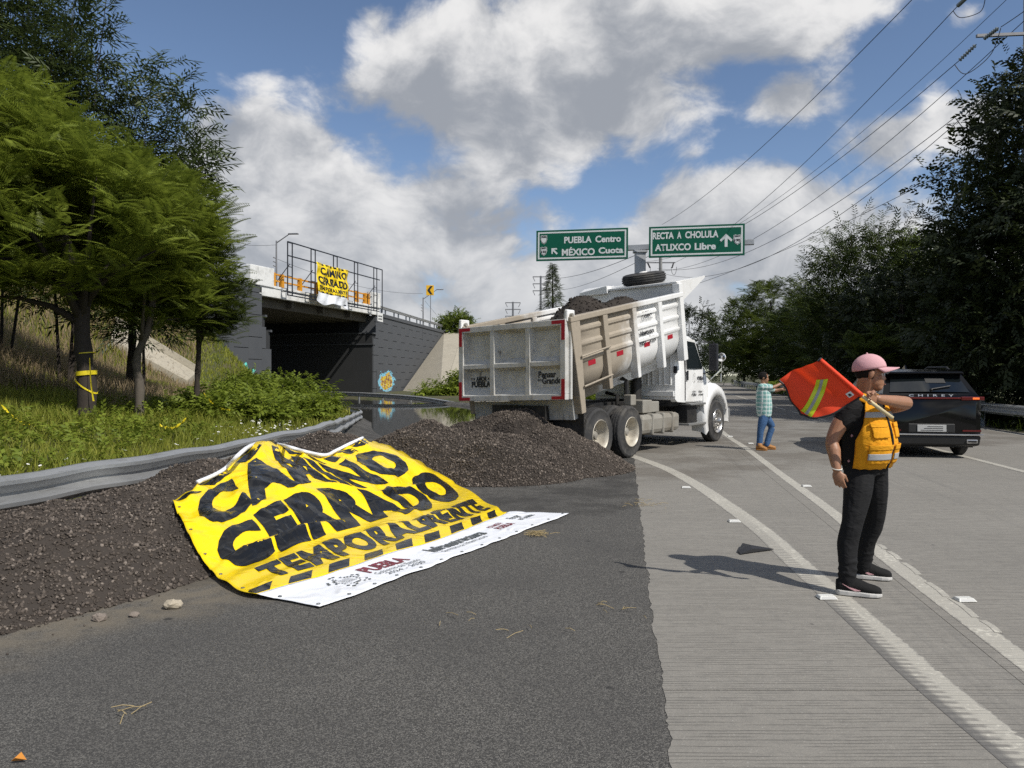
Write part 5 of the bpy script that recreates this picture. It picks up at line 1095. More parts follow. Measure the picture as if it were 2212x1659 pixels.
for x in (0.0, 1.2):
    for s in (-1, 1): wheel(x, s * .94, s, 'rear'); wheel(x, s * .62, s, 'inner')
for s in (-1, 1): wheel(5.72, s * .86, s, 'front')
mb = MB(); [mb.box(-.85, 6.2, s * .43 - .05, s * .43 + .05, .86, 1.06) for s in (-1, 1)]; mb.box(-.9, -.75, -.6, .6, .82, 1.06); obj('chassis_rail', mb, 'black_steel', TR)
for x in (0, 1.2, 5.72):
    mb = MB(); mb.tube([(x, -.9, .508), (x, .9, .508)], .075, 10); mb.ball((x, 0, .52), .24 if x < 3 else .1, 12); obj('axle', mb, 'black_steel', TR, smooth=True)
mb = MB(); mb.box(-.35, 1.5, -.75, .75, .93, 1.0); obj('suspension', mb, 'black_steel', TR)
for s in (-1, 1): mb = MB(); mb.prism([(-.62, s * 1.24, .98), (-.6, s * 1.24, .18), (-.6, s * .58, .18), (-.62, s * .58, .98)], (-.015, 0, 0)); obj('mud_flap', mb, 'black_steel', TR)
# --- tipping bed
def bed_side(s):
    prof = [(1.62, 1.17), (1.50, 1.17), (1.46, 1.205), (1.42, 1.205), (1.38, 1.17), (1.24, 1.17), (1.20, 1.205), (1.16, 1.205), (1.12, 1.17), (.98, 1.17), (.94, 1.205), (.90, 1.205), (.86, 1.17), (.68, 1.165), (.58, 1.14), (.48, 1.09), (.39, 1.02), (.32, .93), (.27, .82), (.24, .70)]
    mb = MB(); mb.grid([[B(bx, s * y, bz) for bz, y in prof] for bx in (0.05, 1.1, 2.25, 3.4, 4.5)]); o = obj('bed_side', mb, 'bed_paint', TR, smooth=True, recalc=False, autos=25)
    so = o.modifiers.new('solid', 'SOLIDIFY'); so.thickness = .02; so.offset = 0; return o
sides = {s: bed_side(s) for s in (-1, 1)}
mb = MB(); mb.hexa([B(.0, -.72, .2), B(4.52, -.72, .2), B(4.52, .72, .2), B(0, .72, .2), B(0, -.72, .26), B(4.52, -.72, .26), B(4.52, .72, .26), B(0, .72, .26)]); obj('bed_floor', mb, 'bed_paint', TR)
mb = MB(); [mb.hexa([B(.2, y - .05, .02), B(4.4, y - .05, .02), B(4.4, y + .05, .02), B(.2, y + .05, .02), B(.2, y - .05, .2), B(4.4, y - .05, .2), B(4.4, y + .05, .2), B(.2, y + .05, .2)]) for y in (-.5, .5)]; obj('bed_sill', mb, 'bed_paint', TR)
for s in (-1, 1):
    def rib(bx, z0, z1, w0, w1, yo=1.27, yi=1.10):
        mb = MB(); a, b_ = sorted((s * yi, s * yo)); mb.hexa([B(bx - w0, a, z0), B(bx + w0, a, z0), B(bx + w0, b_, z0), B(bx - w0, b_, z0), B(bx - w1, a, z1), B(bx + w1, a, z1), B(bx + w1, b_, z1), B(bx - w1, b_, z1)]); return obj('stake_rib', mb, 'bed_paint', TR, bevel=.012)
    rib(.06, -.02, 1.64, .07, .15); [rib(bx, .22, 1.6, .06, .085) for bx in (1.10, 2.25, 3.40)]; rib(4.48, .2, 1.90, .10, .09)
    mb = MB(); a, b_ = sorted((s * 1.12, s * 1.28)); mb.hexa([B(-.1, a, 1.60), B(4.55, a, 1.60), B(4.55, b_, 1.60), B(-.1, b_, 1.60), B(-.1, a, 1.70), B(4.55, a, 1.70), B(4.55, b_, 1.70), B(-.1, b_, 1.70)]); obj('top_rail', mb, 'bed_paint', TR, bevel=.015)
    mb = MB(); mb.prism([B(4.4, s * 1.22, 1.93), B(5.97, s * 1.22, 1.96), B(5.93, s * 1.22, 1.91), B(4.62, s * 1.22, 1.5)], (0, -s * .03, 0)); obj('canopy_fin', mb, 'truck_white', TR)
for k, bx in enumerate((.62, 1.68, 2.83, 3.93)):        # red reflector plates on the right side
    c = B(bx, -1.172, .80); mb = MB(); u = B(bx + .13, 0, .8) - B(bx, 0, .8); v = Vector((-sB, 0, cB)) * .045; c.y = -1.182; mb.prism([c - u - v, c + u - v, c + u + v, c - u + v], (0, .008, 0)); obj('reflector_plate', mb, 'red_tape', TR)
mb = MB()
for bz in (.98, .45): mb.tube([B(.1, -1.30, bz), B(1.12, -1.30, bz + .03)], .018, 6)
obj('side_bar', mb, 'bed_paint', TR)
mb = MB(); mb.hexa([B(4.47, -1.16, .2), B(4.53, -1.16, .2), B(4.53, 1.16, .2), B(4.47, 1.16, .2), B(4.47, -1.16, 1.90), B(4.53, -1.16, 1.90), B(4.53, 1.16, 1.90), B(4.47, 1.16, 1.90)]); obj('headboard', mb, 'truck_white', TR)
mb = MB(); mb.hexa([B(4.4, -1.2, 1.90), B(5.95, -1.2, 1.90), B(5.95, 1.2, 1.90), B(4.4, 1.2, 1.90), B(4.4, -1.2, 1.95), B(5.95, -1.2, 1.95), B(5.95, 1.2, 1.95), B(4.4, 1.2, 1.95)]); obj('canopy', mb, 'truck_white', TR, bevel=.01)
mb = MB(); mb.hexa([B(4.36, .5, 1.85), B(4.6, .5, 1.85), B(4.6, 1.24, 1.85), B(4.36, 1.24, 1.85), B(4.36, .5, 2.03), B(4.6, .5, 2.0), B(4.6, 1.24, 2.0), B(4.36, 1.24, 1.93)]); obj('canopy_lip', mb, 'truck_white', TR, bevel=.01)
up_ = Vector((-sB, 0, cB)); c = B(4.93, -.17, 1.94)
mb = MB(); mb.lathe([(0, .30), (.01, .40), (.03, .46), (.05, .49), (.055, .475), (.07, .475), (.075, .505), (.10, .508), (.105, .49), (.12, .49), (.125, .508), (.155, .508), (.16, .49), (.175, .49), (.18, .505), (.205, .5), (.21, .475), (.225, .475), (.23, .49), (.25, .46), (.27, .40), (.28, .30)], c, up_, 40); sp_ = obj('spare_wheel', mb, 'tyre_rubber', TR, smooth=True, autos=35)
mb = MB(); mb.lathe([(.27, .30), (.26, .27), (.2, .24), (.2, .1), (.3, .09), (.31, 0)], c, up_, 24); obj('rim', mb, 'truck_white', sp_, smooth=True)
# --- tailgate hanging from its top hinges
GXo = -1.17
mb = MB(); mb.box(GXo + .16, GXo + .18, -1.17, 1.17, 1.20, 2.56); gate = obj('tailgate', mb, 'gate_paint', TR)
ys = [-1.2, -.40, .40, 1.2]
for (y0, y1, z0, z1) in ((-1.2, 1.2, 1.19, 1.29), (-1.2, 1.2, 2.47, 2.575), (-1.2, -1.09, 1.29, 2.47), (1.09, 1.2, 1.29, 2.47)):
    mb = MB(); mb.box(GXo, GXo + .15, y0, y1, z0, z1); obj('gate_frame', mb, 'gate_paint', gate, bevel=.008)
for y in (-.40, .40):
    mb = MB(); mb.box(GXo + .005, GXo + .15, y - .05, y + .05, 1.29, 2.47); obj('gate_rib', mb, 'gate_paint', gate, bevel=.008)
for y0, y1 in ((-1.09, -.45), (-.35, .35), (.45, 1.09)):
    mb = MB(); mb.hexa([(GXo + .01, y0, 1.79), (GXo + .01, y1, 1.79), (GXo + .15, y1, 1.78), (GXo + .15, y0, 1.78), (GXo + .01, y0, 1.86), (GXo + .01, y1, 1.86), (GXo + .15, y1, 1.96), (GXo + .15, y0, 1.96)]); obj('gate_rib', mb, 'gate_paint', gate)
    for z0, z1 in ((1.29, 1.79), (1.87, 2.47)):          # pressed pan with sloping flanks
        zb, yi = (z0 + .09 if z0 < 1.5 else z0 + .02), .05; m_ = MB(); o4 = [(GXo + .02, y0, z0), (GXo + .02, y1, z0), (GXo + .02, y1, z1), (GXo + .02, y0, z1)]; i4 = [(GXo + .15, y0 + yi, zb + .05), (GXo + .15, y1 - yi, zb + .05), (GXo + .15, y1 - yi, z1 - .06), (GXo + .15, y0 + yi, z1 - .06)]
        m_.add(o4 + i4, [(0, 1, 5, 4), (1, 2, 6, 5), (2, 3, 7, 6), (3, 0, 4, 7), (4, 5, 6, 7)]); obj('gate_pan', m_, 'gate_paint', gate, recalc=False)
def tape(y0, y1, z0, z1): mb = MB(); mb.box(GXo - .003, GXo + .001, y0, y1, z0, z1); obj('reflective_tape', mb, 'red_tape', gate)
for s in (-1, 1):
    a = s * 1.19; b_ = s * .92; e = s * 1.12
    tape(*sorted((a, b_)), 2.50, 2.56); tape(*sorted((a, e)), 2.22, 2.50); tape(*sorted((a, b_)), 1.20, 1.255); tape(*sorted((a, e)), 1.255, 1.55)
    mb = MB(); mb.box(-1.14, -.9, s * 1.19 - .035, s * 1.19 + .035, 2.53, 2.74); obj('hinge_ear', mb, 'truck_white', TR, bevel=.02); mb = MB(); mb.tube([(-1.05, s * 1.28, 2.64), (-1.05, s * 1.1, 2.64)], .035, 8); obj('hinge_pin', mb, 'dusty_steel', TR)
    mb = MB(); mb.box(-1.06, -1.0, s * 1.19 - .05, s * 1.19 + .05, 1.2, 2.55); obj('gate_edge', mb, 'gate_paint', gate)
GM = frame((GXo + .09, 0, 0), (0, -1, 0), (0, 0, 1))
def gtext(s, y, z, size, wdt, bold=.006): text_obj(s, Matrix.Translation((GXo + .145, y, z)) @ GM.to_3x3().to_4x4(), size, 'print_black', gate, bold, width=wdt)
gtext('POR', .965, 1.60, .07, .10, .001); gtext('AMOR', .76, 1.60, .12, .26); gtext('A', .59, 1.60, .07, .04, .001); gtext('PUEBLA', .77, 1.50, .14, .46, .008); gtext('Pensar', -.73, 1.64, .15, .38); gtext('en', -.57, 1.54, .08, .08, .001); gtext('Grande', -.82, 1.53, .15, .40)
mb = MB(); mb.hexa([B(-.05, -1.12, -.12), B(.12, -1.12, -.12), B(.12, 1.12, -.12), B(-.05, 1.12, -.12), B(-.05, -1.12, .24), B(.12, -1.12, .24), B(.12, 1.12, .24), B(-.05, 1.12, .24)]); obj('rear_apron', mb, 'gate_paint', TR, bevel=.01)
# --- prints on the right side of the bed
SM = frame((0, 0, 0), (cB, 0, sB), (-sB, 0, cB))
def btext(s, bx, bz, size, wdt, mat='print_black', bold=.003): c = B(bx, -1.212, bz); text_obj(s, Matrix.Translation(c) @ SM, size, mat, sides[-1], bold, width=wdt)
btext('PUEBLA', 2.88, 1.42, .15, .42, 'print_black', .006); btext('Gobierno del Estado', 2.86, 1.32, .06, .5, bold=0); btext('Infraestructura', 2.82, 1.06, .13, .62, bold=.006); btext('POR AMOR A', 2.60, .93, .06, .2, bold=.001); btext('PUEBLA', 2.60, .86, .10, .28, bold=.004); btext('Pensar', 3.02, .94, .09, .22, bold=.003); btext('en Grande', 3.04, .86, .09, .3, bold=.003)
# --- cab
def cabsec(x, zb, zt, wb, wt, r=.10):                   # rounded section across the cab at x
    pts = []
    for s in (-1, 1):
        q = [(s * wb, zb), (s * wb, (zb + zt) * .45), (s * lerp(wb, wt, .6), zt - r * 2.0), (s * (wt - .01), zt - r), (s * (wt - r * .5), zt - r * .25), (s * (wt - r * 1.6), zt)]
        pts += q if s < 0 else q[::-1]
    return [Vector((x, y, z)) for y, z in pts]
mb = MB(); secs = [cabsec(3.60, 1.08, 2.40, 1.02, .96), cabsec(3.66, 1.02, 2.47, 1.05, .99), cabsec(4.0, 1.0, 2.53, 1.06, 1.0), cabsec(4.5, 1.0, 2.54, 1.06, 1.0), cabsec(4.74, 1.0, 2.47, 1.06, .98), cabsec(5.0, 1.0, 2.12, 1.06, 1.0), cabsec(5.22, 1.0, 1.80, 1.05, 1.0)]
n = len(secs[0]); mb.add([p for q in secs for p in q], [(i * n + j, (i + 1) * n + j, (i + 1) * n + (j + 1) % n, i * n + (j + 1) % n) for i in range(len(secs) - 1) for j in range(n)] + [tuple(range(n)), tuple((len(secs) - 1) * n + n - 1 - j for j in range(n))])
cab = obj('cab', mb, 'truck_white', TR, smooth=True, autos=38)
for k in range(7):                                       # pressed ribs on the rear wall
    y = -.84 + .28 * k
    for (a, b_, z0, z1) in ((y - .095, y - .065, 1.42, 2.25), (y + .065, y + .095, 1.42, 2.25), (y - .095, y + .095, 1.39, 1.42), (y - .095, y + .095, 2.25, 2.28)):
        mb = MB(); mb.box(3.575, 3.605, a, b_, z0, z1); obj('pressed_rib', mb, 'truck_white', cab, bevel=.01)
mb = MB(); mb.box(3.56, 3.62, -1.0, 1.0, 1.14, 1.26); obj('rear_sill', mb, 'truck_white', cab, bevel=.01)
mb = MB(); mb.box(3.58, 3.64, -1.068, -.98, 1.66, 1.82); obj('rear_vent', mb, 'print_black', cab, bevel=.02)
def sidepoly(pts, y, off, nm, mat, par): mb = MB(); mb.prism([(x, lerp(1.06, .995, max(0, (z - 1.75) / .7)) * y + off * y, z) for x, z in pts], (0, -.012 * y, 0)); return obj(nm, mb, mat, par)
for s in (-1, 1):
    door = sidepoly([(4.05, 1.02), (5.12, 1.02), (5.12, 1.74), (5.0, 1.83), (4.69, 2.44), (4.05, 2.46)], s, .010, 'door', 'truck_white', cab)
    sidepoly([(4.13, 1.77), (4.98, 1.77), (4.97, 1.83), (4.66, 2.38), (4.13, 2.40)], s, .0235, 'door_window', 'cab_glass', door)
    sidepoly([(4.09, 1.5), (4.17, 1.5), (4.17, 1.72), (4.09, 1.72)], s, .03, 'door_handle', 'print_black', door)
    mb = MB(); mb.box(4.02, 4.05, s * 1.062 - .01, s * 1.062 + .01, 1.05, 2.4); obj('door_gap', mb, 'print_black', cab)
mb = MB(); mb.prism([(5.235, -.9, 1.83), (5.235, .9, 1.83), (4.80, .84, 2.43), (4.80, -.84, 2.43)], (.02, 0, .015)); obj('windscreen', mb, 'cab_glass', cab)
DM = frame((0, 0, 0), (1, 0, 0), (0, 0, 1))
def dtext(s, x, z, size, wdt, mat='print_black', bold=.002): text_obj(s, Matrix.Translation((x, -1.086, z)) @ DM, size, mat, cab, bold, width=wdt)
dtext('PUEBLA', 4.86, 1.55, .11, .36, 'print_black', .005); dtext('Gobierno del Estado', 4.86, 1.47, .04, .34, bold=0); dtext('POR AMOR A', 4.5, 1.24, .05, .2, bold=.001); dtext('PUEBLA', 4.5, 1.17, .08, .26, bold=.003); dtext('Pensar', 4.86, 1.24, .07, .2, bold=.002); dtext('en Grande', 4.88, 1.17, .07, .26, bold=.002)
mb = MB()
for k in range(14):
    a = k / 14 * 6.283; mb.add([(4.52 + .06 * q * math.cos(b_), -1.086, 1.56 + .11 * q * math.sin(b_)) for q, b_ in ((.8, a), (1, a), (1, a + .3), (.8, a + .3))], [(0, 1, 2, 3)])
obj('emblem', mb, 'dusty_steel', cab)
mb = MB(); hs_ = [[(5.2, y, 1.80 - .10 * (abs(y) / .9) ** 3) for y in np.linspace(-.98, .98, 9)], [(5.7, y * .93, 1.70 - .12 * (abs(y) / .9) ** 3) for y in np.linspace(-.98, .98, 9)], [(6.2, y * .86, 1.56 - .14 * (abs(y) / .9) ** 3) for y in np.linspace(-.98, .98, 9)], [(6.38, y * .82, 1.40 - .12 * (abs(y) / .9) ** 3) for y in np.linspace(-.98, .98, 9)], [(6.45, y * .82, .70) for y in np.linspace(-.98, .98, 9)]]
mb.grid(hs_); mb.grid([[r[0] for r in hs_], [(r[0][0], r[0][1], .95) for r in hs_]]); mb.grid([[r[-1] for r in hs_], [(r[-1][0], r[-1][1], .95) for r in hs_]]); obj('hood', mb, 'truck_white', TR, smooth=True, autos=45, recalc=True)
for s in (-1, 1):                                        # wheel arch fender
    mb = MB(); rows = []
    for k in range(15):
        a = R(200 - 14.6 * k); ro, ri = .80, .62; ex = 1.10 if 20 < 200 - 14.6 * k < 160 else 1.0
        po = Vector((5.72 + ro * .93 * math.cos(a), 0, .56 + min(ro * 1.08 * math.sin(a), .9))); pi_ = Vector((5.72 + ri * math.cos(a), 0, .52 + ri * math.sin(a)))
        rows.append([(po.x, s * .80, po.z + .03), (po.x, s * 1.06, po.z), (po.x * .99 + .01 * 5.72, s * 1.15, po.z - .06), (pi_.x, s * 1.17, pi_.z), (pi_.x, s * .80, pi_.z)])
    mb.grid(rows); obj('fender', mb, 'truck_white', TR, smooth=True, recalc=True)
    mb = MB(); mb.prism([(5.0, s * 1.14, .62), (5.2, s * 1.14, .55), (5.22, s * 1.14, 1.3), (5.1, s * 1.1, 1.75), (5.0, s * 1.07, 1.3)], (0, -s * .12, 0)); obj('fender_skirt', mb, 'truck_white', TR, bevel=.015)
    mb = MB(); mb.lathe([(0, .02), (0, .105), (.02, .11), (.05, .08), (.055, 0)], (6.05, s * 1.12, 2.06), (1, 0, 0), 20); mr = obj('convex_mirror', mb, 'truck_white', TR, smooth=True, autos=40)
    mb = MB(); mb.lathe([(-.004, .1), (-.018, .06), (-.024, 0)], (6.05, s * 1.12, 2.06), (1, 0, 0), 20); obj('mirror_glass', mb, 'chrome', mr, smooth=True)
    mb = MB(); mb.tube([(6.08, s * 1.12, 1.98), (6.1, s * 1.1, 1.45)], .014, 6); mb.tube([(6.08, s * 1.12, 1.8), (5.7, s * 1.0, 1.52)], .01, 5); mb.tube([(6.08, s * 1.12, 1.75), (5.9, s * .9, 1.52)], .01, 5); obj('mirror_stay', mb, 'chrome', TR)
    mb = MB(); mb.box(5.02, 5.12, s * 1.32 - .11, s * 1.32 + .11, 1.72, 2.36); mm_ = obj('side_mirror', mb, 'print_black', TR, bevel=.03); mb = MB(); mb.tube([(5.05, s * 1.05, 2.4), (5.07, s * 1.32, 2.4), (5.07, s * 1.32, 1.68), (5.05, s * 1.05, 1.66)], .018, 6); obj('mirror_arm', mb, 'print_black', TR)
    mb = MB(); mb.prism([(1.78, s * 1.12, .40), (1.82, s * 1.15, .80), (3.6, s * 1.15, .80), (3.64, s * 1.12, .40)], (0, -s * .55, 0)); tk = obj('fuel_tank', mb, 'dusty_steel', TR, bevel=.09)
    for x in (2.25, 2.75, 3.2): mb = MB(); mb.box(x - .03, x + .03, min(s * 1.165, s * .55), max(s * 1.165, s * .55), .375, .825); obj('tank_strap', mb, 'dusty_steel', tk, bevel=.08)
    mb = MB(); mb.box(2.0, 2.42, min(s * .62, s * 1.05), max(s * .62, s * 1.05), .83, 1.1); mb.box(2.5, 2.85, min(s * .62, s * 1.0), max(s * .62, s * 1.0), .83, 1.06); obj('battery_box', mb, 'dusty_steel', TR, bevel=.02)
    for (x0, x1, z) in ((4.15, 5.0, .96), (4.05, 5.02, .50)):
        mb = MB(); mb.box(x0, x1, min(s * .8, s * 1.16), max(s * .8, s * 1.16), z - .03, z + .02); obj('step', mb, 'tread_plate', TR, bevel=.01)
    mb = MB(); mb.box(4.15, 4.7, min(s * .75, s * 1.06), max(s * .75, s * 1.06), .52, .93); obj('step_box', mb, 'black_steel', TR)
mb = MB(); mb.box(3.7, 6.1, -.42, .42, .7, 1.25); mb.box(3.62, 5.2, -.9, .9, .92, 1.06); obj('engine_block', mb, 'black_steel', TR)
mb = MB(); mb.box(6.4, 6.6, -1.15, 1.15, .45, .8); obj('front_bumper', mb, 'tread_plate', TR, bevel=.05)
mb = MB(); mb.tube([(3.2, -.25, .95), (3.22, -.25, 1.5)], .13, 12); mb.tube([(3.22, -.25, 1.45), B(4.3, -.25, .3)], .09, 12); obj('lift_cylinder', mb, 'black_steel', TR, smooth=True, autos=40)
mb = MB(); mb.tube([(1.9, -.72, .8), (1.9, -.72, 1.5), (1.9, -.6, 1.55)], .05, 8); mb.tube([(1.75, -.6, .8), (1.72, -.6, 1.2), (1.8, -.3, 1.25)], .04, 6); obj('hose', mb, 'black_steel', TR)
mb = MB(); mb.box(1.62, 1.84, -.98, -.80, 1.0, 1.22); obj('valve_box', mb, 'dusty_steel', TR, bevel=.02)
# --- load still in the bed
gx_, gy_ = np.meshgrid(np.linspace(.06, 4.44, 110), np.linspace(-1.13, 1.13, 60))
hz_ = .95 + .95 * np.exp(-(((gx_ - 2.35) / .85) ** 2 + ((gy_ - .05) / .8) ** 2)) + .72 * np.exp(-(((gx_ - 3.7) / .75) ** 2 + ((gy_ + .35) / .75) ** 2)) + .25 * np.exp(-((gx_ - 1.0) / .6) ** 2) + rough(gx_ * 2, gy_ * 2, .1)
hz_ = np.minimum(hz_, 1.93); pts = np.stack([-.72 + gx_ * cB - hz_ * sB, gy_, .95 + gx_ * sB + hz_ * cB], -1).reshape(-1, 3); ii = np.arange(gx_.size).reshape(gx_.shape); fa = np.stack([ii[:-1, :-1], ii[:-1, 1:], ii[1:, 1:], ii[1:, :-1]], -1).reshape(-1, 4)
sel = rng.integers(0, len(pts), 5200); sv, sf = stones(pts[sel] + rng.normal(size=(len(sel), 3)) * (.02, .02, .004), .012 + .03 * rng.random(len(sel)) ** 2.5)
ld = raw_obj('millings_load', np.concatenate([pts, sv]), np.concatenate([fa[:, [0, 1, 2]], fa[:, [0, 2, 3]], sf + len(pts)]), 'millings_load'); ld.location = TR.location; ld.rotation_euler = TR.rotation_euler
tag(ld, 'dark mounds of asphalt millings heaped in the truck bed', 'gravel load', kind='stuff')
# the bed sits a little lower on its far side
for o in TR.children:
    if o.name.split('.')[0] in ('bed_side', 'bed_floor', 'bed_sill', 'stake_rib', 'top_rail', 'canopy_fin', 'reflector_plate', 'side_bar', 'headboard', 'canopy', 'canopy_lip', 'spare_wheel', 'tailgate', 'hinge_ear', 'hinge_pin', 'rear_apron'):
        for q in [o] + list(o.children):
            for v in q.data.vertices: v.co.z -= .03 * (v.co.y + 1.2)
for v in ld.data.vertices: v.co.z -= .03 * (v.co.y + 1.2)
# ================================================================== black SUV seen from behind
pm('car_black', (.003, .003, .0035), .10, var=.02, spec=.35); pm('car_glass', (.006, .008, .009), .04, spec=.9); pm('car_plastic', (.012, .012, .012), .6); pm('car_lamp', (.10, .004, .004), .12, spec=.8); pm('plate_grey', (.42, .42, .41), .5); pm('car_chrome', (.6, .6, .6), .15, .9)
m_, t_, b_ = newmat('indicator_lit'); b_.inputs['Base Color'].default_value = (.6, .12, .02, 1); b_.inputs['Emission Color'].default_value = (1, .16, .02, 1); b_.inputs['Emission Strength'].default_value = .7
CAR = empty('suv', (8.12, 14.7, 0), R(90 - 10.5), 'black SUV driving away past the flagman, seen from behind', 'car')
def ring(x, hw, z0, z1, rb=.1, rt_=.12, n=4):            # rounded rectangle section, closed
    out = []
    for (cx, cz, a0, r) in ((hw, z0, -90, rb), (hw, z1, 0, rt_), (-hw, z1, 90, rt_), (-hw, z0, 180, rb)):
        sx = 1 if cx > 0 else -1; sz = 1 if cz == z1 else -1
        for k in range(n + 1):
            a = R(a0 + 90 * k / n); out.append(Vector((x, cx - sx * r + r * math.cos(a), cz - sz * r + r * math.sin(a))))
    return out
def loft(mb, secs):
    n = len(secs[0]); mb.add([p for q in secs for p in q], [(i * n + j, i * n + (j + 1) % n, (i + 1) * n + (j + 1) % n, (i + 1) * n + j) for i in range(len(secs) - 1) for j in range(n)] + [tuple(range(n - 1, -1, -1)), tuple((len(secs) - 1) * n + j for j in range(n))]); return mb
mb = loft(MB(), [ring(.0, .80, .48, 1.14, .10, .08), ring(.05, .89, .40, 1.20, .12, .08), ring(.18, .925, .32, 1.26, .1, .09), ring(.8, .935, .30, 1.22, .1, .09), ring(2.2, .93, .30, 1.13, .1, .1), ring(3.3, .93, .30, 1.07, .1, .12), ring(4.1, .90, .32, .99, .12, .16), ring(4.55, .80, .38, .86, .12, .16), ring(4.68, .6, .45, .75, .1, .1)])
body = obj('body', mb, 'car_black', CAR, smooth=True, autos=40)
def grn(x, hw, z): return [Vector((x, -hw, z)), Vector((x, hw, z))]
GB = dict(rb=(.08, .86, 1.22), rt=(.50, .69, 1.66), mt=(1.4, .70, 1.715), ft=(2.35, .67, 1.68), fb=(3.35, .84, 1.04))
mb = MB(); rows = [[(x, s * hw, z) for s in (-1, -.6, -.2, .2, .6, 1)] for x, hw, z in (GB['rb'], GB['rt'], GB['mt'], GB['ft'], GB['fb'])]
for r_ in rows[1:4]:
    for i, q in enumerate(r_): r_[i] = (q[0], q[1], q[2] + .035 * (1 - (abs(q[1]) / .66) ** 2))
mb.grid(rows)
for s, k in ((-1, 0), (1, -1)): mb.add([r_[k] for r_ in rows], [(0, 1, 2, 3, 4)])
mb.add([rows[0][0], rows[0][-1], rows[4][-1], rows[4][0]], [(0, 1, 2, 3)]); roof = obj('roof', mb, 'car_black', CAR, bevel=.07)
roof.modifiers[0].segments = 4
def on_rear(y, t, o=.0):                                 # point on the sloping rear of the cabin, t 0 belt .. 1 roof
    a, b_ = GB['rb'], GB['rt']; n = Vector((-(b_[2] - a[2]), 0, b_[0] - a[0])).normalized(); hw = lerp(a[1], b_[1], t); return Vector((lerp(a[0], b_[0], t), y * hw, lerp(a[2], b_[2], t))) + n * o
mb = MB(); mb.grid([[on_rear(y, t, .012 + .02 * (1 - abs(y))) for y in np.linspace(-.86, .86, 9)] for t in (.12, .5, .92)]); gl = obj('rear_window', mb, 'car_glass', CAR, smooth=True, recalc=False)
mb = MB(); mb.prism([on_rear(-.45, .5, .033), on_rear(.02, .5, .036), on_rear(.02, .72, .036), on_rear(-.45, .72, .033)][::-1], (-.002, 0, 0)); obj('window_sticker', mb, 'car_plastic', gl)
mb = MB(); mb.tube([on_rear(-.05, .2, .05), on_rear(-.5, .34, .05)], .014, 6); mb.ball(on_rear(-.05, .19, .04), .03, 8); obj('rear_wiper', mb, 'car_plastic', CAR)
mb = MB(); mb.hexa([(.30, -.70, 1.63), (.62, -.71, 1.66), (.62, .71, 1.66), (.30, .70, 1.63), (.29, -.67, 1.68), (.64, -.67, 1.735), (.64, .67, 1.735), (.29, .67, 1.68)]); obj('spoiler', mb, 'car_black', CAR, bevel=.02)
for s in (-1, 1):
    mb = MB(); mb.tube([(.8, s * .60, 1.72), (.95, s * .60, 1.775), (2.0, s * .60, 1.785), (2.25, s * .60, 1.72)], .022, 6); obj('roof_rail', mb, 'car_plastic', CAR)
    for (x0, x1, t0, t1) in ((.42, 1.3, .45, .85), (1.36, 2.2, .95, 1.0)): pass
    mb = MB(); P0 = [(.50, 1.27), (2.95, 1.15), (2.3, 1.58), (1.4, 1.63), (.72, 1.60)]; mb.prism([(x, s * (lerp(.862, .705, (z - 1.15) / .55) + .008), z) for x, z in P0], (0, s * .006, 0)); obj('side_window', mb, 'car_glass', CAR)
    mb = MB(); mb.box(3.0, 3.14, min(s * .93, s * 1.1), max(s * .93, s * 1.1), 1.08, 1.22); obj('door_mirror', mb, 'car_black', CAR, bevel=.03)
    mb = MB(); mb.box(-.03, .16, min(s * .52, s * .93), max(s * .52, s * .93), 1.13, 1.20); tl = obj('tail_light', mb, 'car_lamp', CAR, bevel=.012)
    if s < 0: mb = MB(); mb.box(-.036, .05, -.84, -.72, 1.145, 1.185); obj('lit_indicator', mb, 'indicator_lit', tl, bevel=.008)
    mb = MB(); mb.box(-.02, .1, min(s * .62, s * .82), max(s * .62, s * .82), .30, .38); obj('exhaust_tip', mb, 'car_chrome', CAR, bevel=.02); mb = MB(); mb.box(-.024, 0, min(s * .645, s * .795), max(s * .645, s * .795), .32, .36); obj('exhaust_opening', mb, 'car_plastic', CAR)
    mb = MB(); mb.box(-.012, .06, min(s * .55, s * .88), max(s * .55, s * .88), .53, .56); obj('reflector', mb, 'car_lamp', CAR)
    for x in (.92, 3.66):
        mb = MB(); mb.lathe([(0, .21), (.02, .3), (.06, .345), (.17, .345), (.21, .3), (.23, .21)], (x, s * .70, .345), (0, s, 0), 28); wh = obj('wheel', mb, 'tyre_rubber', CAR, smooth=True, autos=40); mb = MB(); mb.lathe([(.215, .215), (.2, .2), (.17, .08), (.2, 0)], (x, s * .70, .345), (0, s, 0), 10); obj('rim', mb, 'car_plastic', wh)
mb = MB(); mb.box(-.028, .06, -.52, .52, 1.15, 1.185); obj('light_bar', mb, 'car_lamp', CAR, bevel=.01)
text_obj('CHIREY', Matrix.Translation((.012, 0, 1.222)) @ frame((0, 0, 0), (0, -1, 0), (.15, 0, 1)).to_3x3().to_4x4(), .058, 'car_chrome', CAR, .001, width=.80, spacing=2.0)
mb = MB(); mb.box(-.014, .08, -.42, .42, .50, .68); obj('plate_recess', mb, 'car_plastic', CAR, bevel=.02)
mb = MB(); mb.box(-.028, -.016, -.26, .26, .52, .655); pl_ = obj('number_plate', mb, 'plate_grey', CAR, bevel=.006)
for k in range(3): mb = MB(); mb.box(-.031, -.028, -.2, .2 - .06 * k, .545 + .035 * k, .555 + .035 * k); obj('plate_print', mb, 'car_plastic', pl_)
mb = MB(); mb.hexa([(-.03, -.92, .45), (.1, -.94, .45), (.1, .94, .45), (-.03, .92, .45), (-.03, -.92, .48), (.1, -.94, .48), (.1, .94, .48), (-.03, .92, .48)]); obj('chrome_strip', mb, 'car_chrome', CAR, bevel=.008)
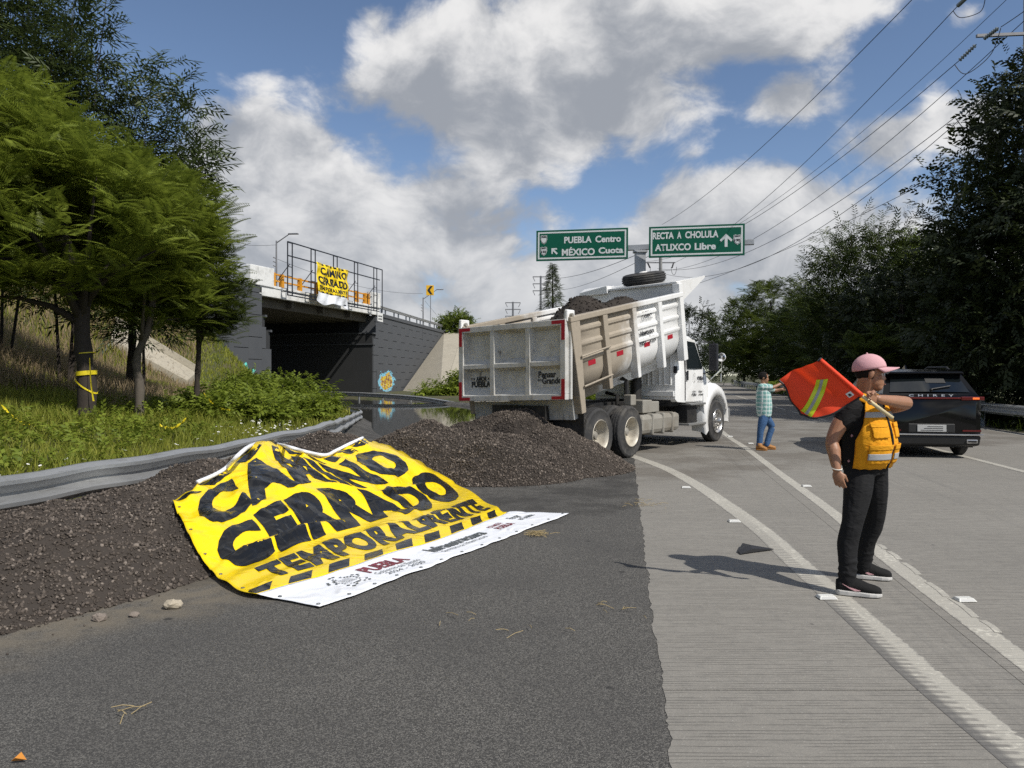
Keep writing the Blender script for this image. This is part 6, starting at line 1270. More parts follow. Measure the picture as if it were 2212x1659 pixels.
mb = MB(); mb.hexa([(.02, -.86, .26), (.3, -.9, .22), (.3, .9, .22), (.02, .86, .26), (-.01, -.88, .44), (.3, -.94, .44), (.3, .94, .44), (-.01, .88, .44)]); obj('bumper', mb, 'car_plastic', CAR, bevel=.03)
mb = MB(); mb.prism([(1.5, -.015, 1.74), (1.75, -.015, 1.74), (1.55, -.015, 1.83)], (0, .03, 0)); obj('antenna_fin', mb, 'car_black', CAR)
mb = MB(); mb.box(.3, 4.4, -.85, .85, .2, .35); obj('underbody', mb, 'car_plastic', CAR)
# ================================================================== people
def skin_mat(name, c):
    m, t, b = newmat(name); n = t.noise(t.obj(), 14, 4); t.put(b.inputs['Base Color'], t.mix(n, tuple(x * .82 for x in c), tuple(x * 1.1 for x in c))); b.inputs['Roughness'].default_value = .5; b.inputs['Subsurface Weight'].default_value = .08; b.inputs['Subsurface Radius'].default_value = (.02, .008, .004); b.inputs['Subsurface Scale'].default_value = .5
skin_mat('skin_tan', (.33, .165, .095)); skin_mat('skin_tan_dark', (.30, .15, .085))
def cloth_mat(name, c, bs=35, bump=.3, rough=.85, var=.2):
    m, t, b = newmat(name); o = t.pos(); n = t.noise(o, 9, 4); n2 = t.noise(t.scl(o, 1, 1, 1.8), bs * .45, 3, .5, .8)
    t.put(b.inputs['Base Color'], t.mix(n, tuple(x * (1 - var) for x in c), tuple(x * (1 + var) for x in c))); b.inputs['Roughness'].default_value = rough; b.inputs['Specular IOR Level'].default_value = .25; t.put(b.inputs['Normal'], t.bump(n2, bump, .02))
cloth_mat('tee_black', (.008, .008, .009), 24, .7); cloth_mat('jeans_black', (.011, .011, .012), 26, .6, var=.5); cloth_mat('jeans_blue', (.045, .10, .21), 25, .6, var=.35); cloth_mat('vest_yellow', (.70, .31, .012), 26, .55, var=.14); cloth_mat('reflective_grey', (.36, .37, .38), 40, .1, .4); cloth_mat('cap_pink', (.60, .34, .36), 30, .15, var=.05); cloth_mat('hair_black', (.010, .008, .007), 200, .6); cloth_mat('shoe_black', (.010, .010, .010), 80, .3); cloth_mat('shoe_sole', (.50, .49, .47), 30, .1, .6); cloth_mat('boot_tan', (.34, .16, .05), 30, .2, .6); cloth_mat('zip_black', (.01, .01, .012), 30, .1)
def plaid():
    m, t, b = newmat('plaid_shirt'); x, y, z = t.sep(t.obj())
    def ln(v, per, w0): return t.sst(t.m('ABSOLUTE', t.m('SUBTRACT', t.m('FRACT', t.m('MULTIPLY', v, 1 / per)), .5)), w0, w0 - .05)
    c = t.mix(t.m('MULTIPLY', ln(z, .085, .30), .6), (.42, .55, .53), (.13, .32, .30)); h = t.m('ADD', x, t.m('MULTIPLY', y, .6)); c = t.mix(t.m('MULTIPLY', ln(h, .075, .28), .55), c, (.10, .30, .28)); c = t.mix(ln(t.m('ADD', h, .03), .075, .08), c, (.72, .74, .72)); c = t.mix(ln(t.m('ADD', z, .04), .085, .08), c, (.72, .74, .72))
    t.put(b.inputs['Base Color'], c); b.inputs['Roughness'].default_value = .85; t.put(b.inputs['Normal'], t.bump(t.noise(t.pos(), 14, 3), .4, .03))
plaid()
def remesh(mb, voxel, it=4, fac=.5):
    me = bpy.data.meshes.new('tmp'); me.from_pydata(mb.v, [], mb.f); bm = bmesh.new(); bm.from_mesh(me); bmesh.ops.recalc_face_normals(bm, faces=bm.faces); bm.to_mesh(me); bm.free()
    o = bpy.data.objects.new('tmp', me); COL.objects.link(o); r = o.modifiers.new('r', 'REMESH'); r.mode = 'VOXEL'; r.voxel_size = voxel
    if it: s = o.modifiers.new('s', 'SMOOTH'); s.factor = fac; s.iterations = it
    dg = bpy.context.evaluated_depsgraph_get(); out = bpy.data.meshes.new_from_object(o.evaluated_get(dg)); bpy.data.objects.remove(o); bpy.data.meshes.remove(me); return out
def limb(mb, pts, rads, n=12, seg=6):
    pth = smooth_path(pts, seg * (len(pts) - 1) + 1); k = len(pth); rr = [float(np.interp(i / (k - 1), np.linspace(0, 1, len(rads)), rads)) for i in range(k)]
    mb.tube(pth, rr, n); mb.ball(pth[0], rr[0], 10); mb.ball(pth[-1], rr[-1], 10)
def hand(mb, wrist, fwd, side, palm_n, s=1.0, curl=.5, thumb=1, grip=False):
    """wrist point, direction of the fingers, direction towards the thumb, palm normal (the way fingers curl)"""
    f, t, n = Vector(fwd).normalized(), Vector(side).normalized(), Vector(palm_n).normalized(); w0 = Vector(wrist)
    pc = w0 + f * .05 * s; pts = [w0, w0 + f * .03 * s, w0 + f * .085 * s]
    M = Matrix((f, t, n)).transposed(); mb.ball(w0 + f * .052 * s, (.055 * s, .043 * s, .017 * s), 12, M)
    for k, (o, L) in enumerate(((.030, .072), (.0105, .080), (-.010, .074), (-.029, .058))):
        b0 = w0 + f * .075 * s + t * o * s; cur = curl * (1.0 + .1 * k); d = (f + t * o * 2).normalized(); p = b0; chain = [b0 - f * .03 * s, b0]; a = cur * .6
        for q, l in enumerate((.42, .33, .25)):
            dd = (d * math.cos(a) + n * math.sin(a)).normalized(); p = p + dd * L * s * l; chain.append(p); a += cur * (.95 if q == 0 else .8)
        mb.tube(chain, [.009 * s, .0095 * s, .0085 * s, .0078 * s, .006 * s], 8)
    b0 = w0 + f * .025 * s + t * .03 * s; d = (f * .75 + t * .55 + n * .45).normalized(); d2 = (f * .85 + t * .05 + n * .55).normalized() if not grip else (n * .85 + f * .4 - t * .1).normalized()
    mb.tube([b0 - t * .01 * s, b0 + d * .03 * s, b0 + d * .03 * s + d2 * .032 * s, b0 + d * .03 * s + d2 * .055 * s], [.013 * s, .0115 * s, .0098 * s, .007 * s], 8)
def head_mesh(mb, c, f, up, s=1.0):
    f, u = Vector(f).normalized(), Vector(up).normalized(); r = f.cross(u).normalized(); u = r.cross(f); c = Vector(c); q = lambda a, b_, e: c + f * a * s + r * b_ * s + u * e * s; M = Matrix((f, r, u)).transposed()
    mb.ball(q(-.01, 0, .03), (.098 * s, .077 * s, .098 * s), 18, M); mb.ball(q(.028, 0, -.035), (.066 * s, .062 * s, .085 * s), 16, M); mb.ball(q(.048, 0, -.085), (.04 * s, .045 * s, .035 * s), 12, M)
    mb.ball(q(.072, 0, .022), (.022 * s, .055 * s, .016 * s), 10, M)                       # brow
    mb.add([q(.083, 0, .016), q(.08, .017, -.03), q(.08, -.017, -.03), q(.112, 0, -.028), q(.086, 0, -.045), q(.06, .02, -.02), q(.06, -.02, -.02)], [(0, 3, 1), (0, 2, 3), (1, 3, 4), (2, 4, 3), (0, 1, 5), (0, 6, 2), (5, 1, 4), (6, 4, 2), (0, 5, 6), (4, 6, 5)])   # nose
    mb.ball(q(.084, 0, -.062), (.012 * s, .025 * s, .007 * s), 8, M); mb.ball(q(.082, 0, -.074), (.012 * s, .022 * s, .008 * s), 8, M)   # lips
    for k in (-1, 1):
        mb.ball(q(-.005, k * .08, .0), (.02 * s, .010 * s, .034 * s), 10, M @ Matrix.Rotation(.25, 3, 'Y')); mb.ball(q(.055, k * .042, -.02), (.022 * s, .02 * s, .022 * s), 8, M)
    return q, M
def Z2(zx, zy, Y): return P((1820 + zx / 2.5135) * .864, (860 + zy / 2.5135) * .864, Y)
class Torso:
    def __init__(s, rings, f): s.r = rings; s.f = Vector(f).normalized(); s.s = Vector((-s.f.y, s.f.x, 0))   # s.s points to the person's left
    def at(s, th, z, off=0.0):
        zs = [q[0] for q in s.r]; g = lambda k: float(np.interp(z, zs, [q[k] for q in s.r])); c = Vector((g(1), g(2), z)); ct, st = math.cos(th), math.sin(th); p = 2.5; k = (abs(ct) ** p + abs(st) ** p) ** (-1 / p)
        return c + s.f * ct * k * (g(3) + off) + s.s * st * k * (g(4) + off)
    def solid(s, mb, off=0.0, z0=None, z1=None, n=28, m=16):
        z0 = s.r[0][0] if z0 is None else z0; z1 = s.r[-1][0] if z1 is None else z1
        vs_ = [s.at(2 * math.pi * j / n, lerp(z0, z1, i / m), off) for i in range(m + 1) for j in range(n)]
        mb.add(vs_, [(i * n + j, i * n + (j + 1) % n, (i + 1) * n + (j + 1) % n, (i + 1) * n + j) for i in range(m) for j in range(n)] + [tuple(range(n - 1, -1, -1)), tuple(m * n + j for j in range(n))])
    def patch(s, t0, t1, z0, z1, off, nm, mat, par, thick=.006, k=16, m=10, edge=None, wav=.0):
        mb = MB(); rows = []
        for i in range(m + 1):
            z = lerp(z0, z1, i / m); a, b_ = (edge(z) if edge else (t0, t1)); rows.append([s.at(lerp(a, b_, j / k), z + wav * math.sin(j * 1.3), off + wav * math.sin(j * 1.9 + i * .9)) for j in range(k + 1)])
        mb.grid(rows); o = obj(nm, mb, mat, par, smooth=True, recalc=False); so = o.modifiers.new('solid', 'SOLIDIFY'); so.thickness = thick; so.offset = 0; return o
def shoe(heel, toe, par, mat='shoe_black', sole='shoe_sole', h=.10, wd=.055, boot=0.0, swoosh=False):
    heel, toe = Vector(heel), Vector(toe); d = toe - heel; L = d.length; d.normalize(); r = Vector((d.y, -d.x, 0)); mb = MB(); secs = []
    for t, w0, hh in ((0, .6, .09), (.08, .85, .105), (.25, .92, .115), (.42, .92, .115), (.55, .98, .098), (.72, 1.05, .076), (.88, .92, .064), (.97, .65, .05), (1.0, .35, .036)):
        secs.append([heel + d * L * t + r * wd * w0 * math.cos(a) * (1 if math.sin(a) < .3 else .8) + Vector((0, 0, .022 + hh * (.5 + .5 * math.sin(a)))) for a in np.linspace(0, 2 * math.pi, 13)[:-1]])
    n = 12; mb.add([p for q in secs for p in q], [(i * n + j, i * n + (j + 1) % n, (i + 1) * n + (j + 1) % n, (i + 1) * n + j) for i in range(len(secs) - 1) for j in range(n)] + [tuple(range(n - 1, -1, -1)), tuple((len(secs) - 1) * n + j for j in range(n))])
    if boot: mb.tube([heel + d * .07 + Vector((0, 0, .05)), heel + d * .075 + Vector((0, 0, boot))], [.052, .055], 12)
    sh = obj('shoe', mb, mat, par, smooth=True); mb = MB(); out = []
    for t, w0 in ((0, .55), (.05, .85), (.25, 1.0), (.5, 1.0), (.72, 1.12), (.88, .98), (.97, .65), (1.01, .3)): out.append((heel + d * L * t, wd * w0 * 1.08, .034 + .012 * (1 - t) if not boot else .03))
    poly = [c + r * w0 for c, w0, _ in out] + [c - r * w0 for c, w0, _ in out[::-1]]; tops = [z for *_, z in out] + [z for *_, z in out[::-1]]; m = len(poly)
    mb.add([p + Vector((0, 0, .009)) for p in poly] + [p + Vector((0, 0, z)) for p, z in zip(poly, tops)], [tuple(range(m - 1, -1, -1)), tuple(range(m, 2 * m))] + [(i, (i + 1) % m, m + (i + 1) % m, m + i) for i in range(m)]); obj('sole', mb, sole, sh, bevel=.006)
    if swoosh:
        for sd in (1, -1):
            mb = MB(); q = lambda t, z, o=.0: heel + d * L * t + r * sd * (wd * 1.0 + o) + Vector((0, 0, z)); mb.add([q(.52, .052, .006), q(.40, .047, .004), q(.28, .062, .002), q(.12, .092, -.004), q(.27, .072, .002), q(.40, .062, .003)], [(0, 1, 2, 3, 4, 5)]); o = obj('shoe_mark', mb, 'cap_pink' if sd > 0 else 'shoe_sole', sh); so = o.modifiers.new('s', 'SOLIDIFY'); so.thickness = .006
        mb = MB()
        for k in range(5): c = heel + d * L * (.42 + .06 * k) + Vector((0, 0, .118 - .011 * k)); mb.tube([c - r * .022, c + Vector((0, 0, .008)), c + r * .022], .004, 5)
        obj('laces', mb, 'shoe_black', sh)
    return sh
# ---------------------------------------------------------------- the flagman
man = empty('person', (2.66, 5.75, 0), 0, 'man in pink cap, yellow vest and black jeans waving an orange flag', 'person')
man.location = (0, 0, 0)
MX, MY = 2.665, 5.75; ff = Vector((.62, -.785, 0)); rr_ = Vector((-.785, -.62, 0)); C0 = Vector((MX, MY, 0))
TO = Torso([(.84, MX + .01, MY, .115, .168), (.91, MX + .01, MY, .130, .182), (.99, MX + .015, MY - .01, .150, .190), (1.09, MX + .02, MY - .015, .162, .196), (1.19, MX + .015, MY - .01, .155, .203), (1.29, MX + .005, MY, .138, .210), (1.37, MX, MY, .116, .202), (1.425, MX, MY, .090, .160), (1.46, MX, MY, .072, .09)], ff)
shR = C0 + rr_ * .195 + Vector((0, 0, 1.365)); shL = C0 - rr_ * .180 + Vector((0, 0, 1.385))
elR, wrR = Z2(655, 610, 5.60), Z2(684, 790, 5.52); elL, wrL = Z2(1118, 372, 5.66), Z2(942, 345, 5.40)
hc = Vector((2.692, 5.70, 1.610)); hf = Vector((.95, -.30, -.04))
mb = MB(); TO.solid(mb, -.03, .98); q, HM = head_mesh(mb, hc, hf, (0.0, 0, 1), 1.03)
limb(mb, [Vector((MX - .005, MY, 1.42)), Vector((MX, MY - .01, 1.48)), hc + Vector((-.02, 0, -.02))], [.078, .072, .068])
limb(mb, [shR, shR.lerp(elR, .5) + Vector((-.012, 0, 0)), elR, elR.lerp(wrR, .35), wrR], [.066, .060, .047, .049, .030])
limb(mb, [shL, shL.lerp(elL, .5) + Vector((0, 0, -.02)), elL, elL.lerp(wrL, .35), wrL], [.062, .058, .049, .047, .029])
hand(mb, wrR, Z2(705, 900, 5.50) - wrR, (.75, -.6, .1), (.45, .55, -.1), 1.0, .42)
hL_f = (Z2(850, 325, 5.33) - wrL); hand(mb, wrL, hL_f, (-.1, -.2, 1), (-.25, -.85, -.35), 1.18, .95, grip=True)
body = obj('body', remesh(mb, .0055, 3), 'skin_tan', man, smooth=True)
pm('eye_white', (.6, .58, .55), .3); pm('eye_dark', (.01, .008, .007), .2); pm('lip', (.26, .10, .075), .5)
for k in (-1, 1):
    mb = MB(); mb.ball(q(.068, k * .034, .004), .0120, 10); obj('eye', mb, 'eye_white', man, smooth=True); mb = MB(); mb.ball(q(.0775, k * .035, .004), .0058, 8); obj('iris', mb, 'eye_dark', man, smooth=True)
    mb = MB(); mb.tube([q(.088, k * .015, .026), q(.09, k * .035, .031), q(.076, k * .058, .026)], [.005, .006, .003], 6); obj('eyebrow', mb, 'hair_black', man)
mb = MB(); mb.tube([q(.094, -.018, -.0685), q(.100, 0, -.067), q(.094, .018, -.0685)], [.003, .0045, .003], 6); obj('mouth', mb, 'lip', man)
def shell(c, M, r, a0, a1, e0, e1, nm, mat, par, na=24, ne=8):       # part of an ellipsoid, angles about its axes
    mb = MB(); mb.grid([[Vector(c) + M @ Vector((r[0] * math.cos(a) * math.cos(e), r[1] * math.sin(a) * math.cos(e), r[2] * math.sin(e))) for a in np.linspace(a0, a1, na)] for e in np.linspace(e0, e1, ne)]); o = obj(nm, mb, mat, par, smooth=True, recalc=False); s = o.modifiers.new('s', 'SOLIDIFY'); s.thickness = .004; s.offset = 0; return o
hcc = q(-.010, 0, .03)
shell(hcc, HM, (.103, .081, .1), R(75), R(285), R(-38), R(35), 'hair', 'hair_black', man)
mb = MB(); obj('sideburn', mb.tube([q(.012, -.076, -.03), q(.008, -.08, .0), q(.0, -.083, .03)], [.006, .010, .012], 6), 'hair_black', man)
capM = HM @ Matrix.Rotation(R(-11), 3, 'Y'); cap = shell(q(-.012, 0, .047), capM, (.118, .096, .105), 0, 2 * math.pi, R(-6), R(89), 'cap', 'cap_pink', man, 40, 12)
mb = MB(); rows = []
for i in range(7):
    t = i / 6; rows.append([q(-.012, 0, .047) + capM @ Vector(((.112 + .095 * t) * math.cos(a) * (1.0), (.098 + .012 * t - .02 * t * t) * math.sin(a) * 1.02, -.008 - .018 * t - .03 * (abs(math.sin(a)) ** 2) * t)) for a in np.linspace(R(-66), R(66), 17)])
mb.grid(rows); o = obj('cap_brim', mb, 'cap_pink', cap, smooth=True, recalc=False); s_ = o.modifiers.new('s', 'SOLIDIFY'); s_.thickness = .005
mb = MB(); mb.ball(q(-.03, 0, .151), .009, 8); obj('cap_button', mb, 'cap_pink', cap, smooth=True)
# shirt
mb = MB(); TO.solid(mb, .008, .88, 1.445); limb(mb, [C0 + rr_ * .13 + Vector((0, 0, 1.37)), shR + Vector((0, 0, .005)), shR.lerp(elR, .42)], [.075, .076, .072]); limb(mb, [C0 - rr_ * .12 + Vector((0, 0, 1.37)), shL, shL.lerp(elL, .45)], [.074, .073, .066])
obj('shirt', remesh(mb, .009, 5), 'tee_black', man, smooth=True)
mb = MB()
for k in range(16):
    th = rng.uniform(-2.1, 2.1); z = rng.uniform(.95, 1.4); c = TO.at(th, z, .012); n_ = (c - TO.at(th, z, -.05)).normalized(); tt = n_.cross(Vector((0, 0, 1))).normalized(); u_ = n_.cross(tt)
    for a in (0, 1.05, 2.1): v_ = (tt * math.cos(a + k) + u_ * math.sin(a + k)) * .011; mb.tube([c - v_, c + v_], .0022, 4)
obj('shirt_print', mb, 'cap_pink', man)
# vest with pockets, stripes and zip
VE = TO
edgeL = lambda z: (.0, float(np.interp(z, [0.920, 1.120, 1.240, 1.330, 1.430], [1.5, 1.45, 1.05, .88, .80]))); edgeR = lambda z: (-float(np.interp(z, [0.920, 1.120, 1.240, 1.330, 1.430], [1.5, 1.45, 1.05, .88, .80])), .0)
neck = lambda e, sg: (lambda z: (e(z)[0] + (max(0, z - 1.300) * 3.2 if sg > 0 else 0), e(z)[1] - (max(0, z - 1.300) * 3.2 if sg < 0 else 0)))
vest = VE.patch(0, 0, 0.915, 1.435, .024, 'vest', 'vest_yellow', man, .008, 18, 22, neck(edgeL, 1), .003); VE.patch(0, 0, 0.915, 1.435, .024, 'vest_front', 'vest_yellow', vest, .008, 18, 22, neck(edgeR, -1), .003)
VE.patch(math.pi - .9, math.pi + .9, 0.915, 1.435, .028, 'vest_back', 'vest_yellow', vest, .008, 18, 12)
for sg, e in ((1, edgeL), (-1, edgeR)):
    VE.patch(sg * .10, sg * .98, 0.955, 1.070, .035, 'pocket', 'vest_yellow', vest, .014, wav=.002); VE.patch(sg * .08, sg * 1.0, 1.060, 1.095, .042, 'pocket_flap', 'vest_yellow', vest, .008); VE.patch(sg * .1, sg * .99, 0.985, 1.030, .044, 'reflective_stripe', 'reflective_grey', vest, .003)
    VE.patch(sg * .22, sg * .82, 1.145, 1.235, .034, 'pocket', 'vest_yellow', vest, .012, wav=.002); VE.patch(sg * .2, sg * .84, 1.225, 1.255, .040, 'pocket_flap', 'vest_yellow', vest, .008)
    VE.patch(0, 0, 1.295, 1.335, .031, 'reflective_stripe', 'reflective_grey', vest, .003, edge=neck(e, sg))
    mb = MB(); rows = [[VE.at(sg * (.82 + .02 * i), 1.410 - .0 * i, .03 + .004 * math.sin(i)) for i in range(0)]]
VE.patch(-.045, .045, 0.910, 1.330, .033, 'zip', 'zip_black', vest, .006)
for sg in (1, -1):                                       # shoulder straps
    mb = MB(); rows = []
    for i in range(9):
        t = i / 8; th = lerp(.62, math.pi - .75, t); z = 1.425 + .035 * math.sin(math.pi * t); rows.append([VE.at(sg * (th - .12), z + .012, .024), VE.at(sg * (th + .22), z - .025, .024)])
    mb.grid(rows); o = obj('shoulder_strap', mb, 'vest_yellow', vest, smooth=True, recalc=False); s_ = o.modifiers.new('s', 'SOLIDIFY'); s_.thickness = .008
# trousers
knR, anR = Z2(772, 1120, 5.60), Z2(748, 1462, 5.55); knL, anL = Z2(905, 1120, 5.90), Z2(845, 1385, 5.98)
hpR, hpL = C0 + rr_ * .088 + Vector((.01, 0, .90)), C0 - rr_ * .088 + Vector((.02, 0, .90))
mb = MB(); TO.solid(mb, .004, .86, .985)
for hp, kn, an in ((hpR, knR, anR), (hpL, knL, anL)):
    limb(mb, [hp, hp.lerp(kn, .45) + ff * .015, kn + ff * .012, kn.lerp(an, .4) - ff * .012, kn.lerp(an, .8), an + Vector((0, 0, -.03))], [.112, .100, .074, .074, .062, .060], 14)
    for k in range(7):                                   # creases behind the knee and at the hem
        if k < 4: continue
        t = (.40, .46, .52, .58, .86, .92, .97)[k]; c = hp.lerp(kn, t * 2) if t < .5 else kn.lerp(an, t * 2 - 1); rr0 = (.084, .078, .076, .075, .064, .063, .062)[k]; mb.tube([c + Vector((math.cos(a) * rr0, math.sin(a) * rr0, .012 * math.sin(a * 2 + k))) for a in np.linspace(0, 5.6, 12) + k], .008, 5)
obj('trousers', remesh(mb, .0085, 3), 'jeans_black', man, smooth=True)
g1, g2 = G(1812, 1278), G(1896, 1290); shoe((2.375, 5.565, 0), (2.665, 5.475, 0), man, swoosh=True); shoe((2.695, 6.01, 0), (2.965, 5.93, 0), man, swoosh=True)
pm('cord_white', (.7, .66, .58), .6); mb = MB(); mb.tube([wrR + Vector((.034 * math.cos(a), .034 * math.sin(a), .012 + .01 * math.sin(a))) for a in np.linspace(0, 6.3, 17)], .004, 5); obj('bracelet', mb, 'cord_white', man)
# ---------------------------------------------------------------- the flag
def flag_mat(name, c, tr=.45):
    m, t, b = newmat(name); o = t.pos(); n = t.noise(o, 7, 3); cc = t.mix(n, tuple(x * .86 for x in c), c); t.put(b.inputs['Base Color'], cc); b.inputs['Roughness'].default_value = .7
    t.put(b.inputs['Normal'], t.bump(t.noise(o, 420, 1), .25, .003)); tl = t.new('ShaderNodeBsdfTranslucent'); t.put(tl.inputs[0], cc); mx = t.new('ShaderNodeMixShader'); mx.inputs[0].default_value = tr; t.l.new(b.outputs[0], mx.inputs[1]); t.l.new(tl.outputs[0], mx.inputs[2]); t.l.new(mx.outputs[0], t.n['Material Output'].inputs[0])
flag_mat('flag_orange', (1.0, .075, .018), .25); pm('tape_lime', (.62, .72, .02), .4, var=.05); pm('stick_wood', (.60, .50, .30), .6); pm('trim_black', (.01, .01, .012), .6)
flag = empty('signal_flag', (0, 0, 0), 0, 'orange mesh signal flag with lime stripe on a wooden stick, held by the flagman', 'flag')
S1, S0, F1, F0 = Z2(578, 100, 5.36), Z2(842, 325, 5.33), Z2(330, 208, 5.62), Z2(445, 464, 5.50)
mb = MB(); e_ = Z2(1035, 466, 5.30); mb.tube([e_, S0, S1], [.0135, .0135, .0125], 10); obj('stick', mb, 'stick_wood', flag, smooth=True)
def fl(u, v, o=0.0):
    p = S1.lerp(S0, v).lerp(F1.lerp(F0, v), u); n = (F1 - S1).cross(S0 - S1).normalized()
    if n.y > 0: n = -n
    wv = .028 * math.sin(u * 7.5 + v * 3.2) * u + .018 * math.sin(v * 9 - u * 4) * u + .016 * math.sin(u * 15 + v * 8) * u * (1 - u) * 2
    sag = Vector((0, 0, -.05 * math.sin(math.pi * u) * v)) + Vector((0, 0, .02 * math.sin(math.pi * v) * u)); return p + n * (wv + o) + sag
mb = MB(); mb.grid([[fl(i / 36, j / 30) for i in range(37)] for j in range(31)]); o = obj('cloth', mb, 'flag_orange', flag, smooth=True, recalc=False)
def fpatch(fn, nm, mat, nu=4, nv=24, off=.004): mb = MB(); mb.grid([[fl(*fn(i / nu, j / nv), off) for i in range(nu + 1)] for j in range(nv + 1)]); obj(nm, mb, mat, flag, smooth=True, recalc=False)
def diag(a, b_): return lambda s, t: (lerp(.25, .87, t) + lerp(a, b_, s), lerp(.36, .94, t) - lerp(a, b_, s) * .5)
fpatch(diag(-.085, .085), 'lime_stripe', 'tape_lime'); fpatch(diag(-.022, .022), 'grey_stripe', 'reflective_grey', off=.007)
for nm, fn in (('trim', lambda s, t: (1.0, t)), ('trim', lambda s, t: (t, 1.0))):
    mb = MB(); mb.tube([fl(*fn(0, k / 24)) for k in range(25)], .0075, 6); obj(nm, mb, 'trim_black', flag)
mb = MB(); mb.tube([S1.lerp(S0, k / 10) for k in range(11)], .0175, 10); obj('sleeve', mb, 'flag_orange', flag, smooth=True)
mb = MB(); mb.tube([S1.lerp(S0, -.02), S1.lerp(S0, .0)], .019, 10); obj('end_cap', mb, 'trim_black', flag)
fpatch(lambda s, t: (lerp(.05, .13, s), lerp(.80, .90, t)), 'label_patch', 'sign_white', 2, 2, .006); mb = MB(); mb.grid([[fl(.075, .83, .009), fl(.105, .83, .009)], [fl(.07, .88, .009), fl(.11, .88, .009)]]); obj('label_mark', mb, 'sign_black', flag)
# ---------------------------------------------------------------- second man by the truck
m2 = empty('person', (0, 0, 0), 0, 'man in green plaid shirt and blue jeans stretching his arms out on the road', 'person'); YB = 16.4
b2 = lambda x, y, dy=0.0: Z2(x, y, YB + dy); f2 = Vector((.93, -.36, 0)); l2_ = Vector((.36, .93, 0))
t0, t1_ = b2(228, 430), b2(222, 262)
T2 = Torso([(z, lerp(t0.x, t1_.x, (z - t0.z) / (t1_.z - t0.z)), YB, a, w_) for z, a, w_ in ((t0.z - .12, .12, .165), (t0.z, .145, .18), (t0.z + .15, .16, .185), (t0.z + .3, .15, .19), (t0.z + .45, .135, .19), (t1_.z, .10, .16), (t1_.z + .07, .06, .07))], f2)
mb = MB(); T2.solid(mb, -.03); hc2 = b2(226, 215); q2, HM2 = head_mesh(mb, hc2, f2, (0, 0, 1), 1.0); limb(mb, [t1_ + Vector((0, 0, .0)), hc2 + Vector((-.01, 0, -.03))], [.062, .058])
for sg, ex, ey, wx, wy in ((-1, 285, 272, 332, 250), (1, 300, 292, 338, 285)):
    sh = t1_ - l2_ * .15 * -sg + Vector((0, 0, -.03)); el_ = b2(ex, ey, .16 * sg); wr = b2(wx, wy, .12 * sg); limb(mb, [sh, sh.lerp(el_, .5), el_, wr], [.058, .05, .042, .03]); hand(mb, wr, (1, -.1, .05), (0, 0, 1), (0, -sg, -.2), 1.0, .6)
obj('body', remesh(mb, .009, 3), 'skin_tan_dark', m2, smooth=True)
shell(q2(-.012, 0, .035), HM2, (.104, .084, .104), R(40), R(320), R(-35), R(60), 'hair', 'hair_black', m2); shell(q2(-.012, 0, .035), HM2, (.106, .085, .105), 0, 2 * math.pi, R(38), R(89), 'hair_top', 'hair_black', m2)
mb = MB(); mb.tube([q2(.09, -.03, -.058), q2(.098, 0, -.055), q2(.09, .03, -.058)], .006, 6); obj('moustache', mb, 'hair_black', m2)
mb = MB(); T2.solid(mb, .012, t0.z - .09, t1_.z + .035)
for sg, ex, ey in ((-1, 285, 272), (1, 300, 292)): sh = t1_ - l2_ * .15 * -sg + Vector((0, 0, -.03)); el_ = b2(ex, ey, .16 * sg); limb(mb, [sh - f2 * .02, sh.lerp(el_, .3), sh.lerp(el_, .72)], [.082, .078, .068])
obj('shirt', remesh(mb, .014, 4), 'plaid_shirt', m2, smooth=True)
mb = MB(); T2.solid(mb, -.005, t0.z - .12, t0.z + .02); hR_, hL_ = t0 - l2_ * .085 + Vector((0, 0, -.07)), t0 + l2_ * .085 + Vector((0, 0, -.07))
for hp, kn, an in ((hR_, b2(205, 545, -.12), b2(196, 640, -.12)), (hL_, b2(275, 520, .08), b2(243, 632, .05))): limb(mb, [hp, hp.lerp(kn, .5), kn, kn.lerp(an, .5), an], [.105, .098, .072, .066, .064])
obj('trousers', remesh(mb, .013, 3), 'jeans_blue', m2, smooth=True)
fz1 = b2(196, 680, -.12); fz2 = b2(240, 668, .05); shoe((fz1.x - .06, YB - .1, 0), (fz1.x + .14, YB - .22, 0), m2, 'boot_tan', 'boot_tan', boot=.16); shoe((fz2.x - .07, YB + .08, 0), (fz2.x + .2, YB + .02, 0), m2, 'boot_tan', 'boot_tan', boot=.16)
# ================================================================== small things on the road and bank
pm('stud_white', (.66, .66, .62), .45, dirt=(.3, .28, .24), dscale=12, damt=.5)
def stud(px, py, label, sz=1.0):
    g = G(px, py, .012); e = empty('road_stud', (g.x, g.y, .008), rng.uniform(-.12, .12), label, 'road stud', 'white road studs beside the lines'); mb = MB(); a, b_, h = .066 * sz, .05 * sz, .02
    mb.hexa([(-a, -b_, 0), (a, -b_, 0), (a, b_, 0), (-a, b_, 0), (-a * .8, -b_ * .55, h), (a * .8, -b_ * .55, h), (a * .8, b_ * .55, h), (-a * .8, b_ * .55, h)]); obj('stud_body', mb, 'stud_white', e, bevel=.004)
    mb = MB(); mb.add([(-a * .8, -b_ * .93, .004), (a * .8, -b_ * .93, .004), (a * .7, -b_ * .66, h * .8), (-a * .7, -b_ * .66, h * .8)], [(0, 1, 2, 3)]); obj('stud_lens', mb, 'plate_grey', e)
for px, py, lab in ((1785, 1290, 'white road stud beside the flagman near shoe'), (2083, 1295, 'white road stud right of the chipped edge line'), (1586, 1126, 'white road stud beside the black cloth scrap'), (1482, 1053, 'small white road stud nearest the truck rear wheels'), (1742, 1050, 'white road stud between the two men'), (1621, 958, 'small white road stud at the plaid shirt man feet'), (1577, 943, 'small white road stud beside the truck front wheel')): stud(px, py, lab)
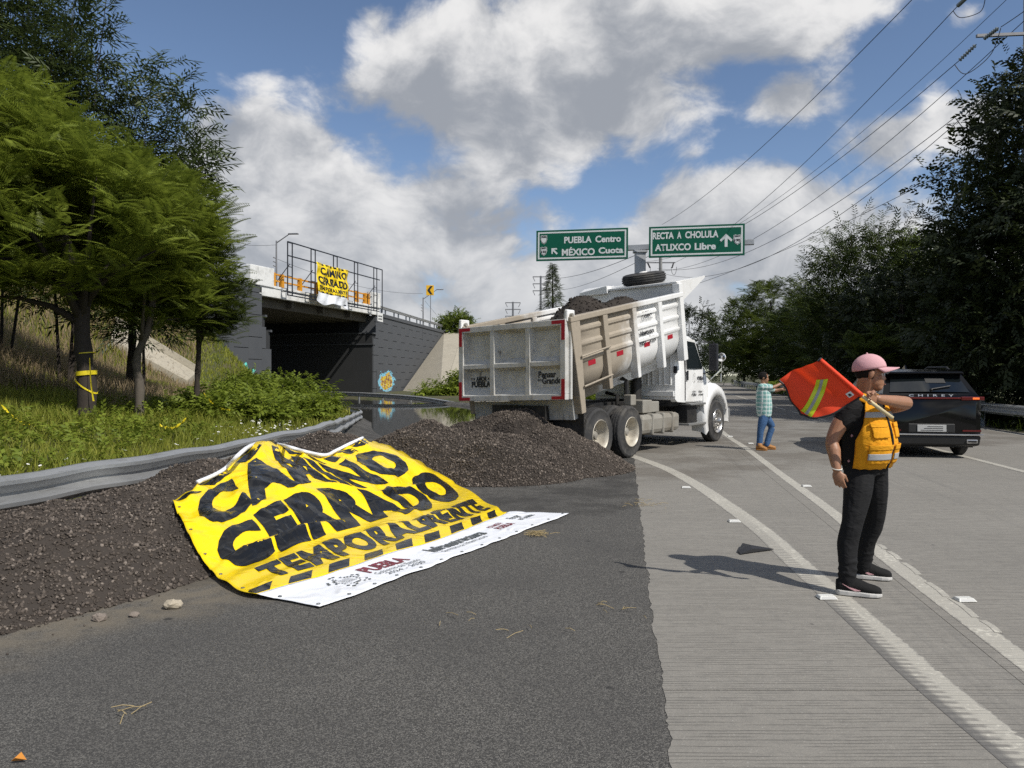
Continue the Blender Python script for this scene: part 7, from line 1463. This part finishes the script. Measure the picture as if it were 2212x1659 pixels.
pm('rag_black', (.018, .018, .02), .6)
g0 = [G(1594, 1192, .012), G(1604, 1180, .012), G(1630, 1183, .012), G(1672, 1187, .012), G(1625, 1193, .012), G(1600, 1197, .012)]; mb = MB(); c = sum(g0, Vector()) / 6
mb.add([tuple(p) for p in g0] + [tuple(p + Vector((0, 0, .012 + .02 * math.sin(k * 2)))) for k, p in enumerate(g0)] + [tuple(c + Vector((0, 0, .05)))], [(k, (k + 1) % 6, 6 + (k + 1) % 6, 6 + k) for k in range(6)] + [(6 + k, 6 + (k + 1) % 6, 12) for k in range(6)]); tag(obj('cloth_scrap', mb, 'rag_black'), 'torn black cloth scrap lying on the concrete', 'scrap')
pm('stone_tan', (.38, .33, .25), .9, var=.3, scale=20, bump=.6)
def rock(px, py, r, label, mat='stone_tan'):
    g = G(px, py); bm = bmesh.new(); bmesh.ops.create_icosphere(bm, subdivisions=2, radius=r)
    for v in bm.verts: v.co = Vector((v.co.x * 1.2, v.co.y, v.co.z * .62 + r * .5))
    for v in bm.verts: v.co += Vector(rng.normal(size=3)) * r * .09
    me = bpy.data.meshes.new('stone'); bm.to_mesh(me); bm.free(); o = obj('stone', me, mat); o.location = (g.x, g.y, 0); return tag(o, label, 'stone')
rock(372, 1314, .055, 'pale tan stone at the foot of the gravel heap'); rock(215, 1340, .04, 'brown stone beside the pale one on the dusty asphalt', 'millings'); rock(290, 1332, .03, 'small brown clod at the edge of the gravel heap', 'millings')
pm('straw', (.32, .25, .13), .9); pm('leaf_orange', (.55, .22, .03), .7)
def straw(px, py, n, sp_, label):
    g = G(px, py, .006); mb = MB()
    for k in range(n):
        a = rng.random() * 6.28; c = Vector((g.x + rng.normal() * sp_, g.y + rng.normal() * sp_, .008 + rng.random() * .02)); d = Vector((math.cos(a), math.sin(a), rng.normal() * .15)) * rng.uniform(.02, .07); mb.tube([c - d, c + Vector((0, 0, .008)), c + d], .0022, 4)
    return tag(obj('straw_tuft', mb, 'straw'), label, 'straw', kind='stuff')
straw(1160, 1155, 70, .05, 'tuft of dry straw beside the banner corner'); straw(1315, 1325, 9, .12, 'few dry stalks near the concrete edge'); straw(1000, 1350, 8, .3, 'scattered dry stalks on the dark asphalt'); straw(290, 1540, 5, .03, 'dry twig on the near asphalt'); straw(1400, 1090, 24, .18, 'dry debris on the concrete near the heap')
g = G(36, 1650, .0); mb = MB(); mb.add([(g.x - .025, g.y, .01), (g.x + .0, g.y - .012, .03), (g.x + .035, g.y + .01, .012), (g.x + .0, g.y + .03, .035)], [(0, 1, 2), (0, 2, 3)]); o = tag(obj('fallen_leaf', mb, 'leaf_orange'), 'orange dry leaf on the asphalt at the picture corner', 'leaf')
# caution tape on the trunk and in the grass
pm('tape_yellow', (.72, .58, .02), .4, var=.15, scale=20)
ct = empty('caution_tape', (0, 0, 0), 0, 'yellow caution tape wound round the thick dark trunk', 'tape'); bz = tz(-9.0, 16)
def loop(z0, tilt, hw, r=.215, a0=0, a1=6.4):
    mb = MB(); mb.grid([[(-9.0 + .03 + (r + .006 * math.sin(a * 5)) * math.cos(a), 16 + r * math.sin(a), bz + z0 + tilt * math.cos(a) + s * hw) for a in np.linspace(a0, a1, 40)] for s in (-1, 1)]); o = obj('tape_loop', mb, 'tape_yellow', ct, recalc=False); q = o.modifiers.new('s', 'SOLIDIFY'); q.thickness = .003
loop(.98, .02, .045, .20); loop(1.4, .02, .010, .178); loop(.72, -.16, .018, .212); mb = MB(); mb.grid([[(-8.80, 15.8, bz + 1.3), (-8.77, 15.78, bz + 1.3)], [(-8.76, 15.76, bz + .8), (-8.72, 15.74, bz + .8)], [(-8.70, 15.75, bz + .4), (-8.66, 15.75, bz + .4)]]); obj('tape_end', mb, 'tape_yellow', ct)
def tape_run(a, b, label, w_=.03):
    pth = [a.lerp(b, t) + Vector((0, 0, -.12 * math.sin(math.pi * t))) for t in np.linspace(0, 1, 16)]; mb = MB(); mb.grid([[p + Vector((0, 0, w_ * math.cos(i * .9))) for i, p in enumerate(pth)], [p - Vector((.0, w_ * .5 * math.sin(i * .9), w_ * math.cos(i * .9))) for i, p in enumerate(pth)]]); o = obj('caution_tape', mb, 'tape_yellow', recalc=False); q = o.modifiers.new('s', 'SOLIDIFY'); q.thickness = .003; return tag(o, label, 'tape')
tape_run(P(-10, 858, 13), P(75, 920, 13.5), 'yellow tape strand sagging in the dark grass left of the trunk'); tape_run(P(345, 918, 15), P(402, 904, 15), 'yellow tape strand lying in the grass beyond the rail'); tape_run(P(440, 850, 19.5), P(497, 886, 19), 'yellow tape strand hanging from the thin trunk')
